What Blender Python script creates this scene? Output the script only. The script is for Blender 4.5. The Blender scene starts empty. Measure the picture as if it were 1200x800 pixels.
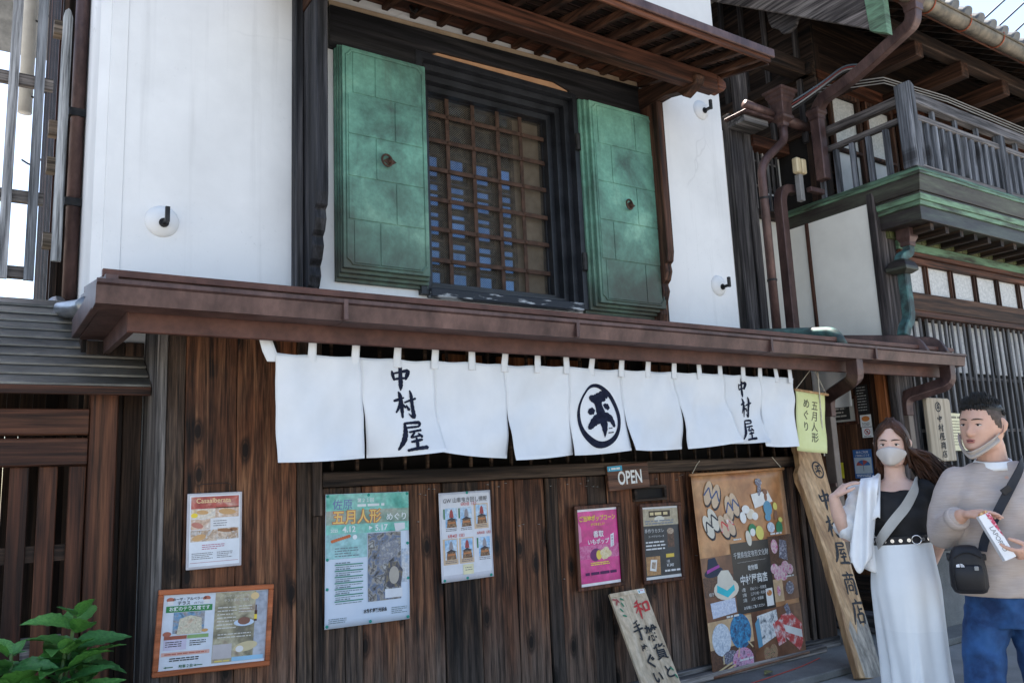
import bpy, bmesh, math, random
from mathutils import Vector, Matrix, noise as mnoise
R = math.radians
S = bpy.context.scene
COL = S.collection
rnd = random.Random(7)

# ---------------------------------------------------------------- camera, world, sun, exposure
cam_d = bpy.data.cameras.new('camera')
cam_d.sensor_width = 36.0
cam_d.lens = 950.0 / 1200.0 * 36.0
cam_d.clip_start = 0.05
cam_d.clip_end = 2000.0
cam = bpy.data.objects.new('camera', cam_d)
COL.objects.link(cam)
cx = Vector((0.8355, -0.5479, -0.0426)).normalized()      # image right in the world
cd = Vector((0.0552, 0.1606, -0.9855))                    # image down
cd = (cd - cx * cd.dot(cx)).normalized()
cf = cx.cross(cd).normalized()                            # viewing direction
m = Matrix((cx, -cd, -cf)).transposed().to_4x4()
m.translation = Vector((0.0, -4.51, 1.5))
cam.matrix_world = m
S.camera = cam

SUN_EL, SUN_AZ = 63.0, 12.0      # sun stands high behind the buildings: azimuth from +Y towards +X
w = bpy.data.worlds.new('World')
S.world = w
w.use_nodes = True
nt = w.node_tree
nt.nodes.clear()
sky = nt.nodes.new('ShaderNodeTexSky')
sky.sky_type = 'NISHITA'
sky.sun_disc = False
sky.sun_elevation = R(SUN_EL)
sky.sun_rotation = R(SUN_AZ)
sky.air_density = 1.0
sky.dust_density = 1.2
sky.ozone_density = 1.0
bg = nt.nodes.new('ShaderNodeBackground')
bg.inputs['Strength'].default_value = 0.075
wo = nt.nodes.new('ShaderNodeOutputWorld')
nt.links.new(sky.outputs[0], bg.inputs[0])
nt.links.new(bg.outputs[0], wo.inputs[0])
sl = bpy.data.lights.new('sun', 'SUN')
sl.energy = 5.0
sl.angle = R(0.5)
sl.color = (1.0, 0.95, 0.88)
sun = bpy.data.objects.new('sun', sl)
COL.objects.link(sun)
sd = Vector((math.sin(R(SUN_AZ)) * math.cos(R(SUN_EL)), math.cos(R(SUN_AZ)) * math.cos(R(SUN_EL)), math.sin(R(SUN_EL))))
sun.rotation_euler = sd.to_track_quat('Z', 'Y').to_euler()
sun.location = (4, 8, 14)
S.view_settings.view_transform = 'Standard'
S.view_settings.look = 'None'
S.view_settings.gamma = 1.0
S.view_settings.exposure = 2.43
S.view_settings.use_curve_mapping = False
S.view_settings.use_white_balance = True          # camera balanced for open shade
S.view_settings.white_balance_temperature = 6700
S.view_settings.white_balance_tint = 10

# ---------------------------------------------------------------- materials
MATS = {}


def _mat(name):
    mt = bpy.data.materials.new(name)
    mt.use_nodes = True
    t = mt.node_tree
    return mt, t, t.nodes['Principled BSDF']


def _n(t, kind, **kw):
    n = t.nodes.new(kind)
    for k, v in kw.items():
        if k.startswith('i_'):
            key = k[2:].replace('_', ' ')
            n.inputs[key].default_value = v
        else:
            setattr(n, k, v)
    return n


def _ramp(t, fac, stops):
    r = t.nodes.new('ShaderNodeValToRGB')
    e = r.color_ramp.elements
    while len(e) < len(stops):
        e.new(0.5)
    for el, (p, c) in zip(e, stops):
        el.position = p
        el.color = (c[0], c[1], c[2], 1.0) if isinstance(c, (tuple, list)) else (c, c, c, 1.0)
    t.links.new(fac, r.inputs[0])
    return r.outputs[0]


def _mixc(t, a, b, fac, mode='MIX'):
    x = t.nodes.new('ShaderNodeMix')
    x.data_type = 'RGBA'
    x.blend_type = mode
    if hasattr(fac, 'links'):
        t.links.new(fac, x.inputs[0])
    else:
        x.inputs[0].default_value = fac
    for s, i in ((a, 6), (b, 7)):
        if hasattr(s, 'links'):
            t.links.new(s, x.inputs[i])
        else:
            x.inputs[i].default_value = (s[0], s[1], s[2], 1.0)
    return x.outputs[2]


def _coords(t, scale, world=False):
    if world:
        src = t.nodes.new('ShaderNodeNewGeometry').outputs['Position']
    else:
        tc = t.nodes.new('ShaderNodeTexCoord').outputs['Object']
        oi = t.nodes.new('ShaderNodeObjectInfo').outputs['Random']
        ml = _n(t, 'ShaderNodeMath', operation='MULTIPLY')
        ml.inputs[1].default_value = 37.0
        t.links.new(oi, ml.inputs[0])
        ad = _n(t, 'ShaderNodeVectorMath', operation='ADD')
        t.links.new(tc, ad.inputs[0])
        t.links.new(ml.outputs[0], ad.inputs[1])
        src = ad.outputs[0]
    mp = t.nodes.new('ShaderNodeMapping')
    mp.inputs['Scale'].default_value = scale
    t.links.new(src, mp.inputs['Vector'])
    return mp.outputs[0]


def _noise(t, vec, scale, detail=5.0, rough=0.55, dist=0.0):
    n = _n(t, 'ShaderNodeTexNoise')
    n.inputs['Scale'].default_value = scale
    n.inputs['Detail'].default_value = detail
    n.inputs['Roughness'].default_value = rough
    n.inputs['Distortion'].default_value = dist
    t.links.new(vec, n.inputs['Vector'])
    return n.outputs['Fac']


def _bump(t, b, h, strength, dist):
    bn = t.nodes.new('ShaderNodeBump')
    bn.inputs['Strength'].default_value = strength
    bn.inputs['Distance'].default_value = dist
    t.links.new(h, bn.inputs['Height'])
    t.links.new(bn.outputs[0], b.inputs['Normal'])


def wood(name, dark, mid, light, axis='Z', grain=55.0, rough=0.75, knots=0.0, bump=0.6, patch=None, splash=None, con=0.9, vary=1.0):
    """Grained timber; axis is the direction of the grain in the piece itself."""
    if name in MATS:
        return MATS[name]
    mt, t, b = _mat(name)
    st = 0.045
    sc = {'X': (st, 1, 1), 'Y': (1, st, 1), 'Z': (1, 1, st)}[axis]
    v = _coords(t, sc)
    g1 = _noise(t, v, grain, 7.0, 0.65, 0.25)
    # flame figure of the growth rings
    vw = _coords(t, {'X': (0.07, 1, 1), 'Y': (1, 0.07, 1), 'Z': (1, 1, 0.07)}[axis])
    wv = _n(t, 'ShaderNodeTexWave', wave_type='BANDS', bands_direction='X' if axis == 'Z' else 'Z')
    wv.inputs['Scale'].default_value = 5.0
    wv.inputs['Distortion'].default_value = 16.0
    wv.inputs['Detail'].default_value = 3.0
    wv.inputs['Detail Scale'].default_value = 0.7
    t.links.new(vw, wv.inputs['Vector'])
    g3 = _noise(t, _coords(t, {'X': (0.02, 1, 1), 'Y': (1, 0.02, 1), 'Z': (1, 1, 0.02)}[axis]), grain * 2.6, 4.0, 0.6)
    mq = _n(t, 'ShaderNodeMix')
    mq.inputs[0].default_value = 0.38
    t.links.new(g1, mq.inputs[2])
    t.links.new(g3, mq.inputs[3])
    g1 = mq.outputs[0]
    mx = _n(t, 'ShaderNodeMix')
    mx.inputs[0].default_value = 0.09
    t.links.new(g1, mx.inputs[2])
    t.links.new(wv.outputs['Fac'], mx.inputs[3])
    g1 = mx.outputs[0]
    g2 = _noise(t, v, grain * 0.2, 4.0, 0.6, 1.2)
    c = _ramp(t, g2, [(0.34, dark), (0.5, mid), (0.66, light)])
    f = _ramp(t, g1, [(0.38, 0.12), (0.5, 0.78), (0.62, 1.45)])
    c = _mixc(t, c, f, con, 'MULTIPLY')
    if patch:
        vp = _coords(t, (1.0, 1.0, 0.45) if axis == 'Z' else (0.45, 1.0, 1.0))
        pn = _noise(t, vp, 3.1, 4.0, 0.6)
        pf = _ramp(t, pn, [(0.45, 0.0), (0.68, 1.0)])
        c = _mixc(t, c, _mixc(t, patch, f, 0.85, 'MULTIPLY'), pf)
    if splash:       # rain-splash bleaching of the board feet, ragged
        sp = t.nodes.new('ShaderNodeSeparateXYZ')
        t.links.new(t.nodes.new('ShaderNodeNewGeometry').outputs['Position'], sp.inputs[0])
        nz = _noise(t, _coords(t, (7, 7, 1.2)), 1.0, 4.0, 0.6)
        ma_ = _n(t, 'ShaderNodeMath', operation='MULTIPLY_ADD')
        t.links.new(nz, ma_.inputs[0])
        ma_.inputs[1].default_value = 1.1
        t.links.new(sp.outputs['Z'], ma_.inputs[2])
        mr = _n(t, 'ShaderNodeMapRange')
        for kk, vv_ in (('From Min', 0.75), ('From Max', 1.35), ('To Min', 0.8), ('To Max', 0.0)):
            mr.inputs[kk].default_value = vv_
        t.links.new(ma_.outputs[0], mr.inputs['Value'])
        c = _mixc(t, c, _mixc(t, splash, f, 0.95, 'MULTIPLY'), mr.outputs[0])
    if knots:
        sk = {'X': (0.4, 1, 1), 'Y': (1, 0.4, 1), 'Z': (1, 0.0, 0.4)}[axis]
        vk = _coords(t, (1.0, 1.0, 0.42))
        sx3 = t.nodes.new('ShaderNodeSeparateXYZ')
        t.links.new(vk, sx3.inputs[0])
        cb3 = t.nodes.new('ShaderNodeCombineXYZ')
        t.links.new(sx3.outputs['X'], cb3.inputs['X'])
        t.links.new(sx3.outputs['Z'], cb3.inputs['Y'])
        vo = _n(t, 'ShaderNodeTexVoronoi', voronoi_dimensions='2D')
        vo.inputs['Scale'].default_value = 4.4
        t.links.new(cb3.outputs[0], vo.inputs['Vector'])
        kf = _ramp(t, vo.outputs['Distance'], [(0.06, knots), (0.085, knots * 0.55), (0.10, knots * 0.8), (0.16, 0.0)])
        c = _mixc(t, c, (0.006, 0.004, 0.003), kf)
    # every piece of timber has its own tone
    oi = t.nodes.new('ShaderNodeObjectInfo').outputs['Random']
    c = _mixc(t, c, _ramp(t, oi, [(0.0, (0.62, 0.60, 0.60)), (0.35, (1.1, 1.02, 0.97)), (0.7, (0.85, 0.86, 0.88)), (1.0, (1.30, 1.22, 1.14))]), vary, 'MULTIPLY')
    t.links.new(c, b.inputs['Base Color'])
    b.inputs['Roughness'].default_value = rough
    b.inputs['Specular IOR Level'].default_value = 0.25
    _bump(t, b, g1, bump, 0.004)
    MATS[name] = mt
    return mt


def surf(name, c1, c2, scale=6.0, rough=0.7, metal=0.0, bump=0.15, stops=(0.35, 0.65), detail=6.0, fine=None, stretch=(1, 1, 1), dist=0.0, spec=0.4, bscale=None, bdist=0.004):
    """Two-tone mottled surface."""
    if name in MATS:
        return MATS[name]
    mt, t, b = _mat(name)
    v = _coords(t, stretch)
    n1 = _noise(t, v, scale, detail, 0.6, dist)
    c = _ramp(t, n1, [(stops[0], c1), (stops[1], c2)])
    n2 = n1
    if fine:
        n2 = _noise(t, v, fine, 4.0, 0.6)
        c = _mixc(t, c, _ramp(t, n2, [(0.3, 0.7), (0.7, 1.1)]), 0.7, 'MULTIPLY')
    t.links.new(c, b.inputs['Base Color'])
    b.inputs['Roughness'].default_value = rough
    b.inputs['Metallic'].default_value = metal
    b.inputs['Specular IOR Level'].default_value = spec
    if bump:
        nb = _noise(t, v, bscale, 4.0) if bscale else n2
        _bump(t, b, nb, bump, bdist)
    MATS[name] = mt
    return mt


def ink(r, g, b_, rough=0.6):
    """Printed or painted flat colour with a little unevenness."""
    key = 'print_%03d_%03d_%03d' % (int(r * 255), int(g * 255), int(b_ * 255))
    return surf(key, (r * 0.88, g * 0.88, b_ * 0.88), (r, g, b_), 14.0, rough, bump=0.0)


def photo(name, cols, scale=18.0, rough=0.45):
    """Printed picture: patches of several colours."""
    if name in MATS:
        return MATS[name]
    mt, t, b = _mat(name)
    v = _coords(t, (1, 1, 1))
    n1 = _noise(t, v, scale, 3.0, 0.5, 0.6)
    st = [(0.30 + 0.40 * i / max(1, len(cols) - 1), c) for i, c in enumerate(cols)]
    c = _ramp(t, n1, st)
    n2 = _noise(t, v, scale * 4, 3.0)
    c = _mixc(t, c, _ramp(t, n2, [(0.35, 0.72), (0.65, 1.15)]), 0.8, 'MULTIPLY')
    t.links.new(c, b.inputs['Base Color'])
    b.inputs['Roughness'].default_value = rough
    MATS[name] = mt
    return mt


def plaster():
    mt, t, b = _mat('lime_plaster')
    v = _coords(t, (1, 1, 1), True)
    n1 = _noise(t, v, 0.9, 6.0, 0.6)
    c = _ramp(t, n1, [(0.3, (0.56, 0.565, 0.57)), (0.6, (0.70, 0.705, 0.71))])
    # run-off streaks and grime flecks
    vs = _coords(t, (6.0, 6.0, 0.22), True)
    n2 = _noise(t, vs, 1.6, 5.0, 0.6)
    c = _mixc(t, c, _ramp(t, n2, [(0.60, 1.0), (0.80, 0.84)]), 1.0, 'MULTIPLY')
    n3 = _noise(t, v, 38.0, 6.0, 0.7)
    n4 = _noise(t, v, 1.7, 3.0, 0.5)
    mm = _n(t, 'ShaderNodeMath', operation='MULTIPLY')
    t.links.new(_ramp(t, n3, [(0.60, 0.0), (0.72, 1.0)]), mm.inputs[0])
    t.links.new(_ramp(t, n4, [(0.48, 0.0), (0.66, 0.55)]), mm.inputs[1])
    c = _mixc(t, c, (0.42, 0.43, 0.44), mm.outputs[0])
    # hairline cracks here and there
    dn = _n(t, 'ShaderNodeTexNoise')
    dn.inputs['Scale'].default_value = 2.5
    t.links.new(v, dn.inputs['Vector'])
    dm = _n(t, 'ShaderNodeVectorMath', operation='MULTIPLY_ADD')
    dm.inputs[1].default_value = (0.35, 0.35, 0.35)
    t.links.new(dn.outputs['Color'], dm.inputs[0])
    t.links.new(v, dm.inputs[2])
    vc = _n(t, 'ShaderNodeTexVoronoi', feature='DISTANCE_TO_EDGE')
    vc.inputs['Scale'].default_value = 0.42
    t.links.new(dm.outputs[0], vc.inputs['Vector'])
    m3 = _n(t, 'ShaderNodeMath', operation='MULTIPLY')
    t.links.new(_ramp(t, vc.outputs['Distance'], [(0.0, 0.32), (0.0022, 0.0)]), m3.inputs[0])
    t.links.new(_ramp(t, _noise(t, v, 1.1, 2.0), [(0.48, 0.0), (0.58, 1.0)]), m3.inputs[1])
    c = _mixc(t, c, (0.33, 0.33, 0.34), m3.outputs[0])
    t.links.new(c, b.inputs['Base Color'])
    b.inputs['Roughness'].default_value = 0.85
    n5 = _noise(t, v, 9.0, 8.0, 0.6)
    _bump(t, b, n5, 0.12, 0.02)
    MATS['plaster'] = mt
    return mt


def patina():
    """Verdigris copper of the shutters."""
    mt, t, b = _mat('verdigris_copper')
    v = _coords(t, (1, 1, 1), True)
    n1 = _noise(t, v, 2.3, 7.0, 0.62, 0.3)
    c = _ramp(t, n1, [(0.26, (0.04, 0.075, 0.062)), (0.40, (0.08, 0.195, 0.15)), (0.55, (0.13, 0.31, 0.235)), (0.74, (0.25, 0.46, 0.34))])
    n2 = _noise(t, v, 34.0, 5.0, 0.7)
    c = _mixc(t, c, _ramp(t, n2, [(0.3, 0.72), (0.7, 1.12)]), 0.8, 'MULTIPLY')
    vs = _coords(t, (9, 9, 0.7), True)
    n3 = _noise(t, vs, 2.2, 4.0)
    c = _mixc(t, c, (0.06, 0.07, 0.055), _ramp(t, n3, [(0.58, 0.0), (0.85, 0.5)]))
    # browned copper where rain-splash keeps the foot wet, ragged upper edge
    sep = t.nodes.new('ShaderNodeSeparateXYZ')
    t.links.new(t.nodes.new('ShaderNodeNewGeometry').outputs['Position'], sep.inputs[0])
    ad2 = _n(t, 'ShaderNodeMath', operation='MULTIPLY_ADD')
    t.links.new(n1, ad2.inputs[0])
    ad2.inputs[1].default_value = 1.5
    t.links.new(sep.outputs['Z'], ad2.inputs[2])
    mr = _n(t, 'ShaderNodeMapRange')
    mr.inputs['From Min'].default_value = 3.45
    mr.inputs['From Max'].default_value = 4.55
    mr.inputs['To Min'].default_value = 0.9
    mr.inputs['To Max'].default_value = 0.0
    t.links.new(ad2.outputs[0], mr.inputs['Value'])
    c = _mixc(t, c, (0.055, 0.055, 0.042), mr.outputs[0])
    t.links.new(c, b.inputs['Base Color'])
    b.inputs['Roughness'].default_value = 0.62
    b.inputs['Metallic'].default_value = 0.15
    n4 = _noise(t, v, 5.0, 4.0)
    _bump(t, b, n4, 0.25, 0.015)
    MATS['patina'] = mt
    return mt


def glass(name, tint=(0.8, 0.85, 0.9), rough=0.03):
    mt, t, b = _mat(name)
    b.inputs['Base Color'].default_value = (*tint, 1)
    b.inputs['Roughness'].default_value = rough
    b.inputs['Metallic'].default_value = 0.0
    b.inputs['Specular IOR Level'].default_value = 0.9
    MATS[name] = mt
    return mt


plaster()
patina()
W_PLANK = wood('charred_cedar', (0.006, 0.004, 0.003), (0.085, 0.036, 0.019), (0.26, 0.125, 0.064), 'Z', 105, 0.7, 0.95, 0.9, patch=(0.18, 0.068, 0.030), splash=(0.15, 0.115, 0.092))
W_PLANK2 = wood('charred_cedar_dark', (0.005, 0.004, 0.0035), (0.048, 0.028, 0.018), (0.16, 0.10, 0.062), 'Z', 110, 0.75, 0.8, 0.9, patch=(0.085, 0.06, 0.046), splash=(0.10, 0.082, 0.07))
W_RAIL = wood('aged_rail', (0.014, 0.009, 0.007), (0.055, 0.035, 0.024), (0.12, 0.08, 0.055), 'X', 50, 0.75, 0.0, 0.7)
W_DARKZ = wood('dark_post', (0.006, 0.004, 0.004), (0.024, 0.015, 0.011), (0.06, 0.036, 0.024), 'Z', 50, 0.7)
W_DARKX = wood('dark_beam', (0.006, 0.004, 0.004), (0.024, 0.015, 0.011), (0.06, 0.036, 0.024), 'X', 50, 0.7)
W_DARKY = wood('dark_joist', (0.006, 0.004, 0.004), (0.026, 0.017, 0.012), (0.06, 0.038, 0.026), 'Y', 50, 0.7)
W_GATEZ = wood('gate_post_wood', (0.014, 0.006, 0.004), (0.060, 0.022, 0.012), (0.11, 0.045, 0.023), 'Z', 40, 0.6)
W_GATEX = wood('gate_beam_wood', (0.014, 0.006, 0.004), (0.055, 0.021, 0.012), (0.10, 0.042, 0.023), 'X', 40, 0.6)
W_GREYZ = wood('weathered_grey', (0.05, 0.048, 0.048), (0.17, 0.165, 0.165), (0.31, 0.30, 0.29), 'Z', 60, 0.85)
W_GREYX = wood('weathered_grey_rail', (0.045, 0.042, 0.042), (0.15, 0.14, 0.135), (0.29, 0.27, 0.255), 'X', 60, 0.85)
W_GREYY = wood('weathered_grey_side', (0.045, 0.042, 0.042), (0.11, 0.10, 0.10), (0.2, 0.19, 0.185), 'Y', 60, 0.85)
W_LATT = wood('lattice_bar_wood', (0.04, 0.04, 0.043), (0.115, 0.115, 0.12), (0.19, 0.19, 0.195), 'Z', 60, 0.8, con=0.6, vary=0.4)
W_BALZ = wood('bluish_baluster', (0.045, 0.05, 0.058), (0.115, 0.125, 0.145), (0.20, 0.215, 0.24), 'Z', 55, 0.85, 0.6, vary=0.35)
W_BALX = wood('bluish_rail', (0.05, 0.05, 0.054), (0.135, 0.13, 0.135), (0.23, 0.22, 0.22), 'X', 55, 0.85, vary=0.35)
W_POSTD = wood('dark_weathered_post', (0.016, 0.015, 0.017), (0.055, 0.052, 0.055), (0.12, 0.115, 0.115), 'Z', 50, 0.8)
W_BLUEP = wood('silvered_picket', (0.13, 0.145, 0.16), (0.23, 0.25, 0.27), (0.32, 0.34, 0.36), 'Z', 60, 0.85)
W_HOODX = wood('hood_timber', (0.032, 0.013, 0.008), (0.095, 0.037, 0.021), (0.17, 0.072, 0.042), 'X', 45, 0.65)
W_HOODY = wood('hood_rafter', (0.02, 0.010, 0.007), (0.055, 0.025, 0.015), (0.10, 0.048, 0.028), 'Y', 45, 0.7)
W_HOODZ = wood('hood_post', (0.02, 0.010, 0.007), (0.06, 0.028, 0.018), (0.12, 0.06, 0.038), 'Z', 45, 0.7)
W_BLACKX = wood('black_band', (0.006, 0.006, 0.007), (0.014, 0.014, 0.016), (0.035, 0.033, 0.034), 'X', 40, 0.6)
W_BLACKZ = wood('black_bluish_post', (0.008, 0.009, 0.012), (0.022, 0.024, 0.03), (0.06, 0.062, 0.07), 'Z', 45, 0.65)
W_ORANGE = wood('oiled_door_post', (0.10, 0.035, 0.012), (0.22, 0.075, 0.025), (0.32, 0.12, 0.045), 'Z', 40, 0.55, con=0.6)
W_NATURAL = wood('pale_natural_board', (0.30, 0.17, 0.085), (0.46, 0.28, 0.14), (0.58, 0.38, 0.21), 'Z', 30, 0.6, 0.0, 0.2, con=0.35, vary=0.3)
W_NATGREY = wood('pale_board_foot', (0.16, 0.14, 0.12), (0.28, 0.25, 0.21), (0.38, 0.33, 0.27), 'Z', 30, 0.8, con=0.5, vary=0.2)
W_PALE = wood('pale_sign_board', (0.42, 0.31, 0.20), (0.54, 0.42, 0.29), (0.62, 0.5, 0.36), 'Z', 34, 0.6, 0.0, 0.2, con=0.3, vary=0.2)
W_FRAME = wood('dark_brown_frame', (0.05, 0.018, 0.010), (0.09, 0.032, 0.018), (0.13, 0.05, 0.03), 'Z', 60, 0.5)
W_ORFRAME = wood('orange_frame', (0.30, 0.085, 0.03), (0.42, 0.12, 0.045), (0.5, 0.16, 0.07), 'X', 50, 0.5, 0.0, 0.2, con=0.35, vary=0.2)
W_OPEN = wood('open_plaque', (0.05, 0.02, 0.012), (0.10, 0.042, 0.024), (0.15, 0.07, 0.042), 'X', 55, 0.5)
BLACKL = surf('black_lacquer_plaster', (0.008, 0.009, 0.012), (0.022, 0.024, 0.03), 7.0, 0.42, bump=0.2, fine=40.0)
COPPER = surf('brown_copper', (0.045, 0.025, 0.024), (0.15, 0.088, 0.078), 4.0, 0.45, 0.35, 0.15, fine=26.0, stretch=(1.6, 2, 0.8), stops=(0.3, 0.72), bscale=9.0, bdist=0.01)
COPPER_RED = surf('red_brown_copper', (0.065, 0.026, 0.019), (0.125, 0.054, 0.04), 5.0, 0.55, 0.2, 0.1, fine=26.0)
COPPER_GREEN = surf('green_streaked_copper', (0.04, 0.045, 0.032), (0.15, 0.27, 0.17), 4.0, 0.55, 0.2, 0.15, stops=(0.36, 0.60), fine=24.0, stretch=(0.6, 0.6, 4.0))
COPPER_DULL = surf('dull_grey_brown_copper', (0.030, 0.023, 0.022), (0.075, 0.085, 0.062), 3.0, 0.5, 0.3, 0.12, fine=24.0, stretch=(0.5, 0.5, 5.0), stops=(0.4, 0.72))
COPPER_OLIVE = surf('olive_copper_scale', (0.05, 0.055, 0.02), (0.11, 0.12, 0.045), 9.0, 0.6, 0.1, 0.15)
COPPER_TEAL = surf('teal_copper_pipe', (0.03, 0.045, 0.045), (0.07, 0.17, 0.16), 7.0, 0.55, 0.2, 0.1, stops=(0.4, 0.62))
GATEROOF = surf('worn_copper_roofing', (0.07, 0.066, 0.06), (0.22, 0.205, 0.18), 2.4, 0.38, 0.3, 0.12, stops=(0.35, 0.68), fine=30.0, stretch=(0.8, 2, 2))
STEEL = surf('galvanised_pipe', (0.16, 0.17, 0.18), (0.27, 0.28, 0.29), 8.0, 0.35, 0.7, 0.05)
IRON = surf('black_iron', (0.010, 0.010, 0.011), (0.03, 0.028, 0.027), 20.0, 0.55, 0.4, 0.1)
RUST = surf('rusty_iron', (0.035, 0.018, 0.012), (0.085, 0.045, 0.03), 18.0, 0.7, 0.3, 0.2)
WIRE = surf('wire_mesh', (0.10, 0.085, 0.07), (0.18, 0.155, 0.12), 20.0, 0.6, 0.3, 0.0)
WHITEP = surf('white_panel', (0.64, 0.62, 0.565), (0.74, 0.72, 0.66), 2.0, 0.85, bump=0.1, bscale=30.0)
PAPERW = surf('frosted_paper', (0.42, 0.43, 0.43), (0.6, 0.6, 0.59), 40.0, 0.8, bump=0.2)
CREAM = surf('cream_stucco', (0.30, 0.22, 0.15), (0.42, 0.32, 0.22), 6.0, 0.85)
TAN = surf('tan_stucco', (0.36, 0.20, 0.11), (0.46, 0.27, 0.15), 6.0, 0.85)
CLOTH = surf('white_cotton', (0.64, 0.655, 0.675), (0.72, 0.73, 0.745), 3.0, 0.9, bump=0.1, bscale=260.0, bdist=0.001, spec=0.1)
ROPE = surf('pale_rope', (0.42, 0.37, 0.29), (0.6, 0.55, 0.46), 60.0, 0.9)
INDIGO = surf('indigo_dye', (0.008, 0.010, 0.022), (0.018, 0.022, 0.042), 30.0, 0.85, bump=0.0, spec=0.1)
SUMI = surf('sumi_ink', (0.008, 0.008, 0.009), (0.026, 0.026, 0.03), 30.0, 0.7, bump=0.0)
ASPHALT = surf('pale_bounce_paving', (0.18, 0.172, 0.16), (0.29, 0.28, 0.26), 1.5, 0.9, bump=0.5, fine=160.0)  # road colour lightened to bounce sunlight up onto the facade
CONCRETE = surf('worn_concrete', (0.12, 0.115, 0.105), (0.22, 0.21, 0.195), 2.2, 0.9, bump=0.3, fine=90.0)
DARKROOM = surf('painted_interior_shade', (0.006, 0.005, 0.005), (0.015, 0.012, 0.010), 3.0, 0.9)  # near-black colour stands in for the shade behind openings
TILE = surf('grey_roof_tile', (0.07, 0.075, 0.08), (0.15, 0.155, 0.16), 7.0, 0.5, bump=0.1)
PVC = surf('grey_pvc', (0.20, 0.20, 0.20), (0.28, 0.28, 0.28), 8.0, 0.5)
GUTTER = surf('weathered_gutter', (0.08, 0.07, 0.055), (0.2, 0.165, 0.12), 5.0, 0.5, 0.3, 0.1, fine=20.0)
WALLFAR = surf('far_white_wall', (0.55, 0.53, 0.5), (0.66, 0.64, 0.6), 3.0, 0.9)


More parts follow.
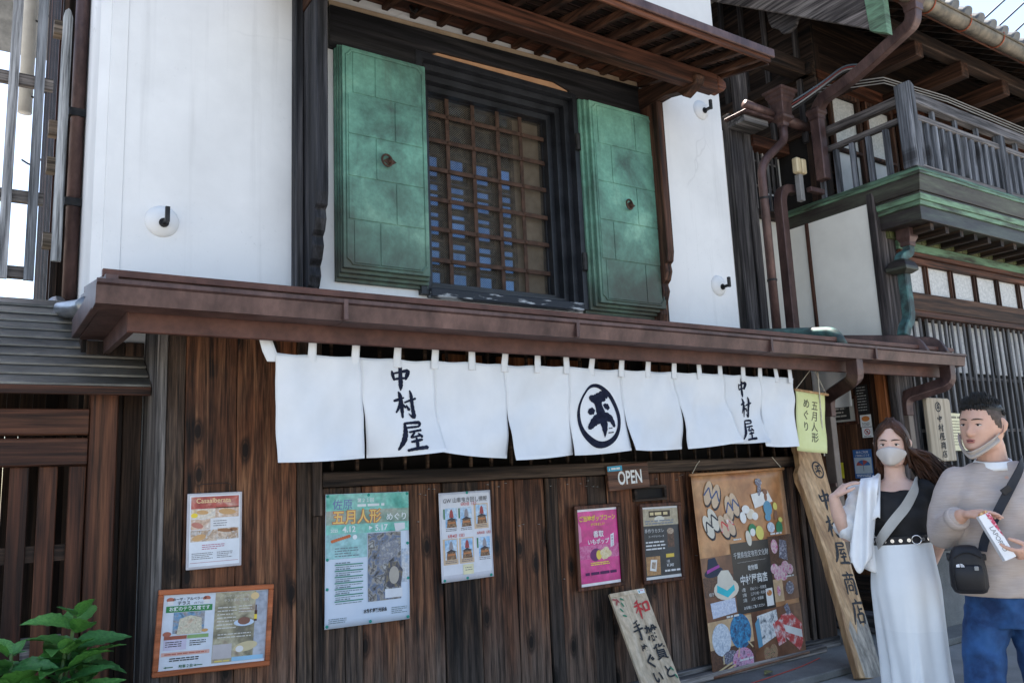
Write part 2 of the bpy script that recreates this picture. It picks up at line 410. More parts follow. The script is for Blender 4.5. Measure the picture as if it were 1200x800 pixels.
# ---------------------------------------------------------------- mesh helpers
class MB:
    def __init__(self):
        self.v, self.f, self.m = [], [], []

    def add(self, vs, fs, mi=0):
        o = len(self.v)
        self.v += [tuple(p) for p in vs]
        for f in fs:
            self.f.append(tuple(i + o for i in f))
            self.m.append(mi)
        return self

    def box(self, x0, x1, y0, y1, z0, z1, mi=0):
        return self.add([(x0, y0, z0), (x1, y0, z0), (x1, y1, z0), (x0, y1, z0), (x0, y0, z1), (x1, y0, z1), (x1, y1, z1), (x0, y1, z1)],
                        [(0, 3, 2, 1), (4, 5, 6, 7), (0, 1, 5, 4), (1, 2, 6, 5), (2, 3, 7, 6), (3, 0, 4, 7)], mi)

    def prism(self, pts, vec, mi=0):
        n = len(pts)
        vec = Vector(vec)
        a = [Vector(p) for p in pts]
        self.add(a + [p + vec for p in a], [tuple(range(n))[::-1], tuple(range(n, 2 * n))] + [(i, (i + 1) % n, n + (i + 1) % n, n + i) for i in range(n)], mi)
        return self

    def beam(self, p0, p1, w, h, up=(0, 0, 1), mi=0):
        p0, p1 = Vector(p0), Vector(p1)
        d = (p1 - p0).normalized()
        up = Vector(up)
        s = d.cross(up).normalized()
        u = s.cross(d).normalized()
        q = [s * w / 2 + u * h / 2, -s * w / 2 + u * h / 2, -s * w / 2 - u * h / 2, s * w / 2 - u * h / 2]
        self.add([p0 + k for k in q] + [p1 + k for k in q], [(0, 1, 2, 3), (7, 6, 5, 4), (0, 4, 5, 1), (1, 5, 6, 2), (2, 6, 7, 3), (3, 7, 4, 0)], mi)
        return self

    def tube(self, pts, r, n=10, mi=0, sq=None, cap=True):
        """Round tube through pts (r one number or one per point); sq=(w,h) gives a box section instead."""
        P = [Vector(p) for p in pts]
        rs = r if isinstance(r, (list, tuple)) else [r] * len(P)
        T = []
        for i in range(len(P)):
            if i == 0:
                d = P[1] - P[0]
            elif i == len(P) - 1:
                d = P[-1] - P[-2]
            else:
                d = (P[i + 1] - P[i]).normalized() + (P[i] - P[i - 1]).normalized()
            T.append(d.normalized())
        ref = Vector((0, 0, 1)) if abs(T[0].z) < 0.9 else Vector((1, 0, 0))
        s = T[0].cross(ref).normalized()
        rings = []
        for i in range(len(P)):
            s = (s - T[i] * s.dot(T[i])).normalized()
            u = s.cross(T[i])
            k = 1.0
            if 0 < i < len(P) - 1:
                c = (P[i + 1] - P[i]).normalized().dot((P[i] - P[i - 1]).normalized())
                k = 1.0 / max(0.5, math.sqrt((1 + max(-0.5, c)) / 2))
            if sq:
                ww, hh = sq[0] / 2 * rs[i] * k, sq[1] / 2 * rs[i] * k
                rings.append([P[i] + s * a * ww + u * b * hh for a, b in ((1, 1), (-1, 1), (-1, -1), (1, -1))])
            else:
                rings.append([P[i] + (s * math.cos(2 * math.pi * j / n) + u * math.sin(2 * math.pi * j / n)) * rs[i] for j in range(n)])
        nn = len(rings[0])
        fs = []
        for i in range(len(P) - 1):
            for j in range(nn):
                fs.append((i * nn + j, i * nn + (j + 1) % nn, (i + 1) * nn + (j + 1) % nn, (i + 1) * nn + j))
        if cap:
            fs.append(tuple(range(nn))[::-1])
            fs.append(tuple(range((len(P) - 1) * nn, len(P) * nn)))
        return self.add([p for r_ in rings for p in r_], fs, mi)

    def loft(self, rings, mi=0, cap=True):
        nn = len(rings[0])
        fs = []
        for i in range(len(rings) - 1):
            for j in range(nn):
                fs.append((i * nn + j, i * nn + (j + 1) % nn, (i + 1) * nn + (j + 1) % nn, (i + 1) * nn + j))
        if cap:
            fs.append(tuple(range(nn))[::-1])
            fs.append(tuple(range((len(rings) - 1) * nn, len(rings) * nn)))
        return self.add([p for r_ in rings for p in r_], fs, mi)

    def lathe(self, base, axis, prof, n=14, mi=0):
        base, ax = Vector(base), Vector(axis).normalized()
        ref = Vector((0, 0, 1)) if abs(ax.z) < 0.9 else Vector((1, 0, 0))
        s = ax.cross(ref).normalized()
        u = s.cross(ax)
        return self.loft([[base + ax * h + (s * math.cos(2 * math.pi * j / n) + u * math.sin(2 * math.pi * j / n)) * max(r, 1e-4) for j in range(n)] for h, r in prof], mi)

    def ball(self, c, r, nu=14, nv=9, mi=0):
        c = Vector(c)
        rx, ry, rz = r if isinstance(r, (tuple, list)) else (r, r, r)
        rings = []
        for i in range(nv + 1):
            a = math.pi * (0.02 + 0.96 * i / nv)
            rings.append([c + Vector((rx * math.sin(a) * math.cos(2 * math.pi * j / nu), ry * math.sin(a) * math.sin(2 * math.pi * j / nu), -rz * math.cos(a))) for j in range(nu)])
        return self.loft(rings, mi)

    def sheet(self, fn, nu, nv, mi=0, thick=0.0):
        """Grid surface fn(u,v) -> point, u,v in 0..1; with thick it becomes a closed slab along -Y side normals."""
        pts = [[Vector(fn(i / nu, j / nv)) for i in range(nu + 1)] for j in range(nv + 1)]
        vs = [p for row in pts for p in row]
        fs = [(j * (nu + 1) + i, j * (nu + 1) + i + 1, (j + 1) * (nu + 1) + i + 1, (j + 1) * (nu + 1) + i) for j in range(nv) for i in range(nu)]
        self.add(vs, fs, mi)
        return self

    def build(self, name, mats, parent=None, bevel=0.0, smooth=False, fix=True, seg=1, local=False, solid=0.0):
        if not isinstance(mats, (list, tuple)):
            mats = [mats]
        me = bpy.data.meshes.new(name)
        xs = [p[0] for p in self.v]
        ys = [p[1] for p in self.v]
        zs = [p[2] for p in self.v]
        o3 = Vector(((min(xs) + max(xs)) / 2, (min(ys) + max(ys)) / 2, min(zs)))
        me.from_pydata([(p[0] - o3.x, p[1] - o3.y, p[2] - o3.z) for p in self.v], [], self.f)
        for mt in mats:
            me.materials.append(mt)
        me.polygons.foreach_set('material_index', self.m)
        if fix:
            bm = bmesh.new()
            bm.from_mesh(me)
            bmesh.ops.recalc_face_normals(bm, faces=bm.faces[:])
            bm.to_mesh(me)
            bm.free()
        if smooth:
            me.polygons.foreach_set('use_smooth', [True] * len(me.polygons))
            if smooth != 'all':
                me.set_sharp_from_angle(angle=R(38))
        ob = bpy.data.objects.new(name, me)
        COL.objects.link(ob)
        ob.location = o3
        if parent is not None:
            ob.parent = parent
            if not local:
                pl = parent
                off = Vector((0, 0, 0))
                while pl is not None:
                    off += pl.location
                    pl = pl.parent
                ob.location = o3 - off
        if solid:
            sm = ob.modifiers.new('thickness', 'SOLIDIFY')
            sm.thickness = solid
            sm.offset = 0.0
        if bevel:
            bv = ob.modifiers.new('edge_wear', 'BEVEL')
            bv.width = bevel
            bv.segments = seg
            bv.limit_method = 'ANGLE'
        return ob


def tag(o, label=None, cat=None, group=None, kind=None):
    for k, v in (('label', label), ('category', cat), ('group', group), ('kind', kind)):
        if v:
            o[k] = v
    return o


def thing(name, label, cat, loc=(0, 0, 0), group=None, rotz=0.0):
    e = bpy.data.objects.new(name, None)
    COL.objects.link(e)
    e.location = loc
    e.rotation_euler = (0, 0, rotz)
    e.empty_display_size = 0.1
    return tag(e, label, cat, group)


def B(name, x0, x1, y0, y1, z0, z1, mt, parent=None, bevel=0.004):
    return MB().box(x0, x1, y0, y1, z0, z1).build(name, mt, parent, bevel)


def copy_at(ob, loc, parent=None, rot=None):
    """Another object with the same mesh data."""
    c = ob.copy()
    COL.objects.link(c)
    c.location = loc
    if rot is not None:
        c.rotation_euler = rot
    return c


# ---------------------------------------------------------------- flat print on boards and cloth
class Face:
    """A flat face in the world: u to the right and v downwards, in metres, from its upper left corner."""

    def __init__(self, o, r=(1, 0, 0), up=(0, 0, 1)):
        self.o, self.r = Vector(o), Vector(r).normalized()
        up = Vector(up)
        self.u = (up - self.r * up.dot(self.r)).normalized()
        self.n = self.r.cross(self.u).normalized()
        if False:
            self.n = -self.n

    def p(self, u, v, h=0.0):
        return self.o + self.r * u - self.u * v + self.n * h

    def board(self, mb, u0, v0, u1, v1, h0, h1, mi=0):
        q = [self.p(u0, v0, h0), self.p(u1, v0, h0), self.p(u1, v1, h0), self.p(u0, v1, h0)]
        return mb.prism(q, self.n * (h1 - h0), mi)

    def rect(self, mb, u0, v0, u1, v1, h, mi=0):
        mb.add([self.p(u0, v0, h), self.p(u0, v1, h), self.p(u1, v1, h), self.p(u1, v0, h)], [(0, 1, 2, 3)], mi)

    def poly(self, mb, pts, h, mi=0):
        mb.add([self.p(a, b, h) for a, b in pts], [tuple(range(len(pts)))], mi)

    def ell(self, mb, u, v, a, b, h, mi=0, rot=0.0, n=18):
        c, s = math.cos(rot), math.sin(rot)
        self.poly(mb, [(u + a * math.cos(t) * c - b * math.sin(t) * s, v + a * math.cos(t) * s + b * math.sin(t) * c) for t in [-2 * math.pi * k / n for k in range(n)]], h, mi)

    def ring(self, mb, u, v, a, b, w_, h, mi=0, n=28):
        for k in range(n):
            t0, t1 = 2 * math.pi * k / n, 2 * math.pi * (k + 1) / n
            q = [(a, b, t0), (a - w_, b - w_, t0), (a - w_, b - w_, t1), (a, b, t1)]
            mb.add([self.p(u + A * math.cos(t), v + B_ * math.sin(t), h) for A, B_, t in q], [(0, 1, 2, 3)], mi)

    def text(self, mb, body, u, v, size, h, mi=0, bold=0.0, align='L', sx=1.0, rot=0.0):
        vs, fs, w_, hh = glyphs(body, bold)
        k = size
        du = {'L': 0.0, 'C': -w_ * k * sx / 2, 'R': -w_ * k * sx}[align]
        c, s = math.cos(rot), math.sin(rot)
        pts = []
        for x, y in vs:
            a, b = du + x * k * sx, -y * k
            pts.append(self.p(u + a * c - b * s, v + a * s + b * c, h))
        mb.add(pts, fs, mi)

    def column(self, mb, body, u, v, size, h, mi=0, bold=0.0, step=1.02):
        for i, ch in enumerate(body):
            self.text(mb, ch, u, v + size * step * i + size * 0.88, size, h, mi, bold, 'C')

    def brush(self, mb, ch, u, v, sx, sy, h, mi=0, wk=1.0, fn=None):
        """A hand-brushed character inside the box u,v .. u+sx,v+sy."""
        for k, st in enumerate(BRUSH[ch]):
            ribbon(mb, st, u, v, sx, sy, wk, (fn or self.p), h + 0.00025 * k, mi)

    def lines(self, mb, u0, v0, u1, n, step, thick, h, mi=0, rg=None):
        """Rows of print too small to read."""
        rg = rg or rnd
        for i in range(n):
            u = u0
            end = u1 - (u1 - u0) * (0.35 * rg.random() if i % 3 == 2 else 0.05 * rg.random())
            while u < end:
                L = min(end - u, thick * rg.uniform(1.5, 6))
                self.rect(mb, u, v0 + i * step, u + L, v0 + i * step + thick, h, mi)
                u += L + thick * rg.uniform(0.3, 1.0)


_GL = {}


def glyphs(body, bold=0.0):
    key = (body, bold)
    if key not in _GL:
        cu = bpy.data.curves.new('type', 'FONT')
        cu.body = body
        cu.resolution_u = 3
        cu.offset = bold
        cu.fill_mode = 'FRONT'
        ob = bpy.data.objects.new('type', cu)
        COL.objects.link(ob)
        dg = bpy.context.evaluated_depsgraph_get()
        dg.update()
        me = bpy.data.meshes.new_from_object(ob.evaluated_get(dg))
        vs = [(p.co.x, p.co.y) for p in me.vertices]
        fs = [tuple(p.vertices) for p in me.polygons]
        bpy.data.objects.remove(ob)
        bpy.data.curves.remove(cu)
        bpy.data.meshes.remove(me)
        xs = [a for a, _ in vs] or [0, 1]
        x0 = min(xs)
        vs = [(a - x0, b) for a, b in vs]
        _GL[key] = (vs, fs, max(xs) - x0, 1.0)
    return _GL[key]


def ribbon(mb, st, u, v, sx, sy, wk, fn, h, mi):
    P = []
    for i in range(len(st) - 1):
        p0, p1, p2, p3 = st[max(0, i - 1)], st[i], st[i + 1], st[min(len(st) - 1, i + 2)]
        for k in range(6):
            t = k / 6
            P.append([0.5 * (2 * b + (c - a) * t + (2 * a - 5 * b + 4 * c - d) * t * t + (3 * b - a - 3 * c + d) * t ** 3) for a, b, c, d in zip(p0, p1, p2, p3)])
    P.append(list(st[-1]))
    sz = (sx + sy) / 2
    Q = [(u + a * sx, v + b * sy, max(0.006, w_) * wk * sz) for a, b, w_ in P]
    left, right = [], []
    for i, (a, b, w_) in enumerate(Q):
        a0, b0, _ = Q[max(0, i - 1)]
        a1, b1, _ = Q[min(len(Q) - 1, i + 1)]
        dx, dy = a1 - a0, b1 - b0
        L = math.hypot(dx, dy) or 1.0
        nx, ny = -dy / L, dx / L
        e = w_ / 2 * (1 + 0.10 * math.sin(i * 2.3 + u * 71))
        left.append((a + nx * e, b + ny * e))
        right.append((a - nx * e, b - ny * e))
    # rounded heads
    def head(i, sgn):
        a, b, w_ = Q[i]
        a0, b0, _ = Q[1 if i == 0 else -2]
        d = Vector((a - a0, b - b0, 0))
        d = d.normalized() * w_ * 0.38 if d.length else Vector((0, 0, 0))
        return (a + d.x, b + d.y)
    vs = [fn(*head(0, 1), h)]
    for l_, r_ in zip(left, right):
        vs += [fn(l_[0], l_[1], h), fn((l_[0] + r_[0]) / 2, (l_[1] + r_[1]) / 2, h), fn(r_[0], r_[1], h)]
    vs.append(fn(*head(-1, 1), h))
    n = len(left)
    fs = [(0, 1, 2), (0, 2, 3)]
    for i in range(n - 1):
        k = 1 + 3 * i
        fs += [(k, k + 3, k + 4, k + 1), (k + 1, k + 4, k + 5, k + 2)]
    k = 1 + 3 * (n - 1)
    fs += [(k, k + 3, k + 1), (k + 1, k + 3, k + 2)]
    mb.add(vs, fs, mi)


BRUSH = {
    '中': [[(.10, .28, .07), (.15, .42, .13), (.22, .60, .08)], [(.14, .38, .06), (.5, .29, .07), (.84, .20, .12), (.86, .30, .14), (.74, .54, .08)],
          [(.22, .58, .07), (.5, .53, .08), (.78, .48, .06)], [(.46, .0, .05), (.52, .10, .13), (.53, .5, .14), (.51, .82, .13), (.49, 1.0, .02)]],
    '村': [[(.03, .34, .08), (.25, .28, .09), (.46, .21, .05)], [(.26, .0, .06), (.31, .15, .13), (.30, .6, .14), (.27, .97, .07)],
          [(.28, .36, .07), (.18, .58, .09), (.02, .78, .05)], [(.34, .42, .05), (.47, .58, .09)], [(.46, .40, .05), (.7, .31, .07), (1.0, .22, .08)],
          [(.74, -.08, .05), (.80, .15, .12), (.81, .6, .13), (.80, .90, .15), (.70, .92, .09), (.58, .80, .02)], [(.53, .50, .05), (.62, .66, .12)]],
    '屋': [[(.30, .05, .07), (.55, .03, .08), (.88, .03, .11), (.86, .15, .07)], [(.30, .20, .05), (.55, .18, .07), (.84, .16, .06)],
          [(.30, .05, .08), (.28, .32, .14), (.18, .62, .15), (-.04, .92, .06)], [(.42, .35, .06), (.62, .32, .07), (.90, .29, .07)],
          [(.62, .36, .06), (.52, .46, .07), (.46, .53, .06), (.66, .50, .06), (.86, .47, .07)], [(.76, .40, .05), (.90, .52, .10)],
          [(.44, .68, .06), (.65, .65, .09), (.88, .62, .07)], [(.65, .55, .06), (.66, .75, .11), (.64, .9, .08)], [(.28, .96, .08), (.6, .92, .10), (1.02, .90, .12)]],
    '商': [[(.46, .0, .05), (.54, .1, .11)], [(.08, .19, .08), (.5, .15, .08), (.94, .13, .10)], [(.34, .2, .06), (.40, .3, .08)], [(.66, .18, .07), (.58, .31, .05)],
          [(.14, .38, .07), (.17, .65, .11), (.14, 1.0, .06)], [(.15, .37, .06), (.5, .35, .07), (.86, .32, .10), (.87, .65, .11), (.85, .95, .12), (.72, .92, .03)],
          [(.42, .42, .05), (.34, .53, .07)], [(.60, .42, .05), (.69, .51, .07)], [(.36, .62, .06), (.37, .84, .07)], [(.36, .62, .05), (.66, .60, .07), (.64, .84, .06)], [(.36, .83, .05), (.64, .81, .06)]],
    '店': [[(.48, .0, .05), (.56, .10, .12)], [(.2, .19, .07), (.55, .15, .08), (.97, .12, .11)], [(.25, .19, .08), (.22, .5, .12), (.0, 1.0, .04)],
          [(.58, .24, .06), (.59, .56, .09)], [(.60, .40, .06), (.87, .36, .08)], [(.4, .60, .07), (.43, .94, .10)], [(.4, .61, .06), (.84, .56, .10), (.8, .92, .09)], [(.42, .90, .06), (.8, .87, .07)]],
    '平': [[(.16, .12, .13), (.44, .16, .26), (.80, .05, .26), (.86, .09, .14)], [(.48, .14, .26), (.54, .5, .26), (.57, .82, .18), (.59, 1.02, .03)],
          [(.10, .44, .16), (.26, .42, .19)], [(.74, .30, .14), (.86, .33, .19)], [(.05, .80, .12), (.26, .66, .22), (.56, .56, .26), (.84, .60, .22), (.97, .78, .10)]],
    '和': [[(.36, .0, .06), (.12, .16, .09)], [(.0, .32, .09), (.25, .27, .11), (.52, .20, .07)], [(.27, .08, .08), (.29, .5, .16), (.25, 1.0, .06)],
          [(.27, .36, .08), (.0, .66, .06)], [(.32, .40, .07), (.50, .54, .12)], [(.60, .22, .09), (.64, .64, .13)], [(.60, .23, .08), (.97, .17, .14), (.92, .60, .13)], [(.64, .62, .10), (.92, .58, .10)]],
    '手': [[(.72, .0, .07), (.25, .13, .08)], [(.16, .31, .08), (.82, .22, .11)], [(.0, .52, .09), (.98, .42, .13)], [(.50, .08, .08), (.57, .5, .16), (.52, .96, .14), (.34, .86, .03)]],
}

# ================================================================ THE SETTING: ground
g = MB()
gx = [-60, -20, -6, -2, 2, 6, 10, 20, 80]
gy = [-60, -20, -8, -4, -0.5, 2, 10, 60]
g.v = [(x, y, -0.06) for y in gy for x in gx]
g.f = [(j * len(gx) + i, j * len(gx) + i + 1, (j + 1) * len(gx) + i + 1, (j + 1) * len(gx) + i) for j in range(len(gy) - 1) for i in range(len(gx) - 1)]
g.m = [0] * len(g.f)
tag(g.build('road', ASPHALT), kind='structure')
pv = B('pavement', -3.0, 14.2, -0.52, 1.2, -0.058, -0.003, CONCRETE, None, 0.008)
tag(pv, kind='structure')

# ================================================================ STOREHOUSE (white plaster upper storey)
KY = 0.40
store = thing('storehouse', 'white plastered storehouse with green copper window shutters above the shop eave', 'building', (3.13, 0.4, 0))
wl = MB()
X0, X1, OX0, OX1, OZ0, OZ1 = 0.485, 5.77, 2.555, 3.935, 2.80, 4.53
ch = 0.05
wl.prism([(X0 + ch, KY, 0), (OX0, KY, 0), (OX0, 0.72, 0), (X0, 0.72, 0), (X0, KY + ch, 0)], (0, 0, 7.2))
wl.box(OX1, X1, KY, 0.72, 0, 7.2)
wl.box(OX0, OX1, KY, 0.72, 0, OZ0)
wl.box(OX0, OX1, KY, 0.72, OZ1, 7.2)
wl.box(X0, X1, 0.72, 6.2, 0, 7.2)
wl.build('plaster_wall', MATS['plaster'], store)
# raised corner margin of the plaster
cm = MB()
cm.box(X0 + 0.055, X0 + 0.145, KY - 0.006, KY, 2.3, 7.2)
cm.build('corner_margin', MATS['plaster'], store, 0.004)
# plaster bosses with iron hooks
for (bx_, bz) in ((0.845, 3.06), (5.535, 3.12), (5.50, 4.80)):
    bo = MB()
    bo.lathe((bx_, KY + 0.005, bz), (0, -1, 0), [(0, 0.098), (0.012, 0.092), (0.03, 0.075), (0.045, 0.047), (0.052, 0.012)], 22)
    bo = bo.build('plaster_boss', MATS['plaster'], store, smooth='all')
    hk = MB()
    hk.tube([(bx_ + 0.005, KY - 0.04, bz - 0.02), (bx_ + 0.008, KY - 0.13, bz - 0.02)], 1, sq=(0.022, 0.022))
    hk.tube([(bx_ + 0.008, KY - 0.118, bz - 0.035), (bx_ + 0.008, KY - 0.118, bz + 0.055)], 1, sq=(0.022, 0.024))
    hk.lathe((bx_ + 0.003, KY - 0.045, bz - 0.02), (0, -1, 0), [(0, 0.028), (0.006, 0.028)], 12)
    o = MB()
    o.v, o.f, o.m = hk.v, hk.f, hk.m
    ho = o.build('iron_hook', IRON, bo)
# black stepped frame of the window opening
win = MB()
for k in range(5):
    a0, a1 = -0.045 + 0.047 * k, -0.045 + 0.047 * (k + 1)
    if k == 4:
        a1 = a0 + 0.006
    y0 = KY - 0.05 + 0.062 * k
    x0, x1, z0, z1 = OX0 + a0, OX1 - a0, OZ0 + a0 * 0.75, OZ1 - a0 * 1.0
    u0, u1, v0, v1 = OX0 + a1, OX1 - a1, OZ0 + a1 * 0.75, OZ1 - a1 * 1.0
    win.box(x0, u0, y0, 0.70, z0, z1)
    win.box(u1, x1, y0, 0.70, z0, z1)
    win.box(u0, u1, y0, 0.70, v1, z1)
    win.box(u0, u1, y0, 0.70, z0, v0)
wf = win.build('window_frame', BLACKL, store, 0.005)
ix0, ix1, iz0, iz1 = OX0 + 0.143, OX1 - 0.143, OZ0 + 0.107, OZ1 - 0.143
sill = MB().box(OX0 + 0.02, OX1 - 0.02, KY - 0.075, KY + 0.1, OZ0 - 0.05, OZ0 + 0.012).build('window_sill', surf('flaking_paint', (0.02, 0.024, 0.032), (0.45, 0.46, 0.47), 9.0, 0.7, stops=(0.55, 0.62), stretch=(0.5, 1, 3)), wf, 0.006)
# glazing behind the grille, pane rows set to break up the sky reflection
gl = glass('window_glass', (0.012, 0.016, 0.02), 0.04)
gl.node_tree.nodes['Principled BSDF'].inputs['IOR'].default_value = 2.1
gl.node_tree.nodes['Principled BSDF'].inputs['Specular Tint'].default_value = (0.32, 0.62, 1.0, 1.0)  # blue put into the glass to colour its sky reflection
wdt = ix1 - ix0
pcol = [(0.0, 0.155), (0.20, 0.365), (0.41, 0.575), (0.62, 0.735)]
prow = [0.0, 0.085, 0.20, 0.245, 0.36, 0.40, 0.50, 0.55, 0.62, 0.70, 0.78, 0.89, 1.0]
mun = MB()
for i, (c0, c1) in enumerate(pcol):
    for j in range(len(prow) - 1):
        zb, zt = iz0 + (iz1 - iz0) * prow[j], iz0 + (iz1 - iz0) * prow[j + 1]
        MB().box(ix0 + wdt * c0 + 0.004, ix0 + wdt * c1 - 0.004, 0.672, 0.678, zb + 0.010, zt - 0.010).build('window_pane', gl, wf)
        mun.box(ix0 + wdt * c0, ix0 + wdt * c1, 0.657, 0.69, zb - 0.0095, zb + 0.0095)
    nx = pcol[i + 1][0] if i < 3 else 0.76
    mun.box(ix0 + wdt * c1, ix0 + wdt * nx, 0.655, 0.69, iz0, iz1)
mun.build('muntin', W_DARKX, wf)
MB().box(ix0 + wdt * 0.76, ix1, 0.66, 0.69, iz0, iz1).build('inner_screen', surf('tan_screen', (0.10, 0.075, 0.05), (0.17, 0.13, 0.09), 5.0, 0.8), wf)  # plain tan sheet filling the last column
# wire mesh: thin crossing wires
wm = MB()
wd, ht = ix1 - ix0, iz1 - iz0
sp = 0.018
k = -int(ht / sp) - 1
while k * sp < wd:
    for sgn in (1, -1):
        # line x = k*sp + t, z = t (or mirrored)
        t0, t1 = max(0.0, -k * sp), min(ht, wd - k * sp)
        if t1 > t0 + 0.004:
            a = (k * sp + t0, t0)
            b = (k * sp + t1, t1)
            if sgn < 0:
                a, b = (wd - a[0], a[1]), (wd - b[0], b[1])
            yy = 0.625 + 0.001 * sgn
            dx = 0.0016
            wm.add([(ix0 + a[0] - dx, yy, iz0 + a[1]), (ix0 + a[0] + dx, yy, iz0 + a[1]), (ix0 + b[0] + dx, yy, iz0 + b[1]), (ix0 + b[0] - dx, yy, iz0 + b[1])], [(0, 1, 2, 3)])
    k += 1
tag(wm.build('wire_mesh', WIRE, wf, fix=False), kind='stuff')
# iron grille bars with rivets
cols = [ix0 + wd * t for t in (0.175, 0.385, 0.595, 0.795)]
rows = [iz0 + ht * t for t in (0.125, 0.285, 0.44, 0.60, 0.755, 0.895)]
p = None
for x in cols:
    if p is None:
        p = MB().box(x - 0.017, x + 0.017, 0.592, 0.602, iz0, iz1).build('grille_bar', RUST, wf, 0.002)
        px_ = p.location.copy()
        x_first = x
    else:
        copy_at(p, px_ + Vector((x - x_first, 0, 0)))
p = None
for z in rows:
    if p is None:
        p = MB().box(ix0, ix1, 0.580, 0.5915, z - 0.017, z + 0.017).build('grille_bar', RUST, wf, 0.002)
        pz_ = p.location.copy()
        z_first = z
    else:
        copy_at(p, pz_ + Vector((0, 0, z - z_first)))
rv = None
for x in cols:
    for z in rows:
        if rv is None:
            rv = MB().lathe((x, 0.581, z), (0, -1, 0), [(0, 0.016), (0.006, 0.013), (0.010, 0.004)], 8).build('rivet', RUST, wf)
            rb, r0 = rv.location.copy(), (x, z)
        else:
            copy_at(rv, rb + Vector((x - r0[0], 0, z - r0[1])))

# black board above the window, with the arched cut, and the stucco strips
bb = MB()
pts = [(1.865, 4.43), (2.56, 4.46), (2.58, 4.55), (2.70, 4.612), (3.76, 4.638), (3.90, 4.60), (3.94, 4.53), (4.69, 4.50), (4.69, 4.815), (1.865, 4.735)]
bb.prism([(a, 0.355, b) for a, b in pts], (0, 0.043, 0))
bb.build('head_board', W_BLACKX, store)
MB().box(2.60, 3.92, 0.376, 0.398, 4.577, 4.65).build('stucco_strip', TAN, store)
MB().prism([(1.865, 0.378, 4.736), (4.69, 0.378, 4.816), (4.69, 0.378, 4.87), (1.865, 0.378, 4.785)], (0, 0.02, 0)).build('stucco_strip', CREAM, store)

# shutters of stepped copper
def shutter(x0, x1, z0, z1, cols_split, seed, il=0.024, ir=0.024, th=0.036):
    e = MB()
    for k in range(4):
        i = 0.024 * k
        e.box(x0 + il * k, x1 - ir * k, KY - th * (k + 1), KY - th * k, z0 + i, z1 - i * 0.6)
    sh = e.build('shutter', MATS['patina'], store, 0.006, seg=2)
    yf = KY - th * 4
    i = 0.072
    a0, a1, b0, b1 = x0 + il * 3, x1 - ir * 3, z0 + i, z1 - i * 0.6
    # raised rim with notched corners
    rim = MB()
    n = 0.035
    o_ = 0.028
    inn = [(a0 + o_, b0 + o_ + n), (a0 + o_ + n * 0.4, b0 + o_ + n * 0.8), (a0 + o_ + n, b0 + o_), (a1 - o_ - n, b0 + o_), (a1 - o_ - n * 0.4, b0 + o_ + n * 0.8), (a1 - o_, b0 + o_ + n),
           (a1 - o_, b1 - o_ - n), (a1 - o_ - n * 0.4, b1 - o_ - n * 0.8), (a1 - o_ - n, b1 - o_), (a0 + o_ + n, b1 - o_), (a0 + o_ + n * 0.4, b1 - o_ - n * 0.8), (a0 + o_, b1 - o_ - n)]
    rim.tube([(x, yf - 0.002, z) for x, z in inn + [inn[0]]], 0.008, 8)
    rim.build('rim', MATS['patina'], sh, smooth=True)
    # sheets of copper with lapped joints, one by one
    rr = random.Random(seed)
    h = (b1 - b0 - 2 * o_ - 0.012) / 5
    for r_ in range(5):
        c = cols_split[r_]
        xs = a0 + o_ + 0.008, a0 + o_ + 0.008 + (a1 - a0 - 2 * o_ - 0.016) * c, a1 - o_ - 0.008
        for q in range(2):
            d = 0.003 + rr.uniform(0, 0.0012)
            zb = b0 + o_ + 0.006 + h * r_
            ins = n if r_ in (0, 4) else 0
            xa = xs[q] + 0.0032 + (ins if q == 0 else 0)
            xb = xs[q + 1] - 0.0032 - (ins if q == 1 else 0)
            MB().box(xa, xb, yf - d - 0.002, yf + 0.002, zb + 0.003, zb + h - 0.003).build('copper_sheet', MATS['patina'], sh, 0.0025)
    # ring handle on a diamond plate
    cx_, cz = (a0 + a1) / 2 + 0.02, (b0 + b1) / 2
    hd = MB()
    hd.prism([(cx_ - 0.05, yf - 0.006, cz), (cx_, yf - 0.006, cz - 0.032), (cx_ + 0.05, yf - 0.006, cz), (cx_, yf - 0.006, cz + 0.032)], (0, -0.005, 0))
    hd.lathe((cx_, yf - 0.006, cz), (0, -1, 0), [(0, 0.02), (0.02, 0.014), (0.03, 0.006)], 10)
    hd.tube([(cx_ - 0.03 + 0.04 * math.cos(t), yf - 0.03 + 0.008 * math.cos(t), cz - 0.004 + 0.04 * math.sin(t)) for t in [2 * math.pi * k / 16 for k in range(17)]], 0.0075, 6)
    hd.build('ring_handle', RUST, sh, smooth=True)
    return sh


sL = shutter(1.90, 2.575, 2.80, 4.46, (0.4, 0.62, 0.36, 0.62, 0.36), 3, 0.006, 0.010, 0.030)
sR = shutter(3.955, 4.80, 2.74, 4.545, (0.72, 0.22, 0.66, 0.26, 0.70), 5)
sL['label'] = 'green copper shutter with bright verdigris left of the barred window'
sR['label'] = 'green copper shutter browned at its foot right of the barred window'
for x_, zz in ((OX0 - 0.02, 3.2), (OX0 - 0.02, 4.1), (OX1 + 0.015, 3.15), (OX1 + 0.015, 4.15)):
    MB().tube([(x_, 0.335, zz - 0.07), (x_, 0.335, zz + 0.07)], 0.022, 10).build('hinge', IRON, store)

# hood over the window
hood = bpy.data.objects.new('window_hood', None)
COL.objects.link(hood)
hood.parent = store
hood.location = Vector((3.27, 0.4, 4.6)) - store.location


def hz(y):      # underside of the rafters
    return 4.715 + 0.2 * (y + 0.23)


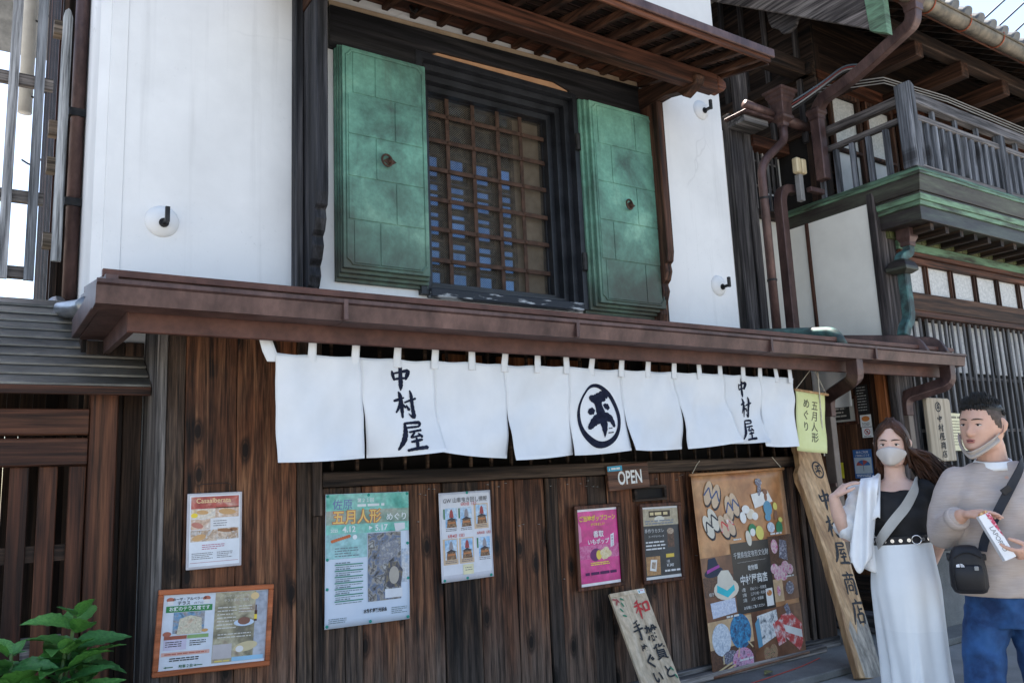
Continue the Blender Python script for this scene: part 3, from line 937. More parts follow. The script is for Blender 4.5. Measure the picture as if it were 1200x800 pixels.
HX0, HX1 = 1.36, 5.06
MB().box(1.50, 4.97, -0.285, -0.175, 4.565, 4.713).build('front_purlin', W_HOODX, hood, 0.008)
MB().prism([(4.97, -0.285, 4.58), (5.03, -0.285, 4.575), (5.075, -0.285, 4.62), (5.07, -0.285, 4.66), (5.03, -0.285, 4.69), (4.97, -0.285, 4.71)], (0, 0.11, 0)).build('purlin_end', W_HOODX, hood, 0.008)
MB().box(1.50, 5.0, 0.27, 0.398, 4.872, 4.985).build('wall_plate', W_HOODX, hood, 0.006)
pr = None
for k in range(17):
    x = 4.955 - 0.222 * k
    if pr is None:
        pr = MB().prism([(x - 0.024, -0.73, hz(-0.73)), (x + 0.024, -0.73, hz(-0.73)), (x + 0.024, -0.73, hz(-0.73) + 0.055), (x - 0.024, -0.73, hz(-0.73) + 0.055)], (0, 1.128, 0.2 * 1.128)).build('rafter', W_HOODY, hood, 0.004)
        pb = pr.location.copy()
    else:
        copy_at(pr, pb + Vector((-0.222 * k, 0, 0)))
pr = None
for k in range(13):
    y = -0.72 + 0.088 * k
    pr = MB().prism([(HX0 + 0.05, y, hz(y) + 0.056), (HX0 + 0.05, y + 0.055, hz(y + 0.055) + 0.056), (HX0 + 0.05, y + 0.055, hz(y + 0.055) + 0.068), (HX0 + 0.05, y, hz(y) + 0.068)], (HX1 - HX0 - 0.1, 0, 0)).build('roof_lath', W_DARKX, hood)
MB().prism([(HX0, -0.76, hz(-0.76) + 0.069), (HX0, 0.398, hz(0.398) + 0.069), (HX0, 0.398, hz(0.398) + 0.095), (HX0, -0.76, hz(-0.76) + 0.095)], (HX1 - HX0, 0, 0)).build('roof_sheet', COPPER, hood)
MB().box(HX0 + 0.01, HX1 - 0.01, -0.757, -0.732, hz(-0.73) - 0.005, hz(-0.76) + 0.068).build('eave_board', W_HOODX, hood, 0.004)
MB().box(HX0 - 0.012, HX1 + 0.012, -0.785, -0.7575, hz(-0.76) + 0.035, hz(-0.76) + 0.105).build('copper_edge', COPPER, hood, 0.006)
for x in (HX0, HX1 - 0.03):
    MB().prism([(x, -0.73, hz(-0.73) - 0.012), (x, 0.39, hz(0.39) - 0.012), (x, 0.39, hz(0.39) + 0.068), (x, -0.73, hz(-0.73) + 0.068)], (0.03, 0, 0)).build('verge_board', W_HOODY, hood, 0.003)
for x in (2.45, 3.62):      # iron hooks under the hood
    MB().tube([(x, 0.30, 4.87), (x, 0.28, 4.83), (x + 0.01, 0.25, 4.80), (x + 0.015, 0.22, 4.815)], 0.011, 8).build('hood_hook', IRON, hood)
# carved fins that carry the hood
for (x, mt, lab) in ((1.668, W_BLACKZ, 0), (4.685, W_HOODZ, 1)):
    yw = 0.398
    yo = 0.075 if lab == 0 else 0.15
    zb = 2.62
    prof = [(yw, zb), (yo + 0.20, zb), (yo + 0.17, zb + 0.03), (yo + 0.19, zb + 0.07), (yo + 0.16, zb + 0.10), (yo + 0.13, zb + 0.16), (yo + 0.145, zb + 0.22), (yo + 0.11, zb + 0.26), (yo + 0.08, zb + 0.34),
            (yo + 0.095, zb + 0.40), (yo + 0.06, zb + 0.43), (yo + 0.035, zb + 0.50), (yo + 0.045, zb + 0.56), (yo + 0.015, zb + 0.58), (yo, zb + 0.66), (yo, 4.60), (yw, 4.60)]
    MB().prism([(x, a, b) for a, b in prof], (0.075, 0, 0)).build('carved_fin', mt, hood, 0.006)
    MB().box(x - 0.055 if lab == 0 else x + 0.078, x - 0.003 if lab == 0 else x + 0.125, 0.31, yw, zb, 4.86).build('wall_post', mt, hood, 0.006)
    MB().prism([(x - 0.01, 0.398, 4.602), (x - 0.01, 0.05, 4.60), (x - 0.01, -0.10, 4.565), (x - 0.01, -0.16, 4.50), (x - 0.01, -0.24, 4.53), (x - 0.01, -0.31, 4.562), (x - 0.01, -0.33, 4.62), (x - 0.01, -0.29, 4.66), (x - 0.01, -0.173, 4.68), (x - 0.01, 0.398, 4.80)], (0.095, 0, 0)).build('bracket_arm', W_HOODY if lab else W_HOODY, hood, 0.006)
# storehouse roof above the picture
kr = MB()
kr.prism([(X0 - 0.6, -0.35, 7.1), (X0 - 0.6, 3.3, 9.0), (X0 - 0.6, 6.9, 7.1), (X0 - 0.6, 6.9, 7.3), (X0 - 0.6, 3.3, 9.2), (X0 - 0.6, -0.35, 7.3)], (X1 - X0 + 1.2, 0, 0))
kr.build('tiled_roof', TILE, store)

# ================================================================ SHOP FRONT (board wall, eave)
shop = thing('shop_building', 'dark charred board shop front with a long brown copper eave', 'building', (3.4, 0.1, 0))
# backing walls
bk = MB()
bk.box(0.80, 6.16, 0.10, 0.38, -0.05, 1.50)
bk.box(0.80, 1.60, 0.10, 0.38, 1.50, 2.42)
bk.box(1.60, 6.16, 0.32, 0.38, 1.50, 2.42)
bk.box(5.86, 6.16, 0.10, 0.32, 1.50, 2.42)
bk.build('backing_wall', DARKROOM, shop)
rp = random.Random(21)


def plank(x0, x1, z0, z1, y=0.0, mt=None):
    d = rp.uniform(-0.008, 0.005)
    mt = mt or (W_PLANK if rp.random() < 0.66 else W_PLANK2)
    e = MB()
    # slightly uneven edges
    n = 6
    L = [(x0 + rp.uniform(-0.002, 0.002), z0 + (z1 - z0) * i / n) for i in range(n + 1)]
    Rr = [(x1 + rp.uniform(-0.002, 0.002), z0 + (z1 - z0) * i / n) for i in range(n + 1)]
    e.prism([(a, y + d, b) for a, b in L] + [(a, y + d, b) for a, b in reversed(Rr)], (0, 0.025, 0))
    return e.build('plank', mt, shop, 0.003)


# corner post and left hand bay
MB().box(0.772, 0.822, -0.018, 0.38, -0.003, 2.40).build('corner_post', wood('silvered_corner', (0.03, 0.026, 0.024), (0.11, 0.10, 0.095), (0.19, 0.175, 0.165), 'Z', 60, 0.8), shop, 0.005)
for x0, x1, mt in ((0.824, 0.915, W_PLANK2), (0.918, 1.182, W_PLANK), (1.185, 1.512, W_PLANK)):
    plank(x0, x1, 0.03, 2.40, 0.0, mt)
plank(1.516, 1.60, 0.03, 2.40, -0.012, W_PLANK2)
MB().box(1.600, 1.652, -0.040, 0.04, 1.33, 2.40).build('window_post', W_RAIL if False else wood('grey_brown_post', (0.02, 0.014, 0.011), (0.07, 0.048, 0.036), (0.13, 0.095, 0.075), 'Z', 55, 0.75), shop, 0.004)
plank(1.603, 1.655, 0.03, 1.33, -0.016, W_PLANK2)
# boards below the rail
x = 1.660
widths = [0.135, 0.11, 0.26, 0.275, 0.26, 0.275, 0.24, 0.105, 0.26, 0.17, 0.28, 0.25, 0.27, 0.26, 0.24, 0.28, 0.25, 0.26, 0.12]
for i, wd_ in enumerate(widths):
    x1_ = min(x + wd_, 5.90)
    narrow = wd_ < 0.15
    if x < 5.86:
        plank(x, x1_ - 0.007, 0.03, 1.482, (-0.012 if narrow else (0.006 if i % 2 else 0.0)), W_PLANK2 if (i % 5 == 4 or narrow) else W_PLANK)
    x = x1_ + 0.0
# rail, lattice and sill under the curtain
MB().box(1.653, 5.90, -0.055, 0.03, 1.486, 1.572).build('window_rail', W_RAIL, shop, 0.006)
MB().box(1.653, 5.90, -0.030, 0.05, 2.335, 2.40).build('head_rail', W_RAIL, shop, 0.004)
lb = None
for k in range(27):
    xx = 1.73 + 0.155 * k
    if lb is None:
        lb = MB().box(xx - 0.008, xx + 0.008, 0.01, 0.03, 1.574, 2.333).build('lattice_bar', W_RAIL, shop)
        l0 = lb.location.copy()
    else:
        copy_at(lb, l0 + Vector((0.155 * k, 0, 0)))
for xa in (2.62, 3.05, 3.50, 3.95, 4.45):
    MB().box(xa, xa + 0.30, 0.26, 0.29, 2.02, 2.34).build('inner_panel', W_ORANGE, shop)
plank(5.86, 5.905, 1.572, 2.40, -0.006, W_PLANK2)
MB().box(5.905, 6.145, -0.025, 0.10, -0.003, 2.40).build('end_post', W_DARKZ, shop, 0.006)
MB().box(0.83, 6.15, -0.045, 0.06, -0.003, 0.075).build('ground_sill', W_GREYX, shop, 0.006)
# rusty staples and pins left by old notices
rst = random.Random(31)
stp = None
for k in range(46):
    sx_, sz_ = rst.uniform(1.7, 4.6), (rst.uniform(1.40, 1.46) if k < 30 else rst.uniform(0.75, 1.3))
    if stp is None:
        stp = MB().box(sx_ - 0.004, sx_ + 0.004, -0.022, -0.0, sz_, sz_ + 0.003).build('staple', STEEL, shop)
        sb_, s0_ = stp.location.copy(), (sx_, sz_)
    else:
        copy_at(stp, sb_ + Vector((sx_ - s0_[0], 0, sz_ - s0_[1])))
# letter slot with its frame
ls = MB()
ls.box(3.985, 4.30, -0.035, 0.004, 1.285, 1.305).box(3.985, 4.30, -0.035, 0.004, 1.375, 1.395).box(3.985, 4.01, -0.035, 0.004, 1.305, 1.375).box(4.275, 4.30, -0.035, 0.004, 1.305, 1.375)
ls = ls.build('letter_slot', W_RAIL, shop, 0.003)
MB().box(4.01, 4.275, -0.012, -0.009, 1.305, 1.375).build('slot_shade_sheet', DARKROOM, ls)  # dark sheet paints the shade inside the slot

# eave
EX0, EX1 = 0.405, 7.56
ev = MB()
ev.prism([(EX0 + 0.05, -0.57, 2.455), (EX0 + 0.05, 0.398, 2.60), (EX0 + 0.05, 0.398, 2.63), (EX0 + 0.05, -0.57, 2.482)], (EX1 - EX0 - 0.1, 0, 0))
ev.build('eave_roof', COPPER, shop)
for k in range(15):
    xx = 0.7 + 0.47 * k
    MB().prism([(xx - 0.006, -0.568, 2.483), (xx + 0.006, -0.568, 2.483), (xx + 0.006, -0.568, 2.50), (xx - 0.006, -0.568, 2.50)], (0, 0.96, 0.146)).build('roof_seam', COPPER, shop)
# box gutter in lengths with lapped joints
segs = [(EX0, 1.55), (1.55, 3.05), (3.05, 4.85), (4.85, 6.15), (6.15, EX1)]
for i, (a, b) in enumerate(segs):
    s_ = 0.0015 * (i % 2)
    gu = MB()
    prof = [(-0.655 - s_, 2.432), (-0.668 - s_, 2.432), (-0.668 - s_, 2.414), (-0.655 - s_, 2.405), (-0.640 - s_, 2.325 - s_), (-0.52, 2.318 - s_), (-0.52, 2.42), (-0.54, 2.42), (-0.54, 2.345), (-0.628, 2.345)]
    gu.prism([(a, y, z) for y, z in prof], (b - a - 0.001, 0, 0))
    gu.build('gutter', COPPER, shop)
    MB().box(b - 0.012, b + 0.012, -0.6705, -0.640, 2.326, 2.434).build('gutter_joint', COPPER, shop, 0.002) if i < 4 else None
MB().box(EX0 + 0.03, EX1 - 0.05, -0.585, -0.555, 2.462, 2.497).build('roof_edge', COPPER_RED, shop, 0.003)
# verge on the left, running back to the storehouse
MB().prism([(EX0, -0.655, 2.432), (EX0, 0.395, 2.445), (EX0, 0.395, 2.34), (EX0, -0.64, 2.325)], (0.035, 0, 0)).build('verge_fascia', COPPER, shop, 0.003)
MB().prism([(EX0 + 0.036, -0.655, 2.425), (EX0 + 0.036, 0.395, 2.55), (EX0 + 0.036, 0.395, 2.58), (EX0 + 0.036, -0.655, 2.455)], (0.05, 0, 0)).build('verge_cap', COPPER, shop)
# inner fascia and soffit boards
MB().box(0.56, EX1 - 0.12, -0.475, -0.445, 2.235, 2.345).build('inner_fascia', COPPER_RED, shop, 0.004)
MB().prism([(0.56, -0.444, 2.235), (0.56, 0.39, 2.26), (0.56, 0.39, 2.36), (0.56, -0.444, 2.345)], (0.03, 0, 0)).build('inner_fascia', COPPER, shop)
for k in range(4):
    y0 = -0.443 + 0.11 * k
    MB().box(0.592, EX1 - 0.12, y0, y0 + 0.106, 2.40 + 0.012 * k, 2.418 + 0.012 * k).build('soffit_board', W_DARKX, shop)
MB().box(EX0 + 0.037, 0.558, -0.52, 0.39, 2.335, 2.345).build('verge_soffit', COPPER, shop)
for k in range(16):
    xx = 0.9 + 0.43 * k
    MB().box(xx - 0.02, xx + 0.02, -0.443, -0.035, 2.345, 2.398).build('eave_rafter', W_DARKY, shop)

# rainwater pipes: two over the eave edge and under it
def curve(pts, n=5):
    """Round the corners of a polyline."""
    P = [Vector(p) for p in pts]
    out = [P[0]]
    for i in range(1, len(P) - 1):
        a, b, c = P[i - 1], P[i], P[i + 1]
        r = min((a - b).length, (c - b).length) * 0.45
        s, e = b + (a - b).normalized() * r, b + (c - b).normalized() * r
        for k in range(n + 1):
            t = k / n
            out.append(s * (1 - t) ** 2 + b * 2 * t * (1 - t) + e * t * t)
    out.append(P[-1])
    return out


for x_, back, px2 in ((5.96, -0.03, 6.24), (7.36, -0.19, 7.17)):
    d = MB()
    d.tube(curve([(x_, -0.58, 2.33), (x_, -0.58, 2.17), (px2, back - 0.06, 2.07), (px2, back - 0.06, 1.9)], 4), 1, sq=(0.105, 0.085))
    dn = d.build('downpipe_elbow', COPPER, shop, 0.004)
    MB().tube([(px2, back - 0.06, 1.9), (px2, back - 0.06, 0.0)], 1, sq=(0.092, 0.075)).build('downpipe', surf('faded_brown_pipe', (0.10, 0.075, 0.062), (0.16, 0.125, 0.105), 4.0, 0.5, 0.1), shop, 0.004)
    MB().box(px2 - 0.055, px2 + 0.055, back - 0.10, back + 0.02, 1.30, 1.33).build('pipe_clip', COPPER, shop)
pt = MB().tube(curve([(5.75, 0.25, 2.66), (5.80, -0.54, 2.545), (5.80, -0.60, 2.42)]), 0.048, 12).build('roof_pipe', COPPER_TEAL, shop, smooth='all')
MB().tube(curve([(6.75, 0.10, 2.64), (6.98, -0.54, 2.545), (6.98, -0.60, 2.42)]), 1, sq=(0.09, 0.09)).build('roof_pipe', COPPER, shop, 0.008)
MB().tube(curve([(7.12, 0.0, 2.62), (7.30, -0.54, 2.545), (7.30, -0.60, 2.42)]), 1, sq=(0.10, 0.10)).build('roof_pipe', COPPER, shop, 0.008)
MB().tube(curve([(0.37, 1.02, 2.66), (0.375, 0.96, 2.60), (0.44, 0.35, 2.50), (0.46, 0.20, 2.49)]), 0.05, 14).build('verge_pipe', STEEL, shop, smooth='all')

# ================================================================ GATE beside the shop, with its little copper roof
gate = thing('roofed_gate', 'dark timber gate with slatted door under a small lapped copper roof', 'gate', (0.3, 0.28, 0))
gr = bpy.data.objects.new('gate_roof', None)
COL.objects.link(gr)
gr.parent = gate
gr.location = Vector((0.3, 0.5, 2.05)) - gate.location
NR = 10
for k in range(NR):
    t0, t1 = k / NR, (k + 1) / NR
    ya, yb = 0.12 + 0.80 * t0, 0.12 + 0.80 * t1
    za, zb = 2.045 + 0.60 * t0, 2.045 + 0.60 * t1
    xr = 0.768 if ya < 0.38 else 0.46
    if ya < 0.38 and yb > 0.38:
        xr = 0.768
    MB().prism([(-2.2, ya, za + 0.006), (-2.2, yb + 0.01, zb - 0.002), (-2.2, yb + 0.01, zb + 0.008), (-2.2, ya, za + 0.020)], (2.2 + xr - 0.002, 0, 0)).build('roof_course', GATEROOF, gr, 0.002)
MB().prism([(-2.2, 0.13, 2.022), (-2.2, 0.93, 2.622), (-2.2, 0.93, 2.632), (-2.2, 0.13, 2.046)], (2.2 + 0.465, 0, 0)).build('roof_deck', W_DARKX, gr)
MB().box(-2.2, 0.766, 0.105, 0.128, 2.005, 2.050).build('roof_fascia', W_GATEX, gr, 0.003)
MB().prism([(-2.2, 0.93, 2.632), (-2.2, 1.73, 2.03), (-2.2, 1.73, 2.05), (-2.2, 0.93, 2.655)], (2.66, 0, 0)).build('rear_slope', GATEROOF, gr)
MB().box(0.497, 0.628, 0.22, 0.34, -0.06, 2.10).build('gate_post', W_GATEZ, gate, 0.006)
MB().box(-1.6, 0.495, 0.235, 0.325, 1.81, 1.945).build('gate_beam', W_GATEX, gate, 0.006)
MB().box(-1.6, 0.495, 0.245, 0.315, 1.655, 1.795).build('gate_beam', W_GATEX, gate, 0.006)
MB().box(0.415, 0.493, 0.27, 0.32, -0.0, 1.654).build('door_stile', W_GATEZ, gate, 0.005)
p = None
for k in range(10):
    xx = 0.322 - 0.126 * k
    if p is None:
        p = MB().box(xx - 0.042, xx + 0.042, 0.285, 0.307, 0.05, 1.654).build('slat', W_GATEZ, gate, 0.004)
        p0 = p.location.copy()
    else:
        copy_at(p, p0 + Vector((-0.126 * k, 0, 0)))
MB().box(-1.6, 0.414, 0.308, 0.33, 0.72, 0.82).build('door_ledge', W_GREYX, gate)
MB().box(-1.6, 0.414, 0.308, 0.33, 1.18, 1.26).build('door_ledge', W_DARKX, gate)
# boards behind, seen above the beam and through the slats
for k in range(22):
    xx = 0.44 - 0.066 * k
    if True:
        MB().box(xx - 0.032, xx + 0.032, 1.05, 1.08, 0.0, 2.3).build('rear_board', W_DARKZ, gate)
for k in range(3):  # dark boards added over the white wall where the gap reads dark
    MB().box(0.478 + 0.097 * k, 0.573 + 0.097 * k, 0.372, 0.396, -0.05, 2.33).build('gap_dark_board', W_DARKZ, gate, 0.003)
MB().box(0.455, 0.482, 0.40, 1.20, -0.05, 2.35).build('gap_dark_boarding', W_DARKZ, gate)

# ================================================================ PICKET SCREEN above the gate, on the left
pf = thing('picket_screen', 'tall silvered picket screen standing above the copper gate roof', 'fence', (0.05, 0.8, 2.7))
pk = None
for k, zt in ((0, 4.47), (1, 4.6), (2, 4.9), (3, 4.9), (4, 4.9), (5, 4.9)):
    xx = 0.338 - 0.132 * k
    e = MB()
    zb = 2.86 if k == 0 else 2.73
    e.prism([(xx - 0.026, 0.775, zb), (xx + 0.026, 0.775, zb), (xx + 0.026, 0.775, zt - 0.06), (xx + 0.012, 0.775, zt - 0.01), (xx, 0.775, zt), (xx - 0.018, 0.775, zt - 0.02), (xx - 0.026, 0.775, zt - 0.06)], (0, 0.025, 0))
    e.build('picket', W_BLUEP, pf, 0.002)
for zz, xr in ((3.96, 0.28), (3.235, 0.26), (2.78, 0.22)):
    MB().box(-1.2, xr, 0.801, 0.85, zz - 0.035, zz + 0.035).build('rail', W_GREYX, pf, 0.003)
MB().box(-0.62, -0.54, 0.851, 0.93, 2.4, 4.9).build('screen_post', W_GREYZ, pf, 0.003)

# slatted timber lean-to behind the screen
nb = thing('slatted_house', 'narrow dark slatted timber house side behind the picket screen', 'building', (0.4, 2.0, 0))
MB().box(0.365, 0.475, 1.25, 2.9, 0.0, 7.0).build('wall', W_DARKZ, nb)
for k in range(13):
    yy = 1.27 + 0.125 * k
    MB().box(0.325, 0.363, yy, yy + 0.05, 0.5, 7.0).build('slat', W_GATEZ if k % 3 == 0 else W_DARKZ, nb)
MB().box(0.335, 0.372, 1.19, 1.248, 0.5, 7.0).build('slat', W_DARKZ, nb)
for zz in (3.05, 3.55, 3.8, 4.5, 5.0):
    MB().box(0.285, 0.345, 1.17, 1.262, zz, zz + 0.09).build('nogging', wood('pale_nogging', (0.10, 0.075, 0.05), (0.2, 0.16, 0.12), (0.3, 0.25, 0.2), 'X', 40, 0.8), nb)
MB().tube([(0.44, 1.10, 7.0), (0.44, 1.10, 2.62)], 0.042, 12).build('downpipe', COPPER, nb, smooth='all')
for zz in (3.3, 3.9):
    MB().box(0.385, 0.478, 1.05, 1.16, zz, zz + 0.05).build('pipe_strap', IRON, nb)
MB().tube([(0.20, 3.1, 4.72), (0.20, 3.1, 8.0)], 0.055, 14).build('pale_pipe', surf('pale_pipe', (0.36, 0.34, 0.31), (0.46, 0.44, 0.40), 5.0, 0.7), nb, smooth='all')
for zz in (4.3, 4.9, 5.6):
    MB().tube(curve([(0.20, 3.1, zz), (0.27, 3.05, zz - 0.06), (0.28, 3.0, zz + 0.02), (0.40, 2.88, zz - 0.1)]), 0.009, 6).build('pipe_bracket', IRON, nb)

# ================================================================ TOWN HOUSE on the right with its balcony
house = thing('town_house', 'old timber town house with wooden balcony and lattice front beside the storehouse', 'building', (8.6, 0.5, 0))
HX, HY = 7.08, -0.25
# connecting wall set back between storehouse and house
cw = bpy.data.objects.new('link_wall', None)
COL.objects.link(cw)
cw.parent = house
cw.location = Vector((6.4, 0.75, 0)) - house.location
MB().box(5.775, HX, 0.78, 0.95, 0.0, 4.9).build('wall', WHITEP, cw)
MB().box(6.22, 6.40, 0.68, 0.779, 0.0, 5.05).build('post', W_POSTD, cw, 0.006)
MB().box(6.41, 6.52, 0.66, 0.779, 0.0, 5.6).build('post', W_POSTD, cw, 0.006)
MB().box(6.52, 6.98, 0.70, 0.779, 4.02, 4.10).build('rail', W_DARKX, cw, 0.004)
# small barred window
MB().box(6.52, 6.98, 0.74, 0.779, 4.10, 4.72).build('recess_shade_sheet', DARKROOM, cw)  # dark sheet stands in for the window's unlit depth
for k in range(6):
    MB().box(6.56 + 0.075 * k, 6.575 + 0.075 * k, 0.70, 0.72, 4.10, 4.72).build('window_bar', W_GREYZ, cw)
for zz in (4.35, 4.62):
    MB().box(6.52, 6.98, 0.722, 0.738, zz, zz + 0.02).build('window_bar', W_GREYX, cw)
MB().box(6.72, 6.90, 0.725, 0.738, 4.06, 4.30).build('pane_frame', surf('white_paint', (0.6, 0.6, 0.6), (0.72, 0.72, 0.71), 8, 0.6), cw)
MB().box(6.745, 6.875, 0.718, 0.7245, 4.085, 4.275).build('window_pane', MATS['window_glass'], cw)
MB().box(6.50, 7.06, 0.62, 0.779, 4.74, 4.86).build('head_beam', W_HOODX, cw, 0.005)
# pent gutter and rain hopper
MB().box(6.16, 6.52, 0.44, 0.66, 4.86, 4.93).build('gutter_board', W_GREYX, cw, 0.005)
MB().box(6.14, 6.60, 0.40, 0.68, 4.935, 4.965).build('gutter_edge', COPPER, cw, 0.004)
MB().tube([(6.16, 0.42, 5.02), (6.62, 0.42, 5.0)], 0.045, 12).build('gutter_pipe', COPPER, cw, smooth='all')
MB().tube([(6.70, 0.40, 4.98), (7.16, 0.42, 4.96)], 0.055, 12).build('gutter_pipe', COPPER, cw, smooth='all')
hp = MB()
for (z, a) in ((5.21, 0.13),):
    pass
prof = [(5.24, 0.125), (5.215, 0.125), (5.20, 0.105), (5.17, 0.105), (5.155, 0.090), (5.125, 0.09), (5.10, 0.075), (4.98, 0.072), (4.96, 0.085), (4.93, 0.08), (4.90, 0.045), (4.86, 0.04)]
hp.loft([[(6.64 + sx * a, 0.36 + sy * a, z) for sx, sy in ((-1, -1), (1, -1), (1, 1), (-1, 1))] for z, a in prof])
hp.build('rain_hopper', COPPER, cw, 0.004)
MB().tube(curve([(6.64, 0.36, 4.88), (6.64, 0.36, 4.72), (6.24, 0.30, 4.42), (6.16, 0.30, 4.30), (6.16, 0.30, 2.60)]), 0.042, 12).build('downpipe', COPPER, cw, smooth='all')
for zz in (4.0, 3.2):
    MB().tube([(6.16, 0.30, zz), (6.16, 0.30, zz + 0.02)], 0.047, 12).build('pipe_strap', IRON, cw)
# brown pipe in front of the white panel
MB().tube(curve([(6.92, 0.50, 4.28), (6.72, 0.50, 4.26), (6.66, 0.50, 4.15), (6.66, 0.50, 2.60)]), 1, sq=(0.10, 0.09)).build('downpipe', COPPER, cw, 0.006)

# left side wall of the house, ground floor
sw = bpy.data.objects.new('side_wall', None)
COL.objects.link(sw)
sw.parent = house
sw.location = Vector((HX, 0.3, 0)) - house.location
MB().box(HX, HX + 0.18, -0.168, 0.95, 2.45, 3.95).build('plaster_panel', WHITEP, sw)
MB().box(HX - 0.03, HX + 0.0, 0.50, 0.53, 2.40, 3.95).build('batten', W_GATEZ, sw, 0.003)
MB().box(HX - 0.02, HX + 0.27, HY, -0.17, 0.0, 4.05).build('corner_post', wood('split_grey_post', (0.02, 0.017, 0.018), (0.075, 0.066, 0.066), (0.14, 0.125, 0.125), 'Z', 42, 0.8, 0.5), sw, 0.008)
# timber panelling of the entrance, below the eave
for k in range(5):
    y0 = -0.17 + 0.19 * k
    MB().box(HX, HX + 0.04, y0, y0 + 0.188, 0.45, 2.42).build('panel_board', wood('brown_panelling', (0.05, 0.02, 0.010), (0.095, 0.040, 0.02), (0.14, 0.062, 0.03), 'Z', 40, 0.55), sw, 0.002)
MB().box(HX - 0.05, HX - 0.001, -0.16, -0.06, 0.4, 2.4).build('door_post', W_ORANGE, sw, 0.004)
MB().box(HX - 0.04, HX + 0.10, -0.02, 0.78, 2.43, 2.52).build('door_head', W_DARKY, sw, 0.004)
# entrance steps
MB().box(HX - 0.36, HX + 0.2, -0.10, 0.75, 0.0, 0.16).build('entrance_step', W_GREYY, sw, 0.006)
MB().box(HX - 0.18, HX + 0.2, -0.10, 0.75, 0.16, 0.32).build('entrance_step', W_DARKY, sw, 0.006)
MB().box(HX - 0.05, HX + 0.2, -0.10, 0.75, 0.32, 0.45).build('entrance_step', W_DARKY, sw, 0.006)

# front, ground floor
fr = bpy.data.objects.new('lattice_front', None)
COL.objects.link(fr)
fr.parent = house
fr.location = Vector((8.8, HY, 0)) - house.location
FX1 = 14.0
MB().box(7.36, FX1, HY + 0.14, HY + 0.2, 0.0, 4.0).build('backing', DARKROOM, fr)
MB().box(7.355, FX1, HY - 0.02, HY + 0.13, 2.92, 3.10).build('lintel', wood('brown_lintel', (0.03, 0.016, 0.010), (0.085, 0.045, 0.027), (0.15, 0.085, 0.055), 'X', 36, 0.7), fr, 0.006)
MB().box(7.355, FX1, HY - 0.03, HY + 0.13, 2.86, 2.915).build('lintel_lip', W_HOODX, fr, 0.004)
MB().box(7.355, FX1, HY - 0.01, HY + 0.13, 3.40, 3.46).build('head_rail', W_HOODX, fr, 0.004)
MB().box(7.355, FX1, HY - 0.035, HY + 0.13, 3.465, 3.51).build('head_rail', W_HOODX, fr, 0.004)
pp = None
for k in range(14):
    xa = 7.44 + 0.47 * k
    if pp is None:
        pp = MB().box(xa, xa + 0.40, HY + 0.05, HY + 0.06, 3.102, 3.398).build('paper_pane', PAPERW, fr)
        pq = pp.location.copy()
        st_ = MB().box(xa + 0.402, xa + 0.418, HY + 0.02, HY + 0.07, 3.102, 3.398).build('stile', W_HOODZ, fr)
        sq_ = st_.location.copy()
        copy_at(st_, sq_ + Vector((0.045, 0, 0)))
    else:
        copy_at(pp, pq + Vector((0.47 * k, 0, 0)))
        copy_at(st_, sq_ + Vector((0.47 * k, 0, 0)))
        copy_at(st_, sq_ + Vector((0.47 * k + 0.045, 0, 0)))
# shoji papers behind the lattice
for k in range(15):
    xa = 7.50 + 0.42 * k
    MB().box(xa, xa + 0.30, HY + 0.115, HY + 0.125, 2.36, 2.85).build('paper_pane', PAPERW, fr)
lb = None
for k in range(57):
    xa = 7.42 + 0.115 * k
    if lb is None:
        lb = MB().box(xa - 0.016, xa + 0.016, HY + 0.02, HY + 0.040, 0.75, 2.859).build('lattice_bar', W_LATT, fr, 0.003)
        l0 = lb.location.copy()
    else:
        copy_at(lb, l0 + Vector((0.115 * k, 0, 0)))
for zz in (1.2, 1.75, 2.28):
    MB().box(7.37, FX1, HY + 0.056, HY + 0.085, zz, zz + 0.03).build('lattice_rail', W_GREYX, fr)
MB().box(7.355, FX1, HY - 0.01, HY + 0.10, 0.66, 0.75).build('sill', W_GREYX, fr, 0.005)
MB().box(7.355, FX1, HY + 0.0, HY + 0.09, 0.0, 0.66).build('dado', CONCRETE, fr)
# copper scale frieze under the balcony
MB().box(7.355, FX1, HY - 0.02, HY + 0.12, 3.515, 3.60).build('frieze_board', COPPER_GREEN, fr, 0.004)
MB().box(7.20, FX1, HY - 0.02, HY + 0.12, 3.60, 3.74).build('frieze_backing', COPPER_OLIVE, fr)
sc = None
for k in range(62):
    xa = 7.22 + 0.108 * k
    if sc is None:
        sc = MB().prism([(xa, HY - 0.021, 3.605), (xa + 0.10, HY - 0.021, 3.605), (xa + 0.10, HY - 0.021, 3.735), (xa, HY - 0.021, 3.735)], (0, -0.012, 0)).build('copper_scale', COPPER_OLIVE, fr, 0.004)
        s0 = sc.location.copy()
    else:
        q = copy_at(sc, s0 + Vector((0.108 * k, 0, 0)))

# balcony
bal = bpy.data.objects.new('balcony', None)
COL.objects.link(bal)
bal.parent = house
bal.location = Vector((8.6, -0.2, 3.7)) - house.location
BX, BY = 7.04, -0.74
prof = [(0.10, 3.665), (0.10, 3.80), (0.075, 3.81), (0.075, 3.87), (0.05, 3.90), (0.06, 3.93), (0.045, 3.97), (0.01, 4.03), (0.01, 4.06), (0.0, 4.075), (0.0, 4.135), (0.0, 4.15)]


def cornice(z_lo, z_hi, inset0, inset1, mt, name):
    e = MB()
    q0 = [(BX + inset0, 0.74), (BX + inset0, BY + inset0), (FX1, BY + inset0), (FX1, 0.74)]
    q1 = [(BX + inset1, 0.74), (BX + inset1, BY + inset1), (FX1, BY + inset1), (FX1, 0.74)]
    e.loft([[(a, b, z_lo) for a, b in q0], [(a, b, z_hi) for a, b in q1]])
    return e.build(name, mt, bal, 0.003)


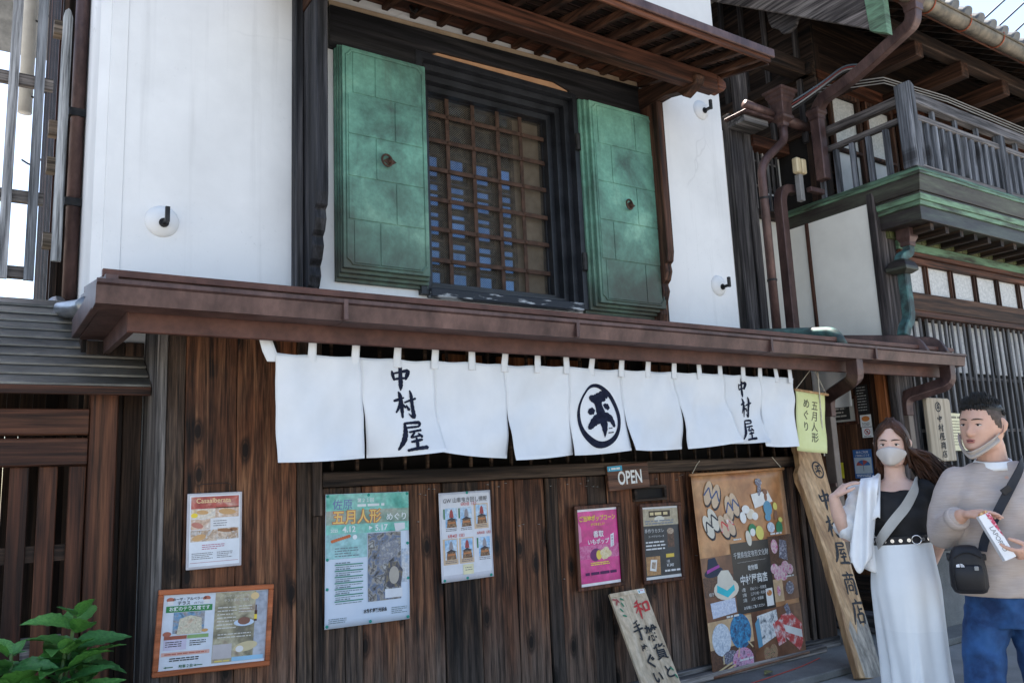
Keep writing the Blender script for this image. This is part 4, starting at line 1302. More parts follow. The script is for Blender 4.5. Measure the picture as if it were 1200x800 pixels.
cornice(3.665, 3.80, 0.085, 0.085, COPPER_DULL, 'cornice_band')
cornice(3.802, 3.845, 0.070, 0.065, COPPER_GREEN, 'cornice_band')
cornice(3.847, 3.90, 0.055, 0.045, COPPER_GREEN, 'cornice_band')
cornice(3.902, 3.925, 0.058, 0.058, COPPER_DULL, 'cornice_band')
cornice(3.927, 4.07, 0.045, 0.012, COPPER_DULL, 'cornice_band')
cornice(4.072, 4.10, 0.004, 0.004, COPPER_GREEN, 'cornice_band')
cornice(4.102, 4.150, 0.0, 0.03, COPPER_GREEN, 'cornice_band')
# underside joists
for k in range(25):
    xa = 7.35 + 0.26 * k
    MB().box(xa - 0.03, xa + 0.03, BY + 0.12, HY - 0.02, 3.60, 3.664).build('joist', W_DARKY, bal)
MB().box(HX + 0.19, FX1, HY + 0.12, 0.6, 3.62, 3.66).build('soffit', W_DARKX, bal)
# railing
MB().prism([(7.055, -0.715, 4.15), (7.185, -0.715, 4.15), (7.185, -0.715, 4.96), (7.12, -0.715, 5.0), (7.055, -0.715, 4.97)], (0, 0.13, 0)).build('corner_newel', W_BALZ, bal, 0.006)
MB().box(7.187, FX1, -0.700, -0.610, 4.795, 4.91).build('hand_rail', W_BALX, bal, 0.006)
MB().box(7.187, FX1, -0.685, -0.625, 4.645, 4.70).build('middle_rail', W_BALX, bal, 0.004)
MB().box(7.187, FX1, -0.685, -0.625, 4.152, 4.20).build('bottom_rail', W_BALX, bal, 0.004)
bs = None
for k in range(49):
    xa = 7.27 + 0.135 * k
    ztop = 4.839 if k % 3 == 2 else 4.652
    if k % 3 == 2:
        MB().box(xa - 0.022, xa + 0.022, -0.674, -0.640, 4.702, 4.794).build('baluster_cap', W_BALZ, bal)
    if bs is None:
        bs = MB().box(xa - 0.032, xa + 0.032, -0.680, -0.636, 4.202, 4.644).build('baluster', W_BALZ, bal, 0.004)
        b0_ = bs.location.copy()
    else:
        copy_at(bs, b0_ + Vector((0.135 * k, 0, 0)))
MB().box(8.75, 8.84, -0.705, -0.615, 4.152, 4.794).build('rail_post', W_BALZ, bal, 0.004)
# side run of the railing
MB().box(7.08, 7.16, -0.584, 0.36, 4.80, 4.885).build('hand_rail', W_GREYY, bal, 0.005)
MB().box(7.095, 7.145, -0.584, 0.36, 4.62, 4.68).build('middle_rail', W_GREYY, bal, 0.004)
for k in range(5):
    ya = -0.42 + 0.18 * k
    MB().box(7.097, 7.143, ya - 0.025, ya + 0.025, 4.152, 4.619).build('baluster', W_BALZ, bal, 0.004)

# upper storey
us = bpy.data.objects.new('upper_storey', None)
COL.objects.link(us)
us.parent = house
us.location = Vector((8.6, 0.3, 4.1)) - house.location
UY = 0.30
MB().box(7.30, FX1, UY + 0.10, UY + 0.2, 4.10, 6.38).build('backing', W_DARKX, us)
MB().box(7.12, 7.26, UY - 0.02, UY + 0.15, 4.10, 5.9).build('post', W_DARKZ, us, 0.005)
for k in range(10):
    xa = 7.42 + 0.64 * k
    wn = MB().box(xa, xa + 0.045, UY + 0.02, UY + 0.06, 4.2, 5.45)
    wn.box(xa + 0.50, xa + 0.545, UY + 0.02, UY + 0.06, 4.2, 5.45)
    wn.box(xa + 0.045, xa + 0.50, UY + 0.02, UY + 0.06, 5.405, 5.45)
    wn.box(xa + 0.045, xa + 0.50, UY + 0.02, UY + 0.06, 4.2, 4.26)
    wn.box(xa + 0.045, xa + 0.50, UY + 0.02, UY + 0.06, 4.78, 4.81)
    wn = wn.build('window', W_HOODZ, us)
    MB().box(xa + 0.046, xa + 0.499, UY + 0.07, UY + 0.075, 4.82, 5.40).build('pane', PAPERW, wn)
    MB().box(xa + 0.046, xa + 0.499, UY + 0.07, UY + 0.075, 4.27, 4.775).build('pane', surf('pale_curtain', (0.5, 0.52, 0.52), (0.62, 0.64, 0.64), 5.0, 0.5), wn)
MB().box(7.12, FX1, UY - 0.04, UY + 0.10, 5.46, 5.58).build('lintel', W_HOODX, us, 0.005)
# gable side: wide dark boards with grey battens
for k in range(11):
    zb = 4.9 + 0.19 * k
    y1g = 5.5
    MB().prism([(7.10, UY - 0.05, zb), (7.10, y1g, zb), (7.10, y1g, zb + 0.195), (7.10, UY - 0.05, zb + 0.195)], (0.03, 0, 0)).build('gable_board', W_DARKY if k % 2 else wood('brown_gable_board', (0.014, 0.009, 0.007), (0.04, 0.025, 0.018), (0.075, 0.048, 0.034), 'Y', 40, 0.75), us, 0.006)
    us_last = zb
MB().box(7.131, 7.16, UY - 0.04, 5.5, 4.0, 7.0).build('gable_backing', DARKROOM, us)
for ya in (0.42, 0.80, 1.10, 1.38):
    MB().box(7.055, 7.099, ya - 0.028, ya + 0.028, 4.8, 7.0).build('gable_batten', W_POSTD, us, 0.004)
MB().box(7.02, 7.099, 0.25, 3.0, 5.50, 5.62).build('gable_beam', W_DARKY, us, 0.005)
MB().box(6.45, 7.099, 0.30, 0.46, 5.50, 5.66).build('purlin_end', W_DARKX, us, 0.008)
MB().box(6.50, 7.099, 1.22, 1.38, 6.10, 6.26).build('purlin_end', W_DARKX, us, 0.008)
# cloud shaped end board hanging below the barge board
MB().prism([(6.60, 0.40, 6.20), (6.60, 0.02, 6.02), (6.60, -0.03, 5.90), (6.60, 0.04, 5.86), (6.60, 0.07, 5.80), (6.60, 0.15, 5.775), (6.60, 0.23, 5.80), (6.60, 0.27, 5.87), (6.60, 0.35, 5.93), (6.60, 0.38, 6.02)], (0.04, 0, 0)).build('gable_pendant', W_GREYY, us, 0.006)

# main roof: rafters, boards, tiles, barge board, gutter
rf = bpy.data.objects.new('main_roof', None)
COL.objects.link(rf)
rf.parent = house
rf.location = Vector((8.6, 0.6, 5.6)) - house.location
RS = 0.62


def rz(y):
    return 5.56 + RS * (y + 0.92)


RX0 = 6.52
MB().prism([(RX0, -0.92, rz(-0.92) + 0.07), (RX0, 4.0, rz(4.0) + 0.07), (RX0, 4.0, rz(4.0) + 0.10), (RX0, -0.92, rz(-0.92) + 0.10)], (FX1 - RX0 + 0.5, 0, 0)).build('roof_boarding', W_DARKX, rf)
MB().prism([(RX0, 4.0, rz(4.0) + 0.07), (RX0, 8.9, rz(-0.92) + 0.07), (RX0, 8.9, rz(-0.92) + 0.10), (RX0, 4.0, rz(4.0) + 0.10)], (FX1 - RX0 + 0.5, 0, 0)).build('rear_slope', TILE, rf)
ra = None
for k in range(26):
    xa = 6.72 + 0.29 * k
    if ra is None:
        ra = MB().prism([(xa - 0.028, -0.90, rz(-0.90)), (xa + 0.028, -0.90, rz(-0.90)), (xa + 0.028, -0.90, rz(-0.90) + 0.068), (xa - 0.028, -0.90, rz(-0.90) + 0.068)], (0, 1.6, 1.6 * RS)).build('rafter', W_DARKY, rf, 0.003)
        r0_ = ra.location.copy()
    else:
        copy_at(ra, r0_ + Vector((0.29 * k, 0, 0)))
for k in range(8):
    ya = -0.6 + 0.14 * k
    MB().box(6.56, FX1, ya, ya + 0.04, rz(ya) + 0.074, rz(ya) + 0.10).build('roof_lath', W_GREYX, rf) if False else None
for k in range(8):
    xa = 7.55 + 0.85 * k
    MB().prism([(xa - 0.07, -0.62, 5.40), (xa + 0.07, -0.62, 5.40), (xa + 0.07, -0.62, 5.56), (xa - 0.07, -0.62, 5.56)], (0, 0.95, 0.0)).build('eave_bracket', W_HOODY, rf, 0.006)
MB().box(6.60, FX1, -0.60, -0.48, 5.565, 5.70).build('eave_purlin', W_DARKX, rf, 0.006)
MB().box(RX0 + 0.02, FX1, -0.935, -0.905, rz(-0.92) - 0.01, rz(-0.92) + 0.12).build('eave_board', W_HOODX, rf, 0.004)
# barge board
def bz(y):
    return 5.409 + 0.708 * (y + 0.614)


MB().prism([(RX0 - 0.03, -0.78, bz(-0.78)), (RX0 - 0.03, 3.6, bz(3.6)), (RX0 - 0.03, 3.6, bz(3.6) + 0.36), (RX0 - 0.03, -0.78, bz(-0.78) + 0.36)], (0.05, 0, 0)).build('barge_board', W_GREYY, rf, 0.006)
MB().prism([(RX0 - 0.045, -0.92, bz(-0.92) - 0.01), (RX0 - 0.045, -0.76, bz(-0.76) - 0.02), (RX0 - 0.045, -0.74, bz(-0.74) + 0.375), (RX0 - 0.045, -0.92, bz(-0.92) + 0.375)], (0.08, 0, 0)).build('barge_cap', COPPER_GREEN, rf, 0.004)
# gutter with straps
gt = MB()
n = 10
ringL = []
for xa in (6.62, FX1):
    outer = [(xa, -1.0 + 0.075 * math.cos(t), 5.60 + 0.085 * math.sin(t)) for t in [math.pi + math.pi * k / n for k in range(n + 1)]]
    inner = [(xa, -1.0 + 0.068 * math.cos(t), 5.60 + 0.077 * math.sin(t)) for t in [math.pi + math.pi * k / n for k in range(n, -1, -1)]]
    ringL.append(outer + inner)
gt.loft(ringL)
gt.build('eave_gutter', GUTTER, rf, smooth=True)
MB().tube([(6.62, -1.078, 5.60), (FX1, -1.078, 5.60)], 0.012, 8).build('gutter_bead', GUTTER, rf, smooth='all')
for k in range(11):
    xa = 7.05 + 0.62 * k
    MB().tube([(xa, -1.0 + 0.082 * math.cos(t), 5.60 + 0.092 * math.sin(t)) for t in [math.pi * 0.9 + math.pi * 1.2 * q / 10 for q in range(11)]], 0.007, 6).build('gutter_strap', surf('red_copper_strap', (0.25, 0.06, 0.03), (0.34, 0.10, 0.05), 20.0, 0.5, 0.3), rf)
# decorated box downpipe from the gutter down to the balcony
hh = MB()
hh.loft([[(6.80 + sx * a, -1.0 + sy * a, z) for sx, sy in ((-1, -1), (1, -1), (1, 1), (-1, 1))] for z, a in ((5.72, 0.11), (5.66, 0.11), (5.63, 0.09), (5.55, 0.085), (5.50, 0.062), (5.44, 0.06))])
hh.build('gutter_hopper', COPPER, rf, 0.005)
MB().tube(curve([(6.80, -1.0, 5.46), (6.80, -0.98, 5.34), (6.90, -0.30, 5.16), (6.96, 0.10, 5.12), (6.98, 0.20, 5.02), (6.98, 0.20, 4.30)]), 1, sq=(0.11, 0.10)).build('box_downpipe', COPPER, rf, 0.008)
hb = MB()
hb.loft([[(6.98 + sx * a, 0.20 + sy * a, z) for sx, sy in ((-1, -1), (1, -1), (1, 1), (-1, 1))] for z, a in ((5.06, 0.055), (5.04, 0.075), (5.0, 0.075), (4.98, 0.06), (4.94, 0.06))])
hb.build('pipe_collar', COPPER, rf, 0.004)
# eave tiles with round ends
rt = None
for k in range(32):
    xa = 6.86 + 0.235 * k
    if rt is None:
        e = MB()
        d = Vector((0, 1, RS)).normalized()
        e.lathe((xa, -1.0, rz(-1.0) + 0.22), tuple(d), [(0, 0.03), (0.0, 0.062), (0.012, 0.066), (0.03, 0.066), (0.034, 0.055), (1.2, 0.055)], 14)
        rt = e.build('ridge_tile', TILE, rf, smooth=True)
        t0_ = rt.location.copy()
    else:
        copy_at(rt, t0_ + Vector((0.235 * k, 0, 0)))
MB().prism([(RX0 - 0.02, -1.0, rz(-1.0) + 0.125), (RX0 - 0.02, 4.0, rz(4.0) + 0.125), (RX0 - 0.02, 4.0, rz(4.0) + 0.18), (RX0 - 0.02, -1.0, rz(-1.0) + 0.18)], (FX1 - RX0 + 0.5, 0, 0)).build('tile_bed', TILE, rf)
# small teal pipe at the corner post, under the balcony
tp = MB()
tp.loft([[(7.33 + sx * a, -0.38 + sy * a, z) for sx, sy in ((-1, -1), (1, -1), (1, 1), (-1, 1))] for z, a in ((3.68, 0.07), (3.58, 0.07), (3.54, 0.05), (3.50, 0.05))])
tp.build('pipe_head', COPPER, bal, 0.004)
MB().tube(curve([(7.33, -0.38, 3.52), (7.33, -0.38, 3.44), (7.20, -0.36, 3.38), (7.20, -0.36, 3.30)]), 1, sq=(0.08, 0.08)).build('pipe_bend', COPPER_TEAL, bal, 0.006)
tq = MB()
tq.loft([[(7.21 + sx * a, -0.36 + sy * a, z) for sx, sy in ((-1, -1), (1, -1), (1, 1), (-1, 1))] for z, a in ((3.36, 0.05), (3.33, 0.085), (3.28, 0.105), (3.25, 0.105), (3.22, 0.06))])
tq.build('pipe_collar', COPPER_DULL, bal, 0.004)
MB().tube(curve([(7.23, -0.36, 3.24), (7.23, -0.36, 2.80), (7.13, -0.36, 2.70), (7.10, -0.36, 2.62)]), 1, sq=(0.09, 0.09)).build('teal_downpipe', COPPER_TEAL, bal, 0.01)
# cables and insulators at the gable
for k, (z0, dz) in enumerate(((5.30, 0.0), (5.26, 0.02), (5.22, 0.0), (5.34, 0.03))):
    pts = [(6.66, 0.42, 4.98 + 0.03 * k), (6.80, 0.25, 5.08 + 0.03 * k), (6.93, 0.05, 5.22 + 0.02 * k), (7.0, -0.15, 5.32 + 0.02 * k), (7.1, -0.28, 5.30 + 0.02 * k), (7.3, -0.25, 5.36)]
    MB().tube(curve(pts, 3), 0.008, 6).build('cable', [IRON, PVC, surf('red_cable', (0.12, 0.02, 0.02), (0.2, 0.03, 0.03), 9, 0.5), surf('blue_grey_cable', (0.06, 0.09, 0.12), (0.1, 0.14, 0.18), 9, 0.5)][k], house, smooth='all')
for k in range(3):
    z = 5.30 - 0.05 * k
    MB().tube([(7.09, 0.28, 5.36 - 0.03 * k), (7.5, -0.25, 5.33 - 0.03 * k), (8.4, -0.40, 5.27 - 0.03 * k), (FX1, -0.45, 5.20 - 0.05 * k)], 0.006, 6).build('cable', PVC, house)
for k in range(2):
    i_ = MB()
    xa = 6.80 + 0.085 * k
    i_.box(xa - 0.035, xa + 0.035, 0.33, 0.40, 4.40, 4.56)
    i_.build('insulator', surf('cream_insulator', (0.5, 0.4, 0.24), (0.6, 0.5, 0.32), 9, 0.4), house, 0.012)
MB().box(6.82, 6.88, 0.36, 0.42, 4.12, 4.40).build('insulator_bracket', PVC, house, 0.004)
MB().box(6.88, 7.12, 0.28, 0.34, 4.20, 4.25).build('insulator_bracket', COPPER, house, 0.004)

# power lines passing high above the roof, far behind
for k, (p0, p1, lab) in enumerate((((27.276, 15.529), (30.740, 17.999), 'thin dark power line nearest the roof tiles against the sky'), ((28.426, 15.661), (32.246, 18.327), 'thin dark power line between two others above the tiled roof'), ((29.272, 15.570), (31.970, 17.405), 'thin dark power line closest to the picture corner above the roof'))):
    d = ((p1[0] - p0[0]), (p1[1] - p0[1]))
    a = (p0[0] - d[0] * 2.2, 8.0, p0[1] - d[1] * 2.2)
    b_ = (p1[0] + d[0] * 2.0, 8.0, p1[1] + d[1] * 2.0)
    tag(MB().tube([a, b_], 0.035, 6).build('power_line', IRON, None), lab, 'cable', 'power lines above the roof')

# ================================================================ SHOP CURTAIN (noren)
noren = thing('shop_curtain', 'long white shop curtain with indigo characters hanging on a rope under the eave', 'curtain', (3.3, -0.4, 1.62))
NZ = 2.182
PAN = [  # x top left, x top right, x bottom left, x bottom right, z bottom left, z bottom right, sway, bulge
    (1.262, 1.739, 1.269, 1.743, 1.620, 1.632, 0.02, 0.035), (1.739, 2.195, 1.777, 2.209, 1.634, 1.655, -0.05, 0.02), (2.195, 2.683, 2.190, 2.664, 1.652, 1.610, 0.03, 0.03),
    (2.683, 3.152, 2.681, 3.182, 1.596, 1.622, 0.05, 0.03), (3.152, 3.623, 3.166, 3.616, 1.616, 1.638, 0.0, 0.02), (3.623, 4.099, 3.616, 4.104, 1.638, 1.640, 0.04, 0.025),
    (4.099, 4.588, 4.126, 4.670, 1.638, 1.680, -0.02, 0.04), (4.588, 4.992, 4.640, 4.961, 1.674, 1.676, -0.10, -0.01), (4.992, 5.385, 4.935, 5.376, 1.645, 1.640, 0.02, 0.04)]
TABX = [1.466, 1.711, 1.961, 2.2, 2.44, 2.683, 2.919, 3.14, 3.365, 3.617, 3.857, 4.101, 4.34, 4.562, 4.813, 5.006, 5.176, 5.351]


def nfold(x, z):
    t = (NZ - z) / 0.58
    y = -0.405 + 0.011 * math.cos(26.4 * (x - 1.466)) * max(0.0, 1 - 1.3 * t) ** 1.5 + 0.022 * t * math.sin(x * 2.3 + 0.9)
    y += 0.006 * math.sin(9 * (x * 1.3 + z * 0.8)) * t + 0.005 * math.sin(23 * (x * 0.5 - z) + 1.0) * (1 - t)
    y += 0.034 * mnoise.noise(Vector((x * 2.6 + z * 1.5, z * 2.2, 2.0))) + 0.022 * mnoise.noise(Vector((x * 6.0 - z * 5.0, z * 3.0 + x * 2.0, 5.0))) + 0.004 * mnoise.noise(Vector((x * 17.0, z * 9.0, 1.0)))
    return y


def npoint(k, u, v, h=0.0):
    """Point of panel k at u,v in 0..1 (v from the top), lifted h towards the street."""
    a, b, c, d, zl, zr, sway, bulge = PAN[k]
    free = max(0.0, (v - 0.42) / 0.58)
    x = (a + (b - a) * u) * (1 - free) + (c + (d - c) * u) * free
    zb = zl + (zr - zl) * u - 0.006 * math.sin(math.pi * u)
    dip = 0.008 * (1 - math.cos(2 * math.pi * (x - 1.466) / 0.238))
    z = (NZ - dip * 0.6) * (1 - v) + zb * v
    y = nfold(x, z) + free * free * (sway * (u - 0.5) * 2.0) - free * bulge
    return Vector((x, y - h, z))


def nflat(k):
    """u, v in metres from the panel's upper left to the point on the cloth."""
    a, b = PAN[k][0], PAN[k][1]
    return lambda u, v, h: npoint(k, u / (b - a), v / 0.545, h)


for k in range(9):
    e = MB().sheet(lambda u, v: npoint(k, u, v), 24, 26)
    e.build('panel', CLOTH, noren, smooth='all', fix=False, solid=0.0015)
    hm = MB().sheet(lambda u, v: npoint(k, u, 0.965 + 0.035 * v, 0.0018), 24, 1)
    hm.build('hem', CLOTH, noren, smooth='all', fix=False)
for k, x in enumerate([1.262] + TABX):
    xt = x if k else 1.205
    tb = MB()
    wd_ = 0.026 if k else 0.04
    def tabf(u, v):
        xx = (xt + (x - xt) * v) + (u - 0.5) * 2 * wd_ * (0.8 + 0.2 * v)
        if v < 0.5:
            return (xx, -0.412 + (nfold(x, NZ) - 0.006 + 0.412) * v * 2, 2.278 - 0.096 * v * 2)
        return (xx, nfold(x, NZ) - 0.006, 2.182 - 0.05 * (v - 0.5) * 2)
    tb.sheet(tabf, 3, 10)
    tb.build('hanging_tab', CLOTH, noren, smooth='all', fix=False, solid=0.002)
# brushed characters
def nchar(k, ch, cu, v0, wd_, ht_, name):
    e = MB()
    F0 = Face((0, 0, 0))
    F0.brush(e, ch, cu - wd_ / 2, v0, wd_, ht_, 0.003, 0, 1.0, nflat(k))
    return e


for k, base, sc in ((1, 0.245, 1.0), (7, 0.215, 0.98)):
    e = MB()
    F0 = Face((0, 0, 0))
    f = nflat(k)
    wk = 1.0 if k == 1 else 0.85
    ww = 0.135 * wk
    F0.brush(e, '中', base - ww * 0.55, 0.030, ww, 0.15, 0.003, 0, 1.3, f)
    F0.brush(e, '村', base - ww * 0.42, 0.188, ww, 0.15, 0.003, 0, 1.25, f)
    F0.brush(e, '屋', base - ww * 0.45, 0.358, ww * 1.15, 0.165, 0.003, 0, 1.2, f)
    e.build('brushed_characters', INDIGO, noren, fix=False)
# round crest
e = MB()
f = nflat(4)
cu, cv, ra_, rb_ = 0.235, 0.305, 0.182, 0.205
N = 48
vs, fs = [], []
for i in range(N + 1):
    t = 2 * math.pi * i / N
    thick = 0.030 + 0.010 * math.sin(t * 1.0 + 0.6) - 0.006 * math.sin(2 * t)
    for q in range(3):
        s_ = 1 - (thick / ra_) * q / 2
        vs.append(f(cu + ra_ * s_ * math.cos(t), cv + rb_ * s_ * math.sin(t), 0.003))
for i in range(N):
    for q in range(2):
        a = i * 3 + q
        fs.append((a, a + 1, a + 4, a + 3))
e.add(vs, fs)
F0.brush(e, '平', cu - 0.105, cv - 0.150, 0.215, 0.28, 0.003, 0, 1.0, f)
for (q, w_) in ((0.0, 0.032), (0.028, 0.042)):
    ribbon(e, [(0, 0, 0.5), (0.5, -0.05, 0.4), (1, -0.15, 0.5)], cu + 0.055 - w_ / 8, cv + 0.082 + q, w_, 0.02, 0.55, f, 0.0034, 0)
e.build('round_crest', INDIGO, noren, fix=False)
# rope
rp_ = MB().tube(curve([(0.92, -0.46, 2.30), (1.205, -0.405, 2.272), (3.3, -0.405, 2.262), (5.42, -0.405, 2.285), (5.9, -0.40, 2.31)]), 0.007, 8)
rp_.build('rope', ROPE, noren, smooth='all')
MB().tube([(1.60, -0.405, 2.27), (1.66, -0.42, 2.36)], 0.006, 6).build('rope_tie', ROPE, noren)

# ================================================================ POSTERS AND SIGNS ON THE BOARD WALL
WHITE = ink(0.80, 0.81, 0.82)
PAPER = ink(0.70, 0.73, 0.78, 0.35)
INKB = ink(0.02, 0.02, 0.022)
INKG = ink(0.16, 0.16, 0.17)
RED = ink(0.50, 0.03, 0.03)
GREEN = ink(0.03, 0.22, 0.06)
TEAL = ink(0.02, 0.30, 0.24)
YELLOW = ink(0.80, 0.60, 0.06)
ORANGE = ink(0.65, 0.22, 0.05)
BLUE = ink(0.03, 0.16, 0.45)
SKYB = ink(0.25, 0.48, 0.72)
CREAMP = ink(0.72, 0.66, 0.50)
PINKP = ink(0.72, 0.25, 0.30)
rr = random.Random(5)


def nails(face, pts, parent, mt=TEAL, r=0.007):
    for (u, v) in pts:
        e = MB()
        e.lathe(face.p(u, v, 0.002), tuple(face.n), [(0, r), (0.003, r), (0.006, r * 0.6), (0.007, 0.001)], 8)
        e.build('push_pin', mt, parent)


# --- small menu in a white stand frame
t = thing('small_menu_poster', 'small white framed bakery menu hanging above the orange frame', 'poster', (1.07, -0.02, 1.10))
F = Face((0.932, -0.022, 1.485), (1, 0, 0.0))
wd_, ht_ = 0.277, 0.383
e = MB()
F.board(e, 0, 0, wd_, ht_, 0.0, 0.012)
e.build('backing', surf('pale_mauve_plastic', (0.42, 0.40, 0.43), (0.52, 0.50, 0.53), 9, 0.35), t, 0.003)
e = MB()
F.rect(e, 0.012, 0.012, wd_ - 0.012, ht_ - 0.014, 0.0135, 0)
F.rect(e, 0.018, 0.018, wd_ - 0.018, 0.080, 0.0142, 1)
F.rect(e, 0.018, 0.081, 0.138, 0.130, 0.0142, 2)
F.rect(e, 0.139, 0.076, wd_ - 0.018, 0.128, 0.0142, 3)
F.rect(e, 0.018, 0.132, 0.115, 0.185, 0.0142, 3)
F.rect(e, 0.116, 0.132, wd_ - 0.018, 0.180, 0.0142, 4)
F.rect(e, 0.018, 0.188, 0.150, 0.245, 0.0142, 5)
F.rect(e, 0.151, 0.183, wd_ - 0.018, 0.240, 0.0142, 5)
F.ell(e, 0.06, 0.225, 0.035, 0.016, 0.0146, 6, -0.2)
F.ell(e, 0.20, 0.10, 0.045, 0.015, 0.0146, 6, 0.1)
F.ell(e, 0.035, 0.112, 0.017, 0.012, 0.0146, 7)
F.ell(e, 0.075, 0.098, 0.03, 0.011, 0.0146, 6, 0.1)
F.ell(e, 0.05, 0.163, 0.03, 0.014, 0.0146, 8, 0.3)
F.ell(e, 0.19, 0.195, 0.04, 0.009, 0.0146, 9, 0.1)
F.ell(e, 0.235, 0.192, 0.02, 0.009, 0.0146, 9, 0.1)
F.rect(e, 0.018, 0.349, wd_ - 0.018, 0.351, 0.0142, 10)
e.build('picture', [PAPER, photo('menu_red', [(0.30, 0.03, 0.03), (0.42, 0.08, 0.06), (0.6, 0.4, 0.33)], 12), photo('menu_bread', [(0.6, 0.55, 0.5), (0.7, 0.62, 0.52), (0.55, 0.36, 0.2)], 20),
                    photo('menu_food', [(0.62, 0.52, 0.45), (0.55, 0.36, 0.25), (0.7, 0.62, 0.56)], 22), ink(0.72, 0.72, 0.74), photo('menu_plate', [(0.5, 0.42, 0.36), (0.62, 0.5, 0.4), (0.38, 0.25, 0.16), (0.6, 0.6, 0.6)], 25),
                    ink(0.58, 0.34, 0.15), YELLOW, ink(0.5, 0.2, 0.15), ink(0.32, 0.15, 0.07), ink(0.4, 0.1, 0.15)], t, fix=False)
e = MB()
F.text(e, 'Casaalberata', wd_ / 2 - 0.008, 0.050, 0.034, 0.0150, 1, 0.012, 'C')
F.lines(e, 0.13, 0.143, 0.20, 3, 0.012, 0.0035, 0.0150, 0)
F.lines(e, 0.075, 0.262, 0.19, 3, 0.010, 0.0035, 0.0150, 2)
F.lines(e, 0.025, 0.302, 0.13, 4, 0.009, 0.0032, 0.0150, 0)
F.lines(e, 0.15, 0.302, 0.23, 4, 0.009, 0.0032, 0.0150, 0)
e.build('lettering', [INKG, ink(0.75, 0.55, 0.3), ink(0.45, 0.1, 0.2)], t, fix=False)
MB().tube(curve([(1.0, -0.022, 1.485), (0.985, -0.02, 1.53), (1.15, -0.02, 1.535), (1.16, -0.022, 1.487)], 3), 0.0015, 5).build('hanging_wire', IRON, t)

# --- orange frame with two leaflets
t = thing('orange_framed_notice', 'orange wooden frame holding a white and a photographic cafe leaflet', 'framed notice', (1.08, -0.03, 0.58))
F = Face((0.806, -0.02, 1.020), (1, 0, -0.052))
wd_, ht_, b_ = 0.575, 0.412, 0.026
e = MB()
F.board(e, 0, 0, wd_, b_, 0, 0.024)
F.board(e, 0, ht_ - b_, wd_, ht_, 0, 0.024)
F.board(e, 0, b_, b_, ht_ - b_, 0, 0.024)
F.board(e, wd_ - b_, b_, wd_, ht_ - b_, 0, 0.024)
e.build('frame', W_ORFRAME, t, 0.004)
e = MB()
F.board(e, b_, b_, wd_ - b_, ht_ - b_, 0, 0.010)
e.build('backing', ink(0.66, 0.70, 0.76), t)
e = MB()
m_ = b_ + 0.004
F.rect(e, m_ + 0.012, m_ + 0.052, m_ + 0.235, m_ + 0.082, 0.0116, 0)
F.rect(e, m_ + 0.05, m_ + 0.084, m_ + 0.20, m_ + 0.185, 0.0116, 1)
F.poly(e, [(m_ + 0.08, m_ + 0.115), (m_ + 0.07, m_ + 0.19), (m_ + 0.19, m_ + 0.19), (m_ + 0.185, m_ + 0.115), (m_ + 0.13, m_ + 0.10)], 0.0122, 2)
F.rect(e, m_ + 0.012, m_ + 0.195, m_ + 0.12, m_ + 0.212, 0.0116, 3)
F.rect(e, m_ + 0.122, m_ + 0.195, m_ + 0.225, m_ + 0.212, 0.0116, 4)
F.rect(e, m_ + 0.012, m_ + 0.213, m_ + 0.12, m_ + 0.262, 0.0116, 5)
F.rect(e, m_ + 0.005, m_ + 0.272, m_ + 0.235, m_ + 0.290, 0.0116, 6)
for (u, v) in ((0.03, 0.022), (0.205, 0.022)):
    F.ell(e, m_ + u, m_ + v, 0.019, 0.012, 0.0116, 7)
    F.rect(e, m_ + u - 0.014, m_ + v + 0.006, m_ + u + 0.014, m_ + v + 0.024, 0.0120, 8)
F.ell(e, m_ + 0.025, m_ + 0.185, 0.02, 0.012, 0.0120, 7)
F.ell(e, m_ + 0.205, m_ + 0.178, 0.016, 0.008, 0.0120, 9)
# photographic leaflet on the right half
F.rect(e, m_ + 0.248, b_ + 0.004, m_ + 0.455, ht_ - b_ - 0.012, 0.0112, 10)
F.rect(e, m_ + 0.455, b_ + 0.004, wd_ - b_ - 0.002, ht_ - b_ - 0.012, 0.0112, 11)
F.rect(e, m_ + 0.25, m_ + 0.255, m_ + 0.345, m_ + 0.325, 0.0118, 12)
F.ell(e, m_ + 0.40, m_ + 0.155, 0.052, 0.018, 0.0118, 13)
F.ell(e, m_ + 0.40, m_ + 0.147, 0.032, 0.019, 0.0123, 14)
F.ell(e, m_ + 0.415, m_ + 0.275, 0.062, 0.024, 0.0118, 15, -0.15)
F.ell(e, m_ + 0.385, m_ + 0.285, 0.02, 0.016, 0.0123, 8)
F.rect(e, m_ + 0.348, m_ + 0.322, wd_ - b_ - 0.01, m_ + 0.343, 0.0118, 16)
F.rect(e, m_ + 0.452, m_ + 0.098, m_ + 0.466, m_ + 0.152, 0.0126, 17)
F.rect(e, m_ + 0.456, m_ + 0.070, m_ + 0.462, m_ + 0.098, 0.0126, 17)
F.rect(e, m_ + 0.452, m_ + 0.118, m_ + 0.466, m_ + 0.142, 0.0129, 18)
F.ell(e, m_ + 0.45, m_ + 0.025, 0.022, 0.018, 0.0120, 19)
